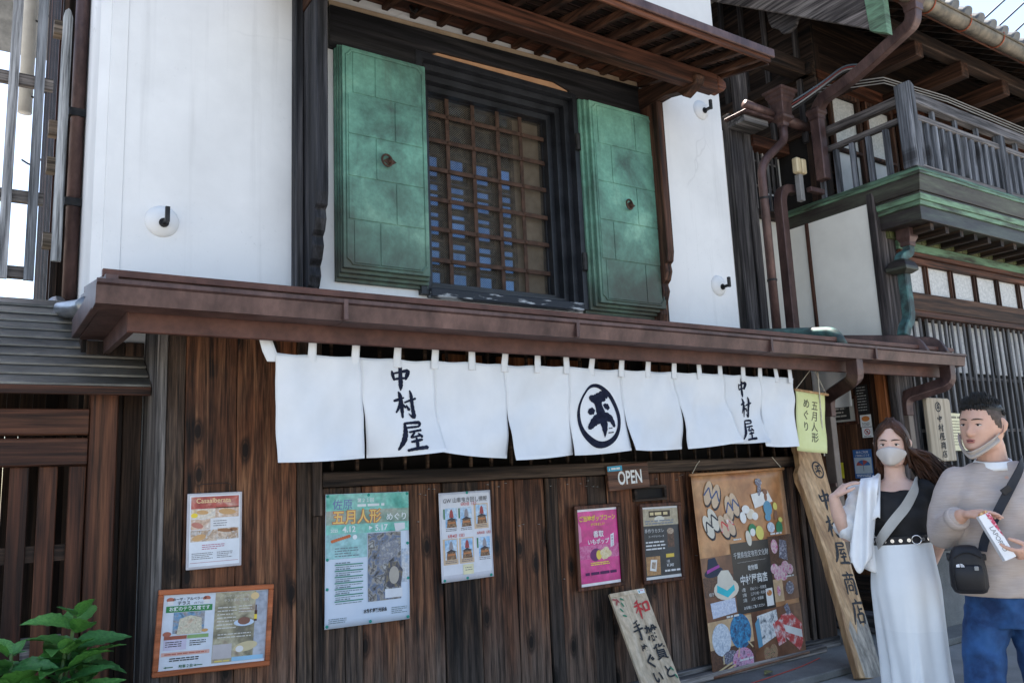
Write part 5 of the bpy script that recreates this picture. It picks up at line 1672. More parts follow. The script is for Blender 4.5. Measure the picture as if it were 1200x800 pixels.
e.build('picture', [GREEN, photo('leaflet_terrace', [(0.16, 0.13, 0.12), (0.3, 0.3, 0.32), (0.12, 0.28, 0.45), (0.05, 0.06, 0.05)], 24), photo('leaflet_cottage', [(0.5, 0.44, 0.3), (0.6, 0.55, 0.42), (0.5, 0.35, 0.25)], 40),
                    ink(0.35, 0.1, 0.06), ink(0.25, 0.4, 0.15), ink(0.6, 0.55, 0.68), ink(0.68, 0.40, 0.34), ink(0.45, 0.14, 0.09), ink(0.75, 0.72, 0.7), ink(0.6, 0.32, 0.12),
                    photo('leaflet_dish', [(0.13, 0.12, 0.09), (0.25, 0.22, 0.14), (0.42, 0.38, 0.26), (0.3, 0.22, 0.16)], 10), photo('leaflet_blue', [(0.3, 0.34, 0.42), (0.45, 0.46, 0.5)], 8), ink(0.5, 0.46, 0.46), ink(0.55, 0.65, 0.78),
                    ink(0.22, 0.1, 0.07), ink(0.6, 0.5, 0.3), ink(0.3, 0.55, 0.75), ink(0.08, 0.03, 0.02), YELLOW, ink(0.7, 0.5, 0.25)], t, fix=False)
e = MB()
F.text(e, 'カーザ・アルベラータ', m_ + 0.122, m_ + 0.026, 0.0165, 0.0126, 0, 0.02, 'C')
F.text(e, 'テラス', m_ + 0.095, m_ + 0.047, 0.021, 0.0126, 0, 0.02, 'C')
F.text(e, '(カフェ)', m_ + 0.165, m_ + 0.045, 0.012, 0.0126, 0, 0.01, 'C')
F.text(e, 'お庭のテラス席です', m_ + 0.125, m_ + 0.074, 0.022, 0.0126, 1, 0.015, 'C')
F.lines(e, m_ + 0.02, m_ + 0.222, m_ + 0.10, 3, 0.010, 0.004, 0.0126, 0)
F.lines(e, m_ + 0.135, m_ + 0.222, m_ + 0.215, 3, 0.010, 0.004, 0.0126, 0)
F.lines(e, m_ + 0.02, m_ + 0.278, m_ + 0.22, 1, 0.010, 0.006, 0.0126, 2)
F.lines(e, m_ + 0.045, m_ + 0.300, m_ + 0.19, 2, 0.010, 0.005, 0.0126, 0)
F.text(e, '駐車２台', m_ + 0.125, m_ + 0.348, 0.017, 0.0126, 3, 0.02, 'C')
for u, s_ in ((0.045, 1), (0.185, 1)):
    F.poly(e, [(m_ + u - 0.025, m_ + 0.342), (m_ + u - 0.012, m_ + 0.347), (m_ + u - 0.012, m_ + 0.344), (m_ + u + 0.02, m_ + 0.344), (m_ + u + 0.02, m_ + 0.340), (m_ + u - 0.012, m_ + 0.340), (m_ + u - 0.012, m_ + 0.337)], 0.0126, 3)
F.text(e, 'カーザ・アルベラータ', m_ + 0.355, m_ + 0.024, 0.013, 0.0132, 4, 0.0, 'C')
F.text(e, 'テラス席のご案内', m_ + 0.355, m_ + 0.046, 0.016, 0.0132, 4, 0.0, 'C')
F.lines(e, m_ + 0.262, m_ + 0.072, m_ + 0.36, 7, 0.017, 0.005, 0.0132, 4)
F.lines(e, m_ + 0.37, m_ + 0.07, m_ + 0.44, 3, 0.014, 0.004, 0.0132, 4)
F.lines(e, m_ + 0.27, m_ + 0.205, m_ + 0.44, 2, 0.015, 0.005, 0.0132, 4)
F.lines(e, m_ + 0.262, m_ + 0.333, m_ + 0.34, 1, 0.01, 0.007, 0.0132, 5)
e.build('lettering', [INKB, WHITE, ink(0.5, 0.15, 0.1), ink(0.02, 0.13, 0.05), ink(0.62, 0.6, 0.55), ink(0.7, 0.55, 0.15)], t, fix=False)

# --- large turquoise event poster
t = thing('turquoise_event_poster', 'large turquoise and pale blue event poster with orange headline and a photo of old figures', 'poster', (1.93, -0.02, 0.71))
F = Face((1.674, -0.026, 1.447), (1, 0, -0.012))
wd_, ht_ = 0.518, 0.732
e = MB()
e.sheet(lambda u, v: F.p(u * wd_, v * ht_, 0.001 + 0.0012 * math.sin(11 * u + 5 * v) + 0.0012 * math.sin(17 * v)), 14, 18)
poster_bg = surf('poster_blue_wash', (0.46, 0.56, 0.68), (0.58, 0.64, 0.74), 2.0, 0.3, bump=0.15, bscale=9.0, bdist=0.01)
e.build('paper', poster_bg, t, smooth='all', fix=False, solid=0.0008)
e = MB()
F.rect(e, 0.002, 0.002, wd_ - 0.002, 0.094, 0.0045, 0)
F.rect(e, 0.002, 0.094, wd_ - 0.002, 0.172, 0.0045, 1)
F.rect(e, 0.002, 0.172, wd_ - 0.002, 0.225, 0.0045, 0)
F.rect(e, 0.002, 0.225, 0.25, 0.36, 0.0045, 2)
F.rect(e, 0.255, 0.23, wd_ - 0.055, 0.61, 0.0052, 3)
F.poly(e, [(0.385, 0.40), (0.355, 0.50), (0.385, 0.545), (0.46, 0.54), (0.475, 0.45), (0.44, 0.40)], 0.0056, 4)
F.ell(e, 0.418, 0.475, 0.032, 0.05, 0.006, 5)
F.poly(e, [(0.33, 0.30), (0.32, 0.42), (0.38, 0.40), (0.46, 0.34), (0.44, 0.27)], 0.0056, 6)
F.rect(e, 0.36, 0.55, 0.47, 0.60, 0.0064, 7)
F.poly(e, [(0.42, 0.18), (0.43, 0.23), (0.49, 0.215), (0.49, 0.18)], 0.0056, 7)
F.ell(e, 0.175, 0.245, 0.014, 0.013, 0.0056, 8)
F.rect(e, wd_ - 0.05, 0.33, wd_ - 0.003, 0.52, 0.0052, 9)
e.build('picture', [photo('poster_turquoise', [(0.06, 0.34, 0.28), (0.15, 0.48, 0.40), (0.28, 0.56, 0.52)], 8), photo('poster_grey_green', [(0.12, 0.25, 0.2), (0.28, 0.36, 0.3), (0.35, 0.35, 0.3)], 9), photo('poster_pale_teal', [(0.2, 0.48, 0.46), (0.36, 0.55, 0.6)], 7),
                    photo('poster_figures', [(0.025, 0.03, 0.045), (0.16, 0.16, 0.17), (0.10, 0.15, 0.26), (0.3, 0.28, 0.25), (0.05, 0.05, 0.06), (0.36, 0.36, 0.36)], 22), photo('poster_armour', [(0.03, 0.04, 0.07), (0.08, 0.08, 0.1), (0.25, 0.2, 0.1)], 40),
                    ink(0.42, 0.38, 0.33), photo('poster_robe', [(0.3, 0.29, 0.27), (0.16, 0.18, 0.24), (0.4, 0.4, 0.4)], 40), ink(0.66, 0.68, 0.72), ink(0.75, 0.78, 0.8), photo('poster_side', [(0.3, 0.4, 0.55), (0.55, 0.55, 0.55)], 20)], t, fix=False)
e = MB()
F.text(e, '佐原', 0.04, 0.083, 0.062, 0.006, 4, 0.0, 'L')
F.text(e, '第２１回', 0.19, 0.050, 0.026, 0.006, 0, 0.01, 'L')
F.lines(e, 0.19, 0.062, 0.36, 1, 0.02, 0.014, 0.006, 0)
F.text(e, '五月人形', 0.190, 0.162, 0.083, 0.006, 5, 0.05, 'C', 0.90)
F.text(e, '五月人形', 0.190, 0.162, 0.083, 0.0066, 1, 0.012, 'C', 0.90)
F.text(e, 'めぐり', 0.435, 0.158, 0.046, 0.0062, 0, 0.015, 'C')
F.text(e, '2025', 0.03, 0.212, 0.022, 0.006, 0, 0.02, 'L')
F.text(e, '4.12', 0.10, 0.215, 0.046, 0.006, 0, 0.025, 'L')
F.poly(e, [(0.262, 0.187), (0.262, 0.209), (0.285, 0.198)], 0.006, 0)
F.text(e, '5.17', 0.30, 0.215, 0.046, 0.006, 0, 0.025, 'L')
for k in range(9):
    F.ell(e, 0.04 + 0.0125 * k, 0.262 - 0.003 * k, 0.009, 0.009, 0.006 + 0.0001 * k, 5)
F.lines(e, 0.055, 0.30, 0.20, 4, 0.014, 0.006, 0.006, 2)
for k in range(7):
    v = 0.39 + 0.033 * k
    F.rect(e, 0.055, v, 0.225, v + 0.006, 0.006, 3)
    F.lines(e, 0.06, v + 0.013, 0.22, 1, 0.01, 0.004, 0.006, 2)
F.lines(e, 0.06, 0.380, 0.15, 7, 0.033, 0.006, 0.0064, 2)
F.text(e, '水郷佐原観光協会', 0.30, 0.668, 0.024, 0.006, 6, 0.03, 'C', 0.75)
F.lines(e, 0.02, 0.68, 0.13, 3, 0.010, 0.004, 0.006, 2)
F.lines(e, 0.40, 0.655, 0.50, 4, 0.010, 0.004, 0.006, 2)
e.build('lettering', [ink(0.72, 0.76, 0.78), ink(0.80, 0.55, 0.18), ink(0.16, 0.22, 0.25), ink(0.05, 0.24, 0.18), ink(0.15, 0.16, 0.4), ink(0.55, 0.14, 0.05), INKB], t, fix=False)
nails(F, [(0.012, 0.012), (wd_ - 0.012, 0.012), (0.26, 0.012), (0.012, 0.36), (0.012, 0.52), (0.012, ht_ - 0.014), (0.27, ht_ - 0.014), (wd_ - 0.012, ht_ - 0.014), (wd_ - 0.01, 0.30), (wd_ - 0.01, 0.5)], t, TEAL, 0.009)

# --- white float parade schedule
t = thing('festival_float_schedule', 'white sheet with six small photographs of festival floats', 'poster', (2.59, -0.02, 0.88))
F = Face((2.397, -0.022, 1.420), (1, 0, 0.012))
wd_, ht_ = 0.372, 0.535
e = MB()
e.sheet(lambda u, v: F.p(u * wd_, v * ht_, 0.001 + 0.001 * math.sin(9 * u + 3 * v)), 10, 14)
e.build('paper', ink(0.62, 0.63, 0.70, 0.25), t, smooth='all', fix=False, solid=0.0008)
e = MB()
F.rect(e, 0.012, 0.012, wd_ - 0.012, 0.495, 0.004, 0)
cells = [(0.032, 0.095, 0), (0.138, 0.095, 1), (0.250, 0.085, 2), (0.022, 0.285, 2), (0.135, 0.285, 2), (0.262, 0.285, 3)]
for i, (u, v, kind) in enumerate(cells):
    if kind == 2:
        F.rect(e, u - 0.006, v - 0.006, u + 0.098, v + 0.148, 0.0044, 2)
    F.rect(e, u + 0.008, v, u + 0.09, v + 0.118, 0.0048, 1)
    # the float: stacked body, roof and figure
    F.poly(e, [(u + 0.016, v + 0.118), (u + 0.022, v + 0.07), (u + 0.078, v + 0.07), (u + 0.086, v + 0.118)], 0.0052, 3)
    F.poly(e, [(u + 0.012, v + 0.074), (u + 0.05, v + 0.056), (u + 0.09, v + 0.074)], 0.0055, 4)
    F.poly(e, [(u + 0.034, v + 0.058), (u + 0.04, v + 0.02), (u + 0.05, v + 0.006), (u + 0.06, v + 0.02), (u + 0.066, v + 0.058)], 0.0055, 5 if i % 2 else 6)
    F.rect(e, u + 0.024, v + 0.084, u + 0.076, v + 0.094, 0.0058, 7)
F.rect(e, 0.15, 0.44, 0.225, 0.50, 0.0062, 8)
e.build('picture', [ink(0.68, 0.69, 0.74), photo('float_sky', [(0.2, 0.42, 0.68), (0.42, 0.58, 0.75), (0.6, 0.66, 0.72)], 20), ink(0.62, 0.46, 0.32), photo('float_body', [(0.05, 0.03, 0.02), (0.2, 0.10, 0.05), (0.35, 0.25, 0.15)], 90), ink(0.06, 0.05, 0.06), ink(0.3, 0.28, 0.3), ink(0.35, 0.07, 0.07), ink(0.5, 0.2, 0.08), ink(0.72, 0.68, 0.45)], t, fix=False)
e = MB()
F.text(e, 'GW 山車曳き回し情報', wd_ / 2, 0.062, 0.034, 0.0066, 0, 0.012, 'C', 0.93)
F.text(e, '5月3日（土）', wd_ / 2 + 0.02, 0.083, 0.021, 0.0066, 1, 0.02, 'C')
F.text(e, '5月4日（日）', 0.11, 0.272, 0.022, 0.0066, 1, 0.02, 'C')
F.text(e, '5月5日（月）', 0.31, 0.266, 0.019, 0.0066, 1, 0.02, 'C')
for i, (u, v, kind) in enumerate(cells):
    F.lines(e, u + 0.008, v + 0.124, u + 0.088, 2, 0.010, 0.004, 0.0066, 0)
    F.rect(e, u - 0.006, v + 0.004, u + 0.004, v + 0.065, 0.0064, 2 if i in (0, 1, 5) else 0) if i in (0, 1, 5) else None
F.lines(e, 0.165, 0.458, 0.215, 2, 0.014, 0.004, 0.0068, 0)
e.build('lettering', [INKG, ink(0.58, 0.08, 0.07), ink(0.05, 0.2, 0.1)], t, fix=False)
nails(F, [(0.02, ht_ - 0.012), (0.18, ht_ - 0.012), (wd_ - 0.02, ht_ - 0.012), (0.2, 0.008)], t, TEAL, 0.009)

# --- OPEN plaque
t = thing('open_plaque', 'small brown wooden plaque reading OPEN in white letters', 'sign', (3.9, -0.07, 1.37))
F = Face((3.703, -0.062, 1.548), (1, 0, 0.045))
e = MB()
F.board(e, 0, 0, 0.385, 0.178, 0.0, 0.018)
e.build('board', W_OPEN, t, 0.004)
e = MB()
F.rect(e, 0.0, 0.006, 0.135, 0.042, 0.0186, 1)
F.text(e, 'OPEN', 0.20, 0.138, 0.130, 0.0190, 0, 0.022, 'C', 0.68)
F.poly(e, [(0.012, 0.034), (0.024, 0.034), (0.018, 0.014)], 0.0190, 0)
F.lines(e, 0.034, 0.018, 0.12, 1, 0.01, 0.013, 0.0190, 0)
e.build('lettering', [ink(0.78, 0.78, 0.76), ink(0.05, 0.38, 0.58)], t, fix=False)
MB().tube([F.p(0.09, 0, 0.008), (3.86, -0.056, 1.60), F.p(0.27, 0, 0.008)], 0.002, 6).build('string', IRON, t)

# --- magenta popcorn poster in brown frame
t = thing('magenta_popcorn_poster', 'magenta popcorn poster with yellow headline in a brown frame', 'poster', (3.62, -0.03, 0.72))
F = Face((3.418, -0.030, 1.286), (1, 0, 0.006))
wd_, ht_, b_ = 0.405, 0.562, 0.026


def frame_of(F, wd_, ht_, b_, mt, t, d=0.022):
    e = MB()
    F.board(e, 0, 0, wd_, b_, 0, d)
    F.board(e, 0, ht_ - b_, wd_, ht_, 0, d)
    F.board(e, 0, b_, b_, ht_ - b_, 0, d)
    F.board(e, wd_ - b_, b_, wd_, ht_ - b_, 0, d)
    return e.build('frame', mt, t, 0.004)


frame_of(F, wd_, ht_, b_, W_FRAME, t)
e = MB()
F.board(e, b_, b_, wd_ - b_, ht_ - b_, 0, 0.008)
e.build('backing', ink(0.78, 0.74, 0.76), t)
e = MB()
mg = photo('magenta_print', [(0.46, 0.008, 0.16), (0.56, 0.015, 0.21), (0.66, 0.06, 0.28)], 5, 0.3)
F.rect(e, b_, b_ + 0.016, wd_ - b_, ht_ - b_ - 0.018, 0.0092, 0)
F.rect(e, b_, 0.27, wd_ - b_, 0.36, 0.0096, 1)
F.ell(e, 0.17, 0.335, 0.05, 0.042, 0.0100, 2, -0.2)
F.ell(e, 0.198, 0.338, 0.024, 0.032, 0.0104, 3, 0.0)
for (u, v, r_) in ((0.235, 0.325, 0.026), (0.262, 0.312, 0.026), (0.255, 0.345, 0.028), (0.285, 0.335, 0.025), (0.24, 0.352, 0.022)):
    F.ell(e, u, v, r_, r_ * 0.9, 0.0104 + 0.0003 * u, 4)
F.poly(e, [(0.31, 0.21), (0.34, 0.20), (0.335, 0.285), (0.305, 0.295)], 0.0100, 5)
F.poly(e, [(0.03, 0.11), (0.055, 0.15), (0.055, 0.24), (0.03, 0.25)], 0.0100, 6)
e.build('picture', [mg, photo('magenta_town', [(0.5, 0.03, 0.2), (0.62, 0.2, 0.36)], 60), ink(0.15, 0.03, 0.13), ink(0.75, 0.55, 0.1), photo('popcorn', [(0.6, 0.45, 0.22), (0.75, 0.66, 0.45)], 60), ink(0.78, 0.78, 0.8), ink(0.7, 0.25, 0.4)], t, fix=False)
e = MB()
F.text(e, 'ご当地ポップコーン', wd_ / 2, 0.105, 0.040, 0.0116, 0, 0.02, 'C', 0.9)
F.text(e, 'ができました！', wd_ / 2, 0.140, 0.020, 0.0116, 0, 0.015, 'C')
F.text(e, '香取', wd_ / 2, 0.215, 0.046, 0.0116, 1, 0.025, 'C')
F.text(e, 'いもポップ', 0.20, 0.262, 0.038, 0.0116, 1, 0.025, 'C')
F.lines(e, 0.12, 0.385, 0.29, 2, 0.012, 0.006, 0.0116, 0)
F.lines(e, 0.07, 0.448, 0.35, 1, 0.02, 0.019, 0.0116, 2)
F.column(e, '芋ポップ', 0.322, 0.215, 0.018, 0.0116, 2, 0.01)
e.build('lettering', [ink(0.80, 0.66, 0.08), ink(0.8, 0.76, 0.78), ink(0.08, 0.01, 0.08)], t, fix=False)

# --- black and beige poster in brown frame
t = thing('black_cafe_poster', 'black and beige cake poster in a brown frame below the letter slot', 'poster', (4.2, -0.03, 0.71))
F = Face((4.010, -0.030, 1.270), (1, 0, -0.012))
wd_, ht_ = 0.405, 0.560
frame_of(F, wd_, ht_, b_, W_FRAME, t)
e = MB()
F.board(e, b_, b_, wd_ - b_, ht_ - b_, 0, 0.008)
e.build('backing', ink(0.62, 0.62, 0.62), t)
e = MB()
F.rect(e, b_, b_ + 0.014, wd_ - b_, 0.160, 0.0092, 0)
F.rect(e, b_, 0.160, wd_ - b_, ht_ - b_ - 0.02, 0.0092, 1)
F.rect(e, 0.09, 0.055, 0.30, 0.10, 0.0096, 2)
F.ell(e, 0.19, 0.115, 0.05, 0.022, 0.0100, 3)
F.rect(e, 0.26, 0.205, 0.325, 0.32, 0.0096, 4)
F.ell(e, 0.292, 0.205, 0.034, 0.022, 0.0100, 5)
F.rect(e, 0.04, 0.375, 0.175, 0.505, 0.0096, 6)
F.poly(e, [(0.085, 0.395), (0.145, 0.40), (0.13, 0.48), (0.07, 0.47)], 0.0100, 7)
F.poly(e, [(0.095, 0.412), (0.132, 0.416), (0.122, 0.462), (0.086, 0.456)], 0.0104, 5)
F.rect(e, 0.235, 0.365, 0.315, 0.39, 0.0096, 8)
e.build('picture', [photo('beige_print', [(0.36, 0.30, 0.2), (0.44, 0.38, 0.27)], 9), photo('black_print', [(0.012, 0.016, 0.022), (0.025, 0.03, 0.038)], 6), ink(0.05, 0.035, 0.025), ink(0.66, 0.62, 0.52), photo('canele', [(0.03, 0.015, 0.01), (0.14, 0.06, 0.035)], 60), photo('nuts', [(0.2, 0.12, 0.08), (0.5, 0.4, 0.3)], 90),
                    photo('cake_photo', [(0.3, 0.15, 0.06), (0.45, 0.25, 0.1)], 20), ink(0.74, 0.72, 0.68), ink(0.7, 0.5, 0.08)], t, fix=False)
e = MB()
F.lines(e, 0.10, 0.066, 0.29, 1, 0.02, 0.02, 0.0108, 0)
F.lines(e, 0.05, 0.122, 0.35, 2, 0.018, 0.010, 0.0106, 2)
F.text(e, '手作りカヌレ', 0.04, 0.208, 0.032, 0.0106, 1, 0.0, 'L')
F.text(e, 'カーザアルベラータ', 0.075, 0.242, 0.017, 0.0106, 1, 0.0, 'L')
F.lines(e, 0.045, 0.270, 0.24, 3, 0.024, 0.010, 0.0106, 1)
F.text(e, '1個', 0.24, 0.425, 0.022, 0.0106, 1, 0.0, 'L')
F.text(e, '￥340', 0.235, 0.455, 0.030, 0.0106, 1, 0.015, 'L')
F.lines(e, 0.215, 0.476, 0.37, 1, 0.02, 0.013, 0.0106, 1)
e.build('lettering', [ink(0.68, 0.55, 0.3), ink(0.66, 0.66, 0.66), ink(0.2, 0.22, 0.25)], t, fix=False)

# --- leaning hand-lettered board
t = thing('leaning_lettered_board', 'pale wooden board with a red and black brushed inscription leaning on the planks', 'sign', (3.78, -0.35, 0))
up_ = Vector((0.075, 0.335, 0.69)).normalized()
F = Face((3.650, -0.085, 0.690), (1, 0, 0.02), up_)
wd_, ht_ = 0.320, 0.80
e = MB()
for k in range(3):
    F.board(e, wd_ * k / 3 + 0.0006, 0, wd_ * (k + 1) / 3 - 0.0006, ht_, -0.02, -0.0004 * k)
e.build('board', W_PALE, t, 0.002)
e = MB()
F.board(e, 0.0, 0.0, wd_, 0.028, 0.0004, 0.004)
e.build('top_batten', W_PALE, t, 0.002)
e = MB()
F.brush(e, '和', 0.165, 0.075, 0.13, 0.125, 0.0045, 1)
F.brush(e, '手', 0.085, 0.205, 0.085, 0.13, 0.0045, 0)
for k, (ch, s_) in enumerate((('ぬ', 0.055), ('ぐ', 0.085), ('い', 0.075), ('の', 0.06))):
    F.text(e, ch, 0.130 + 0.010 * k, 0.410 + 0.100 * k, s_ * 1.15, 0.0045, 0, 0.03, 'C')
for k, (ch, s_) in enumerate((('雑', 0.105), ('貨', 0.10), ('と', 0.085))):
    F.text(e, ch, 0.235 + 0.012 * k, 0.345 + 0.125 * k, s_ * 1.08, 0.0045, 0, 0.022, 'C')
for (u, v, a, mi) in ((0.085, 0.05, 0.5, 2), (0.075, 0.085, 1.2, 2), (0.05, 0.12, 0.9, 2), (0.06, 0.16, 0.4, 2), (0.02, 0.045, 0.3, 3), (0.045, 0.055, 1.0, 3), (0.03, 0.07, 2.0, 3), (0.285, 0.55, 0.8, 2), (0.30, 0.6, 1.2, 2)):
    F.ell(e, u, v, 0.018, 0.0065, 0.0046 + 0.0002 * mi, mi, a)
F.rect(e, 0.245, 0.006, 0.305, 0.034, 0.0052, 4)
F.rect(e, 0.252, 0.012, 0.262, 0.027, 0.0055, 5)
F.rect(e, 0.266, 0.012, 0.296, 0.017, 0.0055, 6)
e.build('lettering', [SUMI, ink(0.52, 0.03, 0.03), ink(0.03, 0.2, 0.10), ink(0.35, 0.08, 0.07), WHITE, TEAL, PINKP], t, fix=False)

# --- big photographic cloth banner
t = thing('goods_banner', 'tall hanging banner printed with sandals, hats and fans round a black panel', 'banner', (5.03, -0.08, 0.0))
F = Face((4.520, -0.070, 1.463), (1, 0, 0.016), (0, 0.03, 1))
wd_, ht_ = 1.055, 1.455
pr_wood = photo('banner_wood', [(0.34, 0.13, 0.045), (0.44, 0.20, 0.08), (0.52, 0.27, 0.12)], 3.0, 0.35)
pr_brown = photo('banner_brown', [(0.10, 0.035, 0.018), (0.17, 0.065, 0.03), (0.22, 0.10, 0.05)], 5.0, 0.35)
pr_wick = photo('banner_wicker', [(0.04, 0.015, 0.01), (0.09, 0.035, 0.02), (0.13, 0.06, 0.03)], 70.0, 0.4)
pr_pale = photo('banner_pale_wood', [(0.5, 0.32, 0.17), (0.6, 0.42, 0.25)], 4.0, 0.35)
e = MB()
e.sheet(lambda u, v: F.p(u * wd_, v * ht_, 0.004 * math.sin(5 * u + 2 * v) * v), 16, 20)
e.build('cloth', pr_wood, t, smooth='all', fix=False, solid=0.001)
MB().tube([F.p(-0.02, 0.008, 0.006), F.p(wd_ + 0.01, 0.008, 0.006)], 0.012, 10).build('top_rod', pr_wood, t, smooth='all')
MB().tube([F.p(-0.01, ht_ - 0.006, 0.012), F.p(wd_ + 0.02, ht_ - 0.006, 0.012)], 0.011, 10).build('bottom_rod', pr_brown, t, smooth='all')
MB().tube([F.p(0.0, 0.008, 0.01), (4.60, -0.062, 1.53), (4.64, -0.058, 1.56)], 0.003, 6).build('cord', ROPE, t)
MB().tube([F.p(wd_ - 0.01, 0.008, 0.01), (5.52, -0.062, 1.53), (5.48, -0.058, 1.57)], 0.003, 6).build('cord', ROPE, t)
e = MB()
MTS = [pr_brown, pr_wick, pr_pale, photo('banner_black', [(0.008, 0.008, 0.009), (0.02, 0.02, 0.022)], 5, 0.35), ink(0.03, 0.03, 0.04), ink(0.60, 0.44, 0.30), ink(0.06, 0.09, 0.2), ink(0.65, 0.6, 0.5), ink(0.70, 0.62, 0.5), ink(0.03, 0.48, 0.55),
       ink(0.02, 0.03, 0.06), ink(0.35, 0.06, 0.3), photo('cloth_blue', [(0.4, 0.45, 0.6), (0.66, 0.68, 0.75)], 60), photo('fan_white', [(0.35, 0.42, 0.52), (0.7, 0.73, 0.76)], 60), photo('fan_blue', [(0.01, 0.03, 0.1), (0.03, 0.3, 0.55)], 40), photo('fan_pink', [(0.5, 0.03, 0.12), (0.6, 0.35, 0.5), (0.1, 0.05, 0.1)], 40),
       ink(0.6, 0.45, 0.25), photo('towel_red', [(0.5, 0.03, 0.03), (0.55, 0.05, 0.05), (0.75, 0.7, 0.68)], 18), photo('towel_white', [(0.72, 0.7, 0.66), (0.66, 0.66, 0.66), (0.05, 0.08, 0.1)], 22), photo('pouch_pink', [(0.55, 0.03, 0.2), (0.6, 0.4, 0.45), (0.7, 0.6, 0.5)], 45), photo('pouch_dark', [(0.4, 0.38, 0.45), (0.05, 0.05, 0.09), (0.5, 0.5, 0.55)], 45),
       ink(0.04, 0.22, 0.10), ink(0.12, 0.30, 0.42), ink(0.68, 0.60, 0.15), ink(0.25, 0.12, 0.07), photo('ball_dark', [(0.03, 0.03, 0.03), (0.35, 0.25, 0.12), (0.4, 0.05, 0.1)], 120), ink(0.76, 0.74, 0.70), ink(0.55, 0.20, 0.05)]
H = 0.0062
F.rect(e, 0.0, 0.62, 0.365, 0.90, H, 0)
F.rect(e, 0.0, 0.76, 0.365, 0.905, H + 0.0003, 1)
F.rect(e, 0.0, 0.905, 0.365, 1.075, H + 0.0005, 0)
F.rect(e, 0.33, 0.545, 0.765, 1.065, H + 0.0006, 3)
F.rect(e, 0.765, 0.53, wd_, 0.86, H, 1)
F.rect(e, 0.765, 0.86, 0.875, 1.03, H, 2)
F.rect(e, 0.875, 0.86, wd_, 1.03, H, 0)
F.rect(e, 0.0, 1.075, 0.47, ht_ - 0.02, H, 2)
F.rect(e, 0.0, 1.27, 0.47, ht_ - 0.02, H + 0.0003, 1)
F.rect(e, 0.47, 1.065, wd_, ht_ - 0.02, H, 0)
H = 0.0075
# sandals
for (u, v, a) in ((0.155, 0.15, 0.35), (0.235, 0.18, 0.35), (0.365, 0.275, -0.15), (0.43, 0.255, -0.3), (0.12, 0.40, -0.45), (0.18, 0.35, -0.45), (0.285, 0.41, -0.45), (0.35, 0.40, -0.5)):
    F.ell(e, u + 0.006, v + 0.012, 0.048, 0.10, H, 4, a)
    F.ell(e, u, v, 0.043, 0.094, H + 0.0003, 5 if u > 0.27 or v < 0.3 else 7, a)
    c_, s_ = math.cos(a), math.sin(a)
    for sg in (-1, 1):
        p0, p1 = (0.0, -0.045), (sg * 0.04, 0.03)
        q = [(p0[0] - 0.007, p0[1]), (p0[0] + 0.007, p0[1]), (p1[0] + 0.008, p1[1]), (p1[0] - 0.008, p1[1])]
        F.poly(e, [(u + a_ * c_ - b2 * s_, v + a_ * s_ + b2 * c_) for a_, b2 in q], H + 0.0006 + 0.0001 * sg, 6 if v < 0.3 else (17 if u > 0.25 else 4))
# little ornaments on the right
F.poly(e, [(0.63, 0.19), (0.66, 0.30), (0.88, 0.26), (0.83, 0.17)], H, 26)
for (u, v, a, b2, mi) in ((0.735, 0.10, 0.04, 0.03, 20), (0.735, 0.16, 0.022, 0.05, 20), (0.80, 0.18, 0.03, 0.022, 24), (0.80, 0.22, 0.018, 0.035, 24), (0.55, 0.30, 0.045, 0.032, 26), (0.51, 0.36, 0.035, 0.045, 26), (0.60, 0.34, 0.05, 0.04, 8), (0.65, 0.36, 0.035, 0.03, 26),
                          (0.545, 0.56 - 0.04, 0.03, 0.06, 7), (0.60, 0.46, 0.045, 0.045, 21), (0.60, 0.48, 0.03, 0.03, 26), (0.68, 0.49, 0.045, 0.055, 23), (0.81, 0.31, 0.05, 0.06, 22), (0.80, 0.38, 0.035, 0.03, 22), (0.90, 0.30, 0.025, 0.03, 23), (0.895, 0.37, 0.02, 0.04, 24),
                          (0.82, 0.46, 0.045, 0.04, 13), (0.92, 0.47, 0.04, 0.05, 21), (0.945, 0.41, 0.025, 0.02, 23)):
    F.ell(e, u, v, a, b2, H + 0.0005 + 0.0003 * rr.random(), mi, rr.uniform(-0.3, 0.3))
# hats
F.ell(e, 0.12, 0.73, 0.10, 0.035, H, 10, -0.1)
F.poly(e, [(0.05, 0.73), (0.075, 0.63), (0.15, 0.625), (0.185, 0.70)], H + 0.0003, 10)
F.poly(e, [(0.048, 0.735), (0.05, 0.71), (0.185, 0.68), (0.188, 0.70)], H + 0.0006, 11)
F.ell(e, 0.235, 0.865, 0.135, 0.075, H + 0.0008, 8, 0.0)
F.poly(e, [(0.135, 0.86), (0.155, 0.76), (0.20, 0.725), (0.275, 0.73), (0.315, 0.79), (0.325, 0.87)], H + 0.0011, 7)
F.poly(e, [(0.13, 0.875), (0.14, 0.825), (0.24, 0.875), (0.32, 0.84), (0.325, 0.88), (0.24, 0.925)], H + 0.0014, 9)
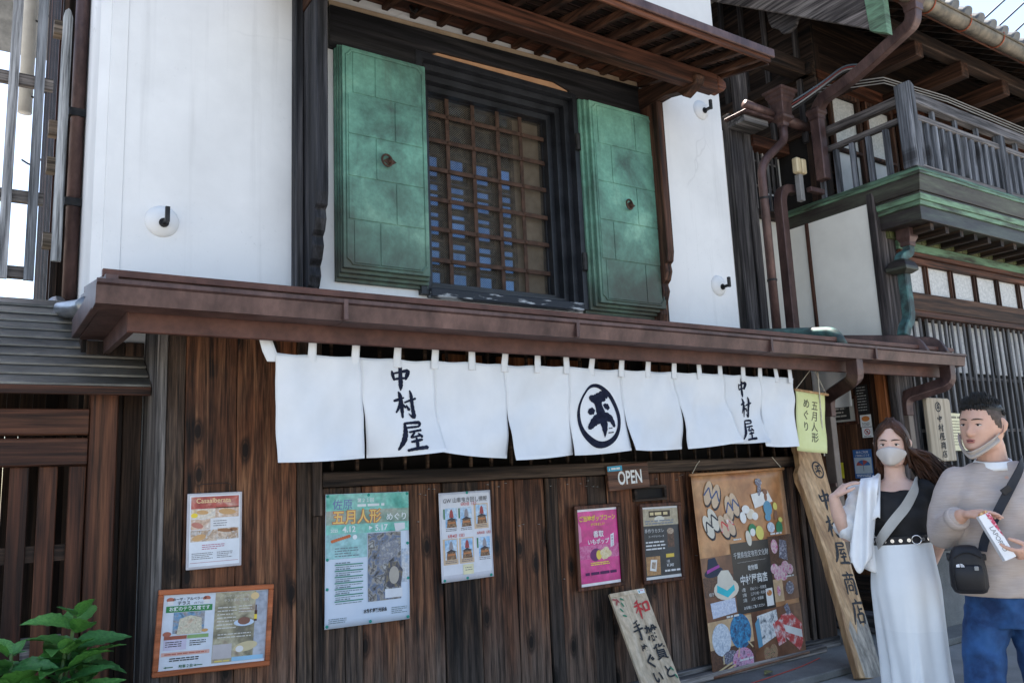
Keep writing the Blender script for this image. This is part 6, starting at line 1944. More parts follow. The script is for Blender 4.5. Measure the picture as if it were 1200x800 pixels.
# folded cloth, fans, towels, pouches
F.poly(e, [(0.05, 0.945), (0.06, 1.055), (0.32, 1.04), (0.315, 0.935)], H, 12)
F.ell(e, 0.125, 1.21, 0.10, 0.115, H + 0.0003, 13)
F.ell(e, 0.335, 1.18, 0.115, 0.125, H + 0.0006, 14)
F.ell(e, 0.33, 1.385, 0.115, 0.09, H + 0.0009, 15)
F.ell(e, 0.20, 1.345, 0.09, 0.05, H + 0.0007, 20)
for (a, b2, c, d) in ((0.125, 1.32, 0.12, 1.38), (0.30, 1.29, 0.28, 1.36), (0.24, 1.40, 0.05, 1.445), (0.21, 1.38, 0.02, 1.43), (0.40, 1.26, 0.45, 1.31)):
    q = Vector((c - a, d - b2)).normalized() * 0.006
    F.poly(e, [(a - q.y, b2 + q.x), (a + q.y, b2 - q.x), (c + q.y, d - q.x), (c - q.y, d + q.x)], H + 0.0012, 16)
F.poly(e, [(0.53, 1.10), (0.55, 1.32), (0.77, 1.26), (0.76, 1.08)], H, 18)
F.poly(e, [(0.50, 1.15), (0.51, 1.33), (0.56, 1.32), (0.55, 1.11)], H + 0.0003, 22)
F.poly(e, [(0.70, 1.18), (0.74, 1.35), (0.83, 1.33), (0.82, 1.14)], H + 0.0006, 17)
F.poly(e, [(0.80, 1.13), (0.83, 1.30), (0.98, 1.42), (1.03, 1.36), (1.04, 1.22), (0.92, 1.12)], H + 0.0009, 17)
F.poly(e, [(0.82, 1.20), (0.84, 1.26), (1.03, 1.33), (1.03, 1.27)], H + 0.0012, 26)
F.poly(e, [(0.85, 1.07), (0.88, 1.14), (0.93, 1.13), (0.90, 1.05)], H + 0.0010, 20)
F.ell(e, 0.60, 1.385, 0.04, 0.05, H + 0.0003, 25)
F.ell(e, 0.675, 1.38, 0.045, 0.055, H + 0.0006, 25)
F.ell(e, 0.83, 0.61, 0.04, 0.055, H, 19)
F.poly(e, [(0.90, 0.56), (0.87, 0.70), (0.97, 0.73), (0.98, 0.58)], H + 0.0003, 20)
for (u, v) in ((0.80, 0.78), (0.87, 0.80), (0.93, 0.77), (0.98, 0.80), (0.83, 0.83), (0.90, 0.84)):
    F.ell(e, u, v, 0.045, 0.04, H + 0.0004 * rr.random(), 19)
F.ell(e, 0.955, 0.94, 0.05, 0.05, H, 20)
F.ell(e, 0.82, 0.95, 0.02, 0.04, H, 19)
F.rect(e, 0.665, 0.915, 0.745, 1.045, H, 26)
F.ell(e, 0.705, 0.95, 0.03, 0.022, H + 0.0003, 27)
e.build('picture', MTS, t, fix=False)
e = MB()
H = 0.0100
F.text(e, '千葉県指定有形文化財', 0.548, 0.655, 0.050, H, 0, 0.0, 'C', 0.80)
F.text(e, '乾物類', 0.55, 0.755, 0.042, H, 0, 0.01, 'C', 0.9)
F.text(e, '中村屋商店', 0.55, 0.850, 0.075, H, 0, 0.02, 'C', 0.84)
for k, s_ in enumerate(('1階', '2階', '3階')):
    F.text(e, s_, 0.40, 0.915 - 0.03 + 0.038 * k + 0.02, 0.030, H, 0, 0.0, 'L')
for k, s_ in enumerate(('手ぬぐい・和雑貨', '江戸小物・和装小物', '人形・食器類')):
    F.text(e, s_, 0.49, 0.905 + 0.038 * k, 0.026, H, 0, 0.0, 'L', 0.9)
F.text(e, 'お気軽にご覧ください', 0.40, 1.035, 0.025, H, 0, 0.01, 'L', 0.95)
F.lines(e, 0.37, 0.512, 0.46, 1, 0.01, 0.010, H, 0)
F.lines(e, 0.80, 0.505, 0.94, 1, 0.01, 0.014, H, 0)
F.lines(e, 0.20, 1.055, 0.34, 1, 0.01, 0.014, H, 0)
F.text(e, '帽子', 0.045, 0.895, 0.028, H, 0, 0.0, 'L')
F.lines(e, 0.29, 1.375, 0.44, 1, 0.01, 0.013, H, 0)
F.lines(e, 0.92, 0.845, 1.02, 1, 0.01, 0.012, H, 0)
F.lines(e, 0.385, 0.69, 0.71, 1, 0.01, 0.0015, H, 0)
e.build('lettering', [ink(0.66, 0.66, 0.64)], t, fix=False)

# --- natural slab sign leaning at the corner
t = thing('slab_name_sign', 'tall rough edged wooden slab with vertical shop name leaning at the corner post', 'sign', (5.55, -0.6, -0.05))
P1, P0 = Vector((5.875, -0.09, 1.78)), Vector((5.545, -0.70, -0.055))
up_ = (P1 - P0).normalized()
L = (P1 - P0).length
F = Face(P1 - Vector((0.155, 0, 0)), (1, 0.02, 0.0), up_)
r_ = Vector((1, 0.0, 0)) - up_ * up_.x
F = Face(P1 - r_.normalized() * 0.155, r_.normalized(), up_)
lft = [(0.0, 0), (0.005, 0.18), (0.012, 0.22), (-0.006, 0.33), (-0.055, 0.40), (-0.062, 0.47), (-0.035, 0.55), (-0.020, 0.65), (-0.012, 0.80), (0.005, 0.95), (0.02, 1.10), (0.018, 1.25), (0.03, 1.45), (0.022, 1.65), (0.03, 1.85), (0.035, L)]
rgt = [(0.31, 0), (0.305, 0.3), (0.30, 0.7), (0.295, 1.1), (0.30, 1.5), (0.305, 1.8), (0.30, L)]
e = MB()
brk = 1.58
front = [F.p(a, b, 0.0) for a, b in lft] + [F.p(a, b, 0.0) for a, b in reversed(rgt)]
e.prism(front, F.n * -0.055)
e.build('slab', W_NATURAL, t, 0.006, seg=2)
e = MB()
F.poly(e, [(0.06, 1.62), (0.10, 1.55), (0.14, 1.66), (0.18, 1.53), (0.24, 1.60), (0.298, 1.50), (0.303, 1.80), (0.298, L - 0.004), (0.10, L - 0.004), (0.085, 1.80)], 0.0008, 0)
e.build('weathered_foot', W_NATGREY, t, fix=False)
e = MB()
F.ring(e, 0.205, 0.345, 0.068, 0.075, 0.014, 0.0018)
F.brush(e, '平', 0.165, 0.300, 0.08, 0.09, 0.0018, 0, 0.75)
for k, (ch, v) in enumerate((('中', 0.52), ('村', 0.74), ('屋', 0.955), ('商', 1.185), ('店', 1.395))):
    F.brush(e, ch, 0.115 + 0.008 * k, v, 0.145, 0.175 if ch != '店' else 0.19, 0.0018, 0, 1.25)
e.build('brushed_characters', SUMI, t, fix=False)

# --- small yellow cloth banner
t = thing('yellow_cloth_banner', 'small pale yellow cloth banner with brushed characters above the slab sign', 'banner', (5.7, -0.3, 1.58))
F = Face((5.535, -0.31, 2.098), (1, 0.0, -0.08), (0.16, 0.05, 1))
F.u = Vector((0.20, 0.06, 1)).normalized()
wd_, ht_ = 0.372, 0.50
e = MB()
yf = lambda u, v, h=0: F.p(u, v, h) + F.n * (0.010 * math.sin(u * 14 + v * 5) * (v / ht_) + 0.004 * math.sin(v * 20))
e.sheet(lambda u, v: yf(u * wd_, v * ht_), 12, 14)
e.build('cloth', surf('pale_yellow_cloth', (0.60, 0.62, 0.28), (0.68, 0.70, 0.36), 4.0, 0.85, bump=0.1, bscale=200.0, bdist=0.001), t, smooth='all', fix=False, solid=0.0015)
e = MB()
e.tube([yf(-0.01, 0, 0), yf(wd_ + 0.045, 0, 0)], 0.011, 10)
e.build('bamboo_rod', W_NATURAL, t, smooth='all')
e = MB()


def ytext(body, u, v, size):
    vs, fs, w_, _ = glyphs(body, 0.01)
    e.add([yf(u - w_ * size / 2 + x * size, v - y * size, 0.003) for x, y in vs], fs, 0)


for k, ch in enumerate('五月人形'):
    ytext(ch, 0.235 + 0.012 * k * 0, 0.145 + 0.088 * k, 0.085)
for k, ch in enumerate('めぐり'):
    ytext(ch, 0.125, 0.135 + 0.095 * k, 0.085)
e.build('lettering', ink(0.08, 0.07, 0.04), t, fix=False)
MB().tube([yf(0.0, 0, 0), (5.76, -0.33, 2.29)], 0.003, 6).build('cord', ROPE, t)
MB().tube([yf(wd_ + 0.03, 0, 0), (5.76, -0.33, 2.29)], 0.003, 6).build('cord', ROPE, t)
MB().tube([(5.835, -0.32, 2.30), (5.80, -0.325, 1.56)], 0.006, 6).build('hanging_rope', ROPE, t)

# --- name board at the entrance and the notice beside it
t = thing('entrance_name_board', 'pale upright name board with round mark mounted on the lattice by the entrance', 'sign', (7.59, -0.3, 1.48))
F = Face((7.385, -0.335, 2.065), (1, 0, -0.01), (0.06, 0, 1))
wd_, ht_ = 0.405, 0.59
e = MB()
oc = [(0.03, 0), (wd_ - 0.03, 0), (wd_ - 0.008, 0.008), (wd_, 0.03), (wd_, ht_), (0, ht_), (0, 0.03), (0.008, 0.008)]
e.prism([F.p(a, b, 0) for a, b in oc], F.n * -0.04)
e.build('board', wood('bleached_board', (0.34, 0.28, 0.20), (0.44, 0.37, 0.28), (0.5, 0.43, 0.33), 'Z', 34, 0.7, 0.0, 0.2, con=0.25, vary=0.2), t, 0.006)
e = MB()
F.ring(e, wd_ / 2 - 0.02, 0.085, 0.048, 0.048, 0.011, 0.002)
F.brush(e, '平', wd_ / 2 - 0.05, 0.055, 0.06, 0.06, 0.002, 0, 0.8)
for k, ch in enumerate('中村屋商店'):
    F.brush(e, ch, wd_ / 2 - 0.06 + 0.004 * k, 0.165 + 0.082 * k, 0.088, 0.066, 0.002, 0, 1.35)
e.build('carved_characters', SUMI, t, fix=False)
t = thing('opening_notice', 'cream printed notice fixed to the lattice behind the man', 'notice', (7.95, -0.28, 1.56))
F = Face((7.795, -0.272, 1.93), (1, 0, -0.02))
e = MB()
F.board(e, 0, 0, 0.33, 0.36, 0, 0.004)
e.build('sheet', ink(0.74, 0.68, 0.44), t)
e = MB()
F.lines(e, 0.03, 0.03, 0.29, 1, 0.03, 0.02, 0.005)
F.lines(e, 0.03, 0.075, 0.29, 9, 0.028, 0.008, 0.005)
e.build('lettering', ink(0.2, 0.18, 0.12), t, fix=False)

# --- notices on the panelling of the entrance (side wall facing the storehouse)
def side_face(y, z):
    return Face((HX - 0.004, y, z), (0, -1, 0))


t = thing('framed_picture', 'dark framed picture hanging on the brown entrance panelling', 'picture', (HX, 0.36, 1.86))
F = side_face(0.545, 2.13)
frame_of(F, 0.38, 0.27, 0.03, W_FRAME, t, 0.025)
e = MB()
F.board(e, 0.03, 0.03, 0.35, 0.24, 0, 0.008)
e.build('mount', ink(0.55, 0.53, 0.5), t)
e = MB()
F.rect(e, 0.09, 0.05, 0.29, 0.22, 0.0095)
F.lines(e, 0.12, 0.07, 0.25, 4, 0.035, 0.015, 0.0105, 1)
e.build('print', [ink(0.03, 0.03, 0.03), ink(0.5, 0.48, 0.45)], t, fix=False)
t = thing('menu_blackboard', 'small blackboard with chalk writing by the entrance post', 'blackboard', (HX, 0.11, 1.94))
F = side_face(0.172, 2.225)
e = MB()
F.board(e, 0, 0, 0.125, 0.275, 0, 0.012)
e.build('board', ink(0.018, 0.018, 0.02), t)
e = MB()
F.lines(e, 0.015, 0.02, 0.11, 9, 0.027, 0.008, 0.013)
e.build('chalk_writing', ink(0.45, 0.45, 0.45), t, fix=False)
t = thing('sticker_notice', 'white sticker with an orange picture below the blackboard', 'notice', (HX, 0.1, 1.84))
F = side_face(0.158, 1.94)
e = MB()
F.board(e, 0, 0, 0.115, 0.115, 0, 0.003)
F.ell(e, 0.058, 0.038, 0.042, 0.026, 0.004, 1)
F.lines(e, 0.015, 0.075, 0.10, 3, 0.012, 0.005, 0.004, 2)
e.build('sheet', [WHITE, ORANGE, INKG], t, fix=False)
t = thing('prohibition_notice', 'white square notice with a red prohibition ring below the sticker', 'notice', (HX, 0.1, 1.72))
F = side_face(0.152, 1.82)
e = MB()
F.board(e, 0, 0, 0.11, 0.095, 0, 0.003)
F.ring(e, 0.055, 0.042, 0.03, 0.03, 0.007, 0.004, 1)
F.poly(e, [(0.03, 0.022), (0.036, 0.018), (0.08, 0.062), (0.074, 0.066)], 0.0045, 1)
F.rect(e, 0.045, 0.03, 0.062, 0.056, 0.0042, 2)
F.lines(e, 0.015, 0.08, 0.10, 1, 0.012, 0.006, 0.004, 2)
e.build('sheet', [WHITE, RED, INKG], t, fix=False)
t = thing('umbrella_notice', 'blue notice with a red and blue umbrella on the entrance panelling', 'notice', (HX, 0.18, 1.34))
F = side_face(0.275, 1.615)
e = MB()
F.board(e, 0, 0, 0.195, 0.27, 0, 0.004)
F.rect(e, 0.008, 0.075, 0.187, 0.225, 0.005, 1)
for k in range(4):
    a0, a1 = math.pi * k / 4, math.pi * (k + 1) / 4
    F.poly(e, [(0.098, 0.15)] + [(0.098 - 0.072 * math.cos(a0 + (a1 - a0) * q / 4), 0.15 - 0.05 * math.sin(a0 + (a1 - a0) * q / 4)) for q in range(5)][::-1], 0.0056, 2 if k % 2 == 0 else 0)
F.rect(e, 0.096, 0.15, 0.100, 0.205, 0.0056, 3)
F.text(e, '傘のご利用', 0.098, 0.035, 0.026, 0.0056, 4, 0.01, 'C')
F.text(e, 'ご自由にどうぞ', 0.098, 0.064, 0.022, 0.0056, 4, 0.01, 'C')
F.lines(e, 0.02, 0.235, 0.175, 2, 0.014, 0.006, 0.0056, 4)
e.build('sheet', [ink(0.03, 0.12, 0.34), ink(0.45, 0.52, 0.58), ink(0.42, 0.08, 0.06), INKB, WHITE], t, fix=False)
t = thing('yellow_notice', 'small yellow notice low on the entrance panelling', 'notice', (HX, 0.46, 1.35))
F = side_face(0.53, 1.50)
e = MB()
F.board(e, 0, 0, 0.135, 0.15, 0, 0.003)
F.lines(e, 0.02, 0.025, 0.115, 1, 0.02, 0.02, 0.004, 1)
F.ell(e, 0.068, 0.095, 0.03, 0.03, 0.004, 1)
e.build('sheet', [ink(0.62, 0.52, 0.03), INKB], t, fix=False)
t = thing('door_cloth', 'short white cloth hanging inside the entrance behind the downpipe', 'curtain', (6.9, 0.3, 2.0))
e = MB()
e.sheet(lambda u, v: (6.90 + 0.015 * math.sin(u * 11), 0.52 - 0.42 * u, 2.44 - 0.42 * v), 14, 6)
e.build('cloth', CLOTH, t, smooth='all', fix=False, solid=0.002)
MB().tube([(6.90, 0.60, 2.44), (6.90, -0.02, 2.44)], 0.012, 8).build('rod', W_DARKY, t)

# --- small things on the ground
fl = MB()
fl.sheet(lambda u, v: (4.88 + 0.11 * u, -0.30 + 0.07 * (v - 0.5) * math.sin(math.pi * min(0.98, max(0.04, u))) + 0.02 * u, 0.004 + 0.012 * math.sin(math.pi * u) + 0.02 * abs(v - 0.5)), 8, 4)
tag(fl.build('fallen_leaf', surf('dry_leaf', (0.16, 0.14, 0.05), (0.25, 0.22, 0.08), 20, 0.6), None, smooth='all', fix=False, solid=0.001), 'single dry leaf lying on the concrete below the banner', 'leaf')
rc = MB().tube(curve([(4.3, -0.40, 0.002), (4.8, -0.36, 0.002), (5.3, -0.30, 0.002), (5.62, -0.22, 0.002)]), 0.004, 6)
tag(rc.build('red_cord', ink(0.4, 0.05, 0.03), None), 'thin red cord lying along the concrete strip', 'cord')
tb = MB().box(4.05, 5.85, -0.13, -0.046, -0.002, 0.05)
tag(tb.build('base_timber', W_GREYX, None, 0.008), 'grey weathered timber lying along the foot of the board wall', 'timber')

# ================================================================ HYDRANGEA at the gate
LEAFM = []
for i, (c1, c2) in enumerate((((0.04, 0.14, 0.025), (0.08, 0.24, 0.045)), ((0.05, 0.17, 0.035), (0.12, 0.30, 0.065)), ((0.03, 0.11, 0.028), (0.06, 0.19, 0.05)))):
    LEAFM.append(surf('hydrangea_leaf_%s' % 'abc'[i], c1, c2, 16.0, 0.42, bump=0.3, bscale=45.0, bdist=0.006, spec=0.5))
leaf_meshes = []
for i in range(3):
    e = MB()
    def lf(u, v, i=i):
        wv = 0.33 * (math.sin(math.pi * u ** 0.8) ** 0.85) * (1 - 0.25 * u) + 0.002
        wv *= 1 + 0.05 * math.cos(u * 60)
        s_ = (v - 0.5) * 2
        return (s_ * wv, u, 0.16 * abs(s_) ** 1.3 * wv * 2 + 0.10 * math.sin(u * 2.4 + i) - 0.16 * u * u + 0.012 * math.sin(u * 34 + abs(s_) * 9) * abs(s_))
    e.sheet(lf, 18, 6)
    me = bpy.data.meshes.new('leaf')
    me.from_pydata(e.v, [], e.f)
    me.materials.append(LEAFM[i])
    me.polygons.foreach_set('use_smooth', [True] * len(me.polygons))
    leaf_meshes.append(me)
plant = thing('hydrangea', 'green hydrangea bush with broad serrated leaves in front of the gate', 'plant', (0.28, -0.42, -0.003))
rl = random.Random(11)
STEM = surf('green_stem', (0.05, 0.09, 0.02), (0.10, 0.16, 0.04), 20, 0.5)
stems = [(0.40, -0.45, 1.00), (0.43, -0.40, 0.84), (0.36, -0.52, 0.86), (0.25, -0.44, 0.78), (0.17, -0.50, 0.88), (0.06, -0.42, 0.84), (-0.08, -0.46, 0.82), (0.40, -0.55, 0.72), (0.30, -0.60, 0.70), (0.46, -0.50, 0.66), (0.10, -0.58, 0.70), (-0.05, -0.6, 0.66), (-0.2, -0.45, 0.8)]
for (sx_, sy_, sz_) in stems:
    bx0 = (0.25 + (sx_ - 0.25) * 0.4, -0.42 + (sy_ + 0.42) * 0.4, -0.003)
    st = MB().tube(curve([bx0, (bx0[0] * 0.5 + sx_ * 0.5 + rl.uniform(-.02, .02), bx0[1] * 0.5 + sy_ * 0.5, sz_ * 0.55), (sx_, sy_, sz_)], 4), [0.008] * 7 + [0.005], 6)
    st.build('stem', STEM, plant, smooth='all')
    a0 = rl.uniform(0, 6.28)
    for tier in range(4):
        zz = sz_ - 0.075 * tier - (0.0 if tier else 0.01)
        for q in range(4 if tier == 0 else 3):
            ang = a0 + tier * 1.57 + (q * 1.57 if tier == 0 else q * 2.09) + rl.uniform(-0.3, 0.3)
            s_ = (0.105 if tier == 0 else 0.19) * rl.uniform(0.85, 1.25)
            if tier == 0 and q > 1:
                s_ *= 0.6
            el = R(rl.uniform(30, 62)) if tier == 0 else R(rl.uniform(8, 42))
            lo = bpy.data.objects.new('leaf', leaf_meshes[rl.randrange(3)])
            COL.objects.link(lo)
            lo.parent = plant
            lo.location = Vector((sx_ + 0.012 * math.cos(ang), sy_ + 0.012 * math.sin(ang), zz)) - plant.location
            lo.rotation_euler = (el, rl.uniform(-0.35, 0.35), ang - math.pi / 2)
            lo.scale = (s_ * 1.05, s_, s_)

# ================================================================ PEOPLE
SKIN_W = surf('fair_skin', (0.56, 0.36, 0.285), (0.66, 0.45, 0.37), 9.0, 0.5, bump=0.0, spec=0.3)
SKIN_M = surf('tan_skin', (0.50, 0.29, 0.21), (0.60, 0.37, 0.285), 9.0, 0.5, bump=0.0, spec=0.3)
for ms in (SKIN_W, SKIN_M):
    pb = ms.node_tree.nodes['Principled BSDF']
    pb.inputs['Subsurface Weight'].default_value = 0.12
    pb.inputs['Subsurface Radius'].default_value = (0.012, 0.005, 0.003)
    pb.inputs['Subsurface Scale'].default_value = 0.5
HAIR_W = surf('brown_black_hair', (0.010, 0.007, 0.006), (0.085, 0.036, 0.020), 10.0, 0.55, bump=0.3, stretch=(1, 1, 0.15), fine=120.0, spec=0.2)
HAIR_M = surf('black_short_hair', (0.006, 0.006, 0.006), (0.018, 0.017, 0.017), 30.0, 0.5, bump=0.5, fine=260.0)
HAIR_SIDE = surf('cropped_hair', (0.04, 0.028, 0.022), (0.10, 0.07, 0.055), 60.0, 0.7, bump=0.2)
BLACKT = surf('black_knit', (0.008, 0.008, 0.009), (0.018, 0.018, 0.02), 6.0, 0.85, bump=0.15, bscale=300.0, bdist=0.001)
WHITECL = surf('white_linen', (0.70, 0.71, 0.72), (0.80, 0.805, 0.81), 4.0, 0.85, bump=0.25, bscale=14.0, bdist=0.01)
SKIRT = surf('white_gauze', (0.70, 0.72, 0.73), (0.79, 0.805, 0.81), 3.0, 0.85, bump=0.2, bscale=220.0, bdist=0.001)
TAUPE = surf('taupe_slub_knit', (0.37, 0.31, 0.28), (0.45, 0.385, 0.35), 70.0, 0.9, bump=0.25, stretch=(0.25, 0.25, 3.0), bscale=160.0, bdist=0.0015, stops=(0.25, 0.75))
DENIM = surf('blue_denim', (0.006, 0.024, 0.08), (0.022, 0.082, 0.22), 9.0, 0.85, bump=0.3, bscale=300.0, bdist=0.001)
MASKC = surf('beige_mask', (0.46, 0.415, 0.375), (0.53, 0.485, 0.445), 8.0, 0.85, bump=0.1)
BAGBLK = surf('black_nylon', (0.006, 0.006, 0.008), (0.016, 0.016, 0.02), 8.0, 0.6, bump=0.2, bscale=90.0, bdist=0.002)
STRAPB = surf('navy_webbing', (0.008, 0.010, 0.016), (0.018, 0.022, 0.032), 8.0, 0.75, bump=0.2, bscale=200.0)
STRAPG = surf('pale_grey_strap', (0.34, 0.33, 0.31), (0.42, 0.41, 0.385), 8.0, 0.7)
SILVER = surf('silver_metal', (0.55, 0.55, 0.55), (0.68, 0.68, 0.68), 8.0, 0.25, 0.9, bump=0.0)
LIPS = ink(0.36, 0.12, 0.105)
EYEW = ink(0.62, 0.58, 0.55)
EYEB = ink(0.012, 0.009, 0.008)
BROW = ink(0.045, 0.028, 0.02)
SHOE = surf('dark_shoe', (0.015, 0.014, 0.014), (0.03, 0.028, 0.027), 8.0, 0.5)


def remesh(mb, voxel, it=4, fac=0.5):
    me = bpy.data.meshes.new('tmp')
    me.from_pydata(mb.v, [], mb.f)
    bm = bmesh.new()
    bm.from_mesh(me)
    bmesh.ops.recalc_face_normals(bm, faces=bm.faces[:])
    bm.to_mesh(me)
    bm.free()
    ob = bpy.data.objects.new('tmp', me)
    COL.objects.link(ob)
    md = ob.modifiers.new('r', 'REMESH')
    md.mode = 'VOXEL'
    md.voxel_size = voxel
    sm_ = ob.modifiers.new('s', 'SMOOTH')
    sm_.factor = fac
    sm_.iterations = it
    dg = bpy.context.evaluated_depsgraph_get()
    dg.update()
    m2 = bpy.data.meshes.new_from_object(ob.evaluated_get(dg))
    out = MB()
    out.v = [tuple(v.co) for v in m2.vertices]
    out.f = [tuple(p.vertices) for p in m2.polygons]
    out.m = [0] * len(out.f)
    bpy.data.objects.remove(ob)
    bpy.data.meshes.remove(m2)
    bpy.data.meshes.remove(me)
    return out


def limb(mb, pts, radii, n=14):
    """Tapered limb with rounded joints, pts joined by a smooth curve."""
    P, Q = [Vector(p) for p in pts], []
    rs = []
    for i in range(len(P) - 1):
        a, b, c, d = P[max(0, i - 1)], P[i], P[i + 1], P[min(len(P) - 1, i + 2)]
        for k in range(5):
            t = k / 5
            Q.append(0.5 * (2 * b + (c - a) * t + (2 * a - 5 * b + 4 * c - d) * t * t + (3 * b - a - 3 * c + d) * t ** 3))
            rs.append(radii[i] * (1 - t) + radii[i + 1] * t)
    Q.append(P[-1])
    rs.append(radii[-1])
    mb.tube(Q, rs, n)
    mb.ball(P[0], radii[0] * 0.98, n, 8)
    mb.ball(P[-1], radii[-1] * 0.98, n, 8)


def rings(mb, rows, n=28, fold=None):
    """Loft of horizontal ellipses (cx, cy, z, rx, ry)."""
    out = []
    for (cx_, cy_, z, rx, ry) in rows:
        rw = []
        for j in range(n):
            a = 2 * math.pi * j / n
            k = 1.0 + (fold(a, z) if fold else 0.0)
            rw.append((cx_ + rx * k * math.cos(a), cy_ + ry * k * math.sin(a), z))
        out.append(rw)
    mb.loft(out)


def hand(mb, W, D, N, T, curl, thumb=(0.5, 0.5, 0.3), s=1.0):
    """Hand at wrist W pointing along D, palm facing N, thumb on side T; curl = bend per finger (index..little) in radians per joint."""
    W, D, N, T = Vector(W), Vector(D).normalized(), Vector(N).normalized(), Vector(T).normalized()
    # palm
    pr = []
    for q, (w_, th) in ((0.0, (0.026, 0.020)), (0.03, (0.034, 0.017)), (0.065, (0.040, 0.015)), (0.088, (0.039, 0.012))):
        c = W + D * q * s
        pr.append([c + T * w_ * s * math.cos(a) + N * th * s * math.sin(a) for a in [2 * math.pi * j / 14 for j in range(14)]])
    mb.loft(pr)
    for k in range(4):
        off = (0.0285 - 0.0188 * k) * s
        L = (0.070, 0.078, 0.073, 0.057)[k] * s
        r = (0.0086, 0.0088, 0.0084, 0.0074)[k] * s
        p = W + D * (0.082 - 0.004 * abs(k - 1)) * s + T * off
        d = (D + T * (0.10 - 0.07 * k)).normalized()
        pts, rad = [p - d * 0.012 * s, p], [r * 1.08, r * 1.06]
        for seg_, fr in enumerate((0.45, 0.30, 0.25)):
            d = (d * math.cos(curl[k]) + N * math.sin(curl[k])).normalized()
            nn = (N * math.cos(curl[k]) - d * 0.0).normalized()
            p = p + d * L * fr
            pts.append(p)
            rad.append(r * (1.0, 0.93, 0.80)[seg_])
        mb.tube(pts, rad, 10)
        for q, rq in zip(pts[1:], rad[1:]):
            mb.ball(q, rq, 10, 6)
    b = W + D * 0.022 * s + T * 0.024 * s
    d1 = (D * thumb[0] + T * thumb[1] + N * thumb[2]).normalized()
    p1 = b + d1 * 0.038 * s
    d2 = (d1 + D * 0.5 + N * 0.15).normalized()
    p2 = p1 + d2 * 0.030 * s
    p3 = p2 + (d2 + D * 0.2).normalized() * 0.024 * s
    mb.tube([b, p1, p2, p3], [0.014 * s, 0.011 * s, 0.0098 * s, 0.0078 * s], 10)
    for q, rq in ((p1, 0.011), (p2, 0.0098), (p3, 0.0078)):
        mb.ball(q, rq * s, 10, 6)


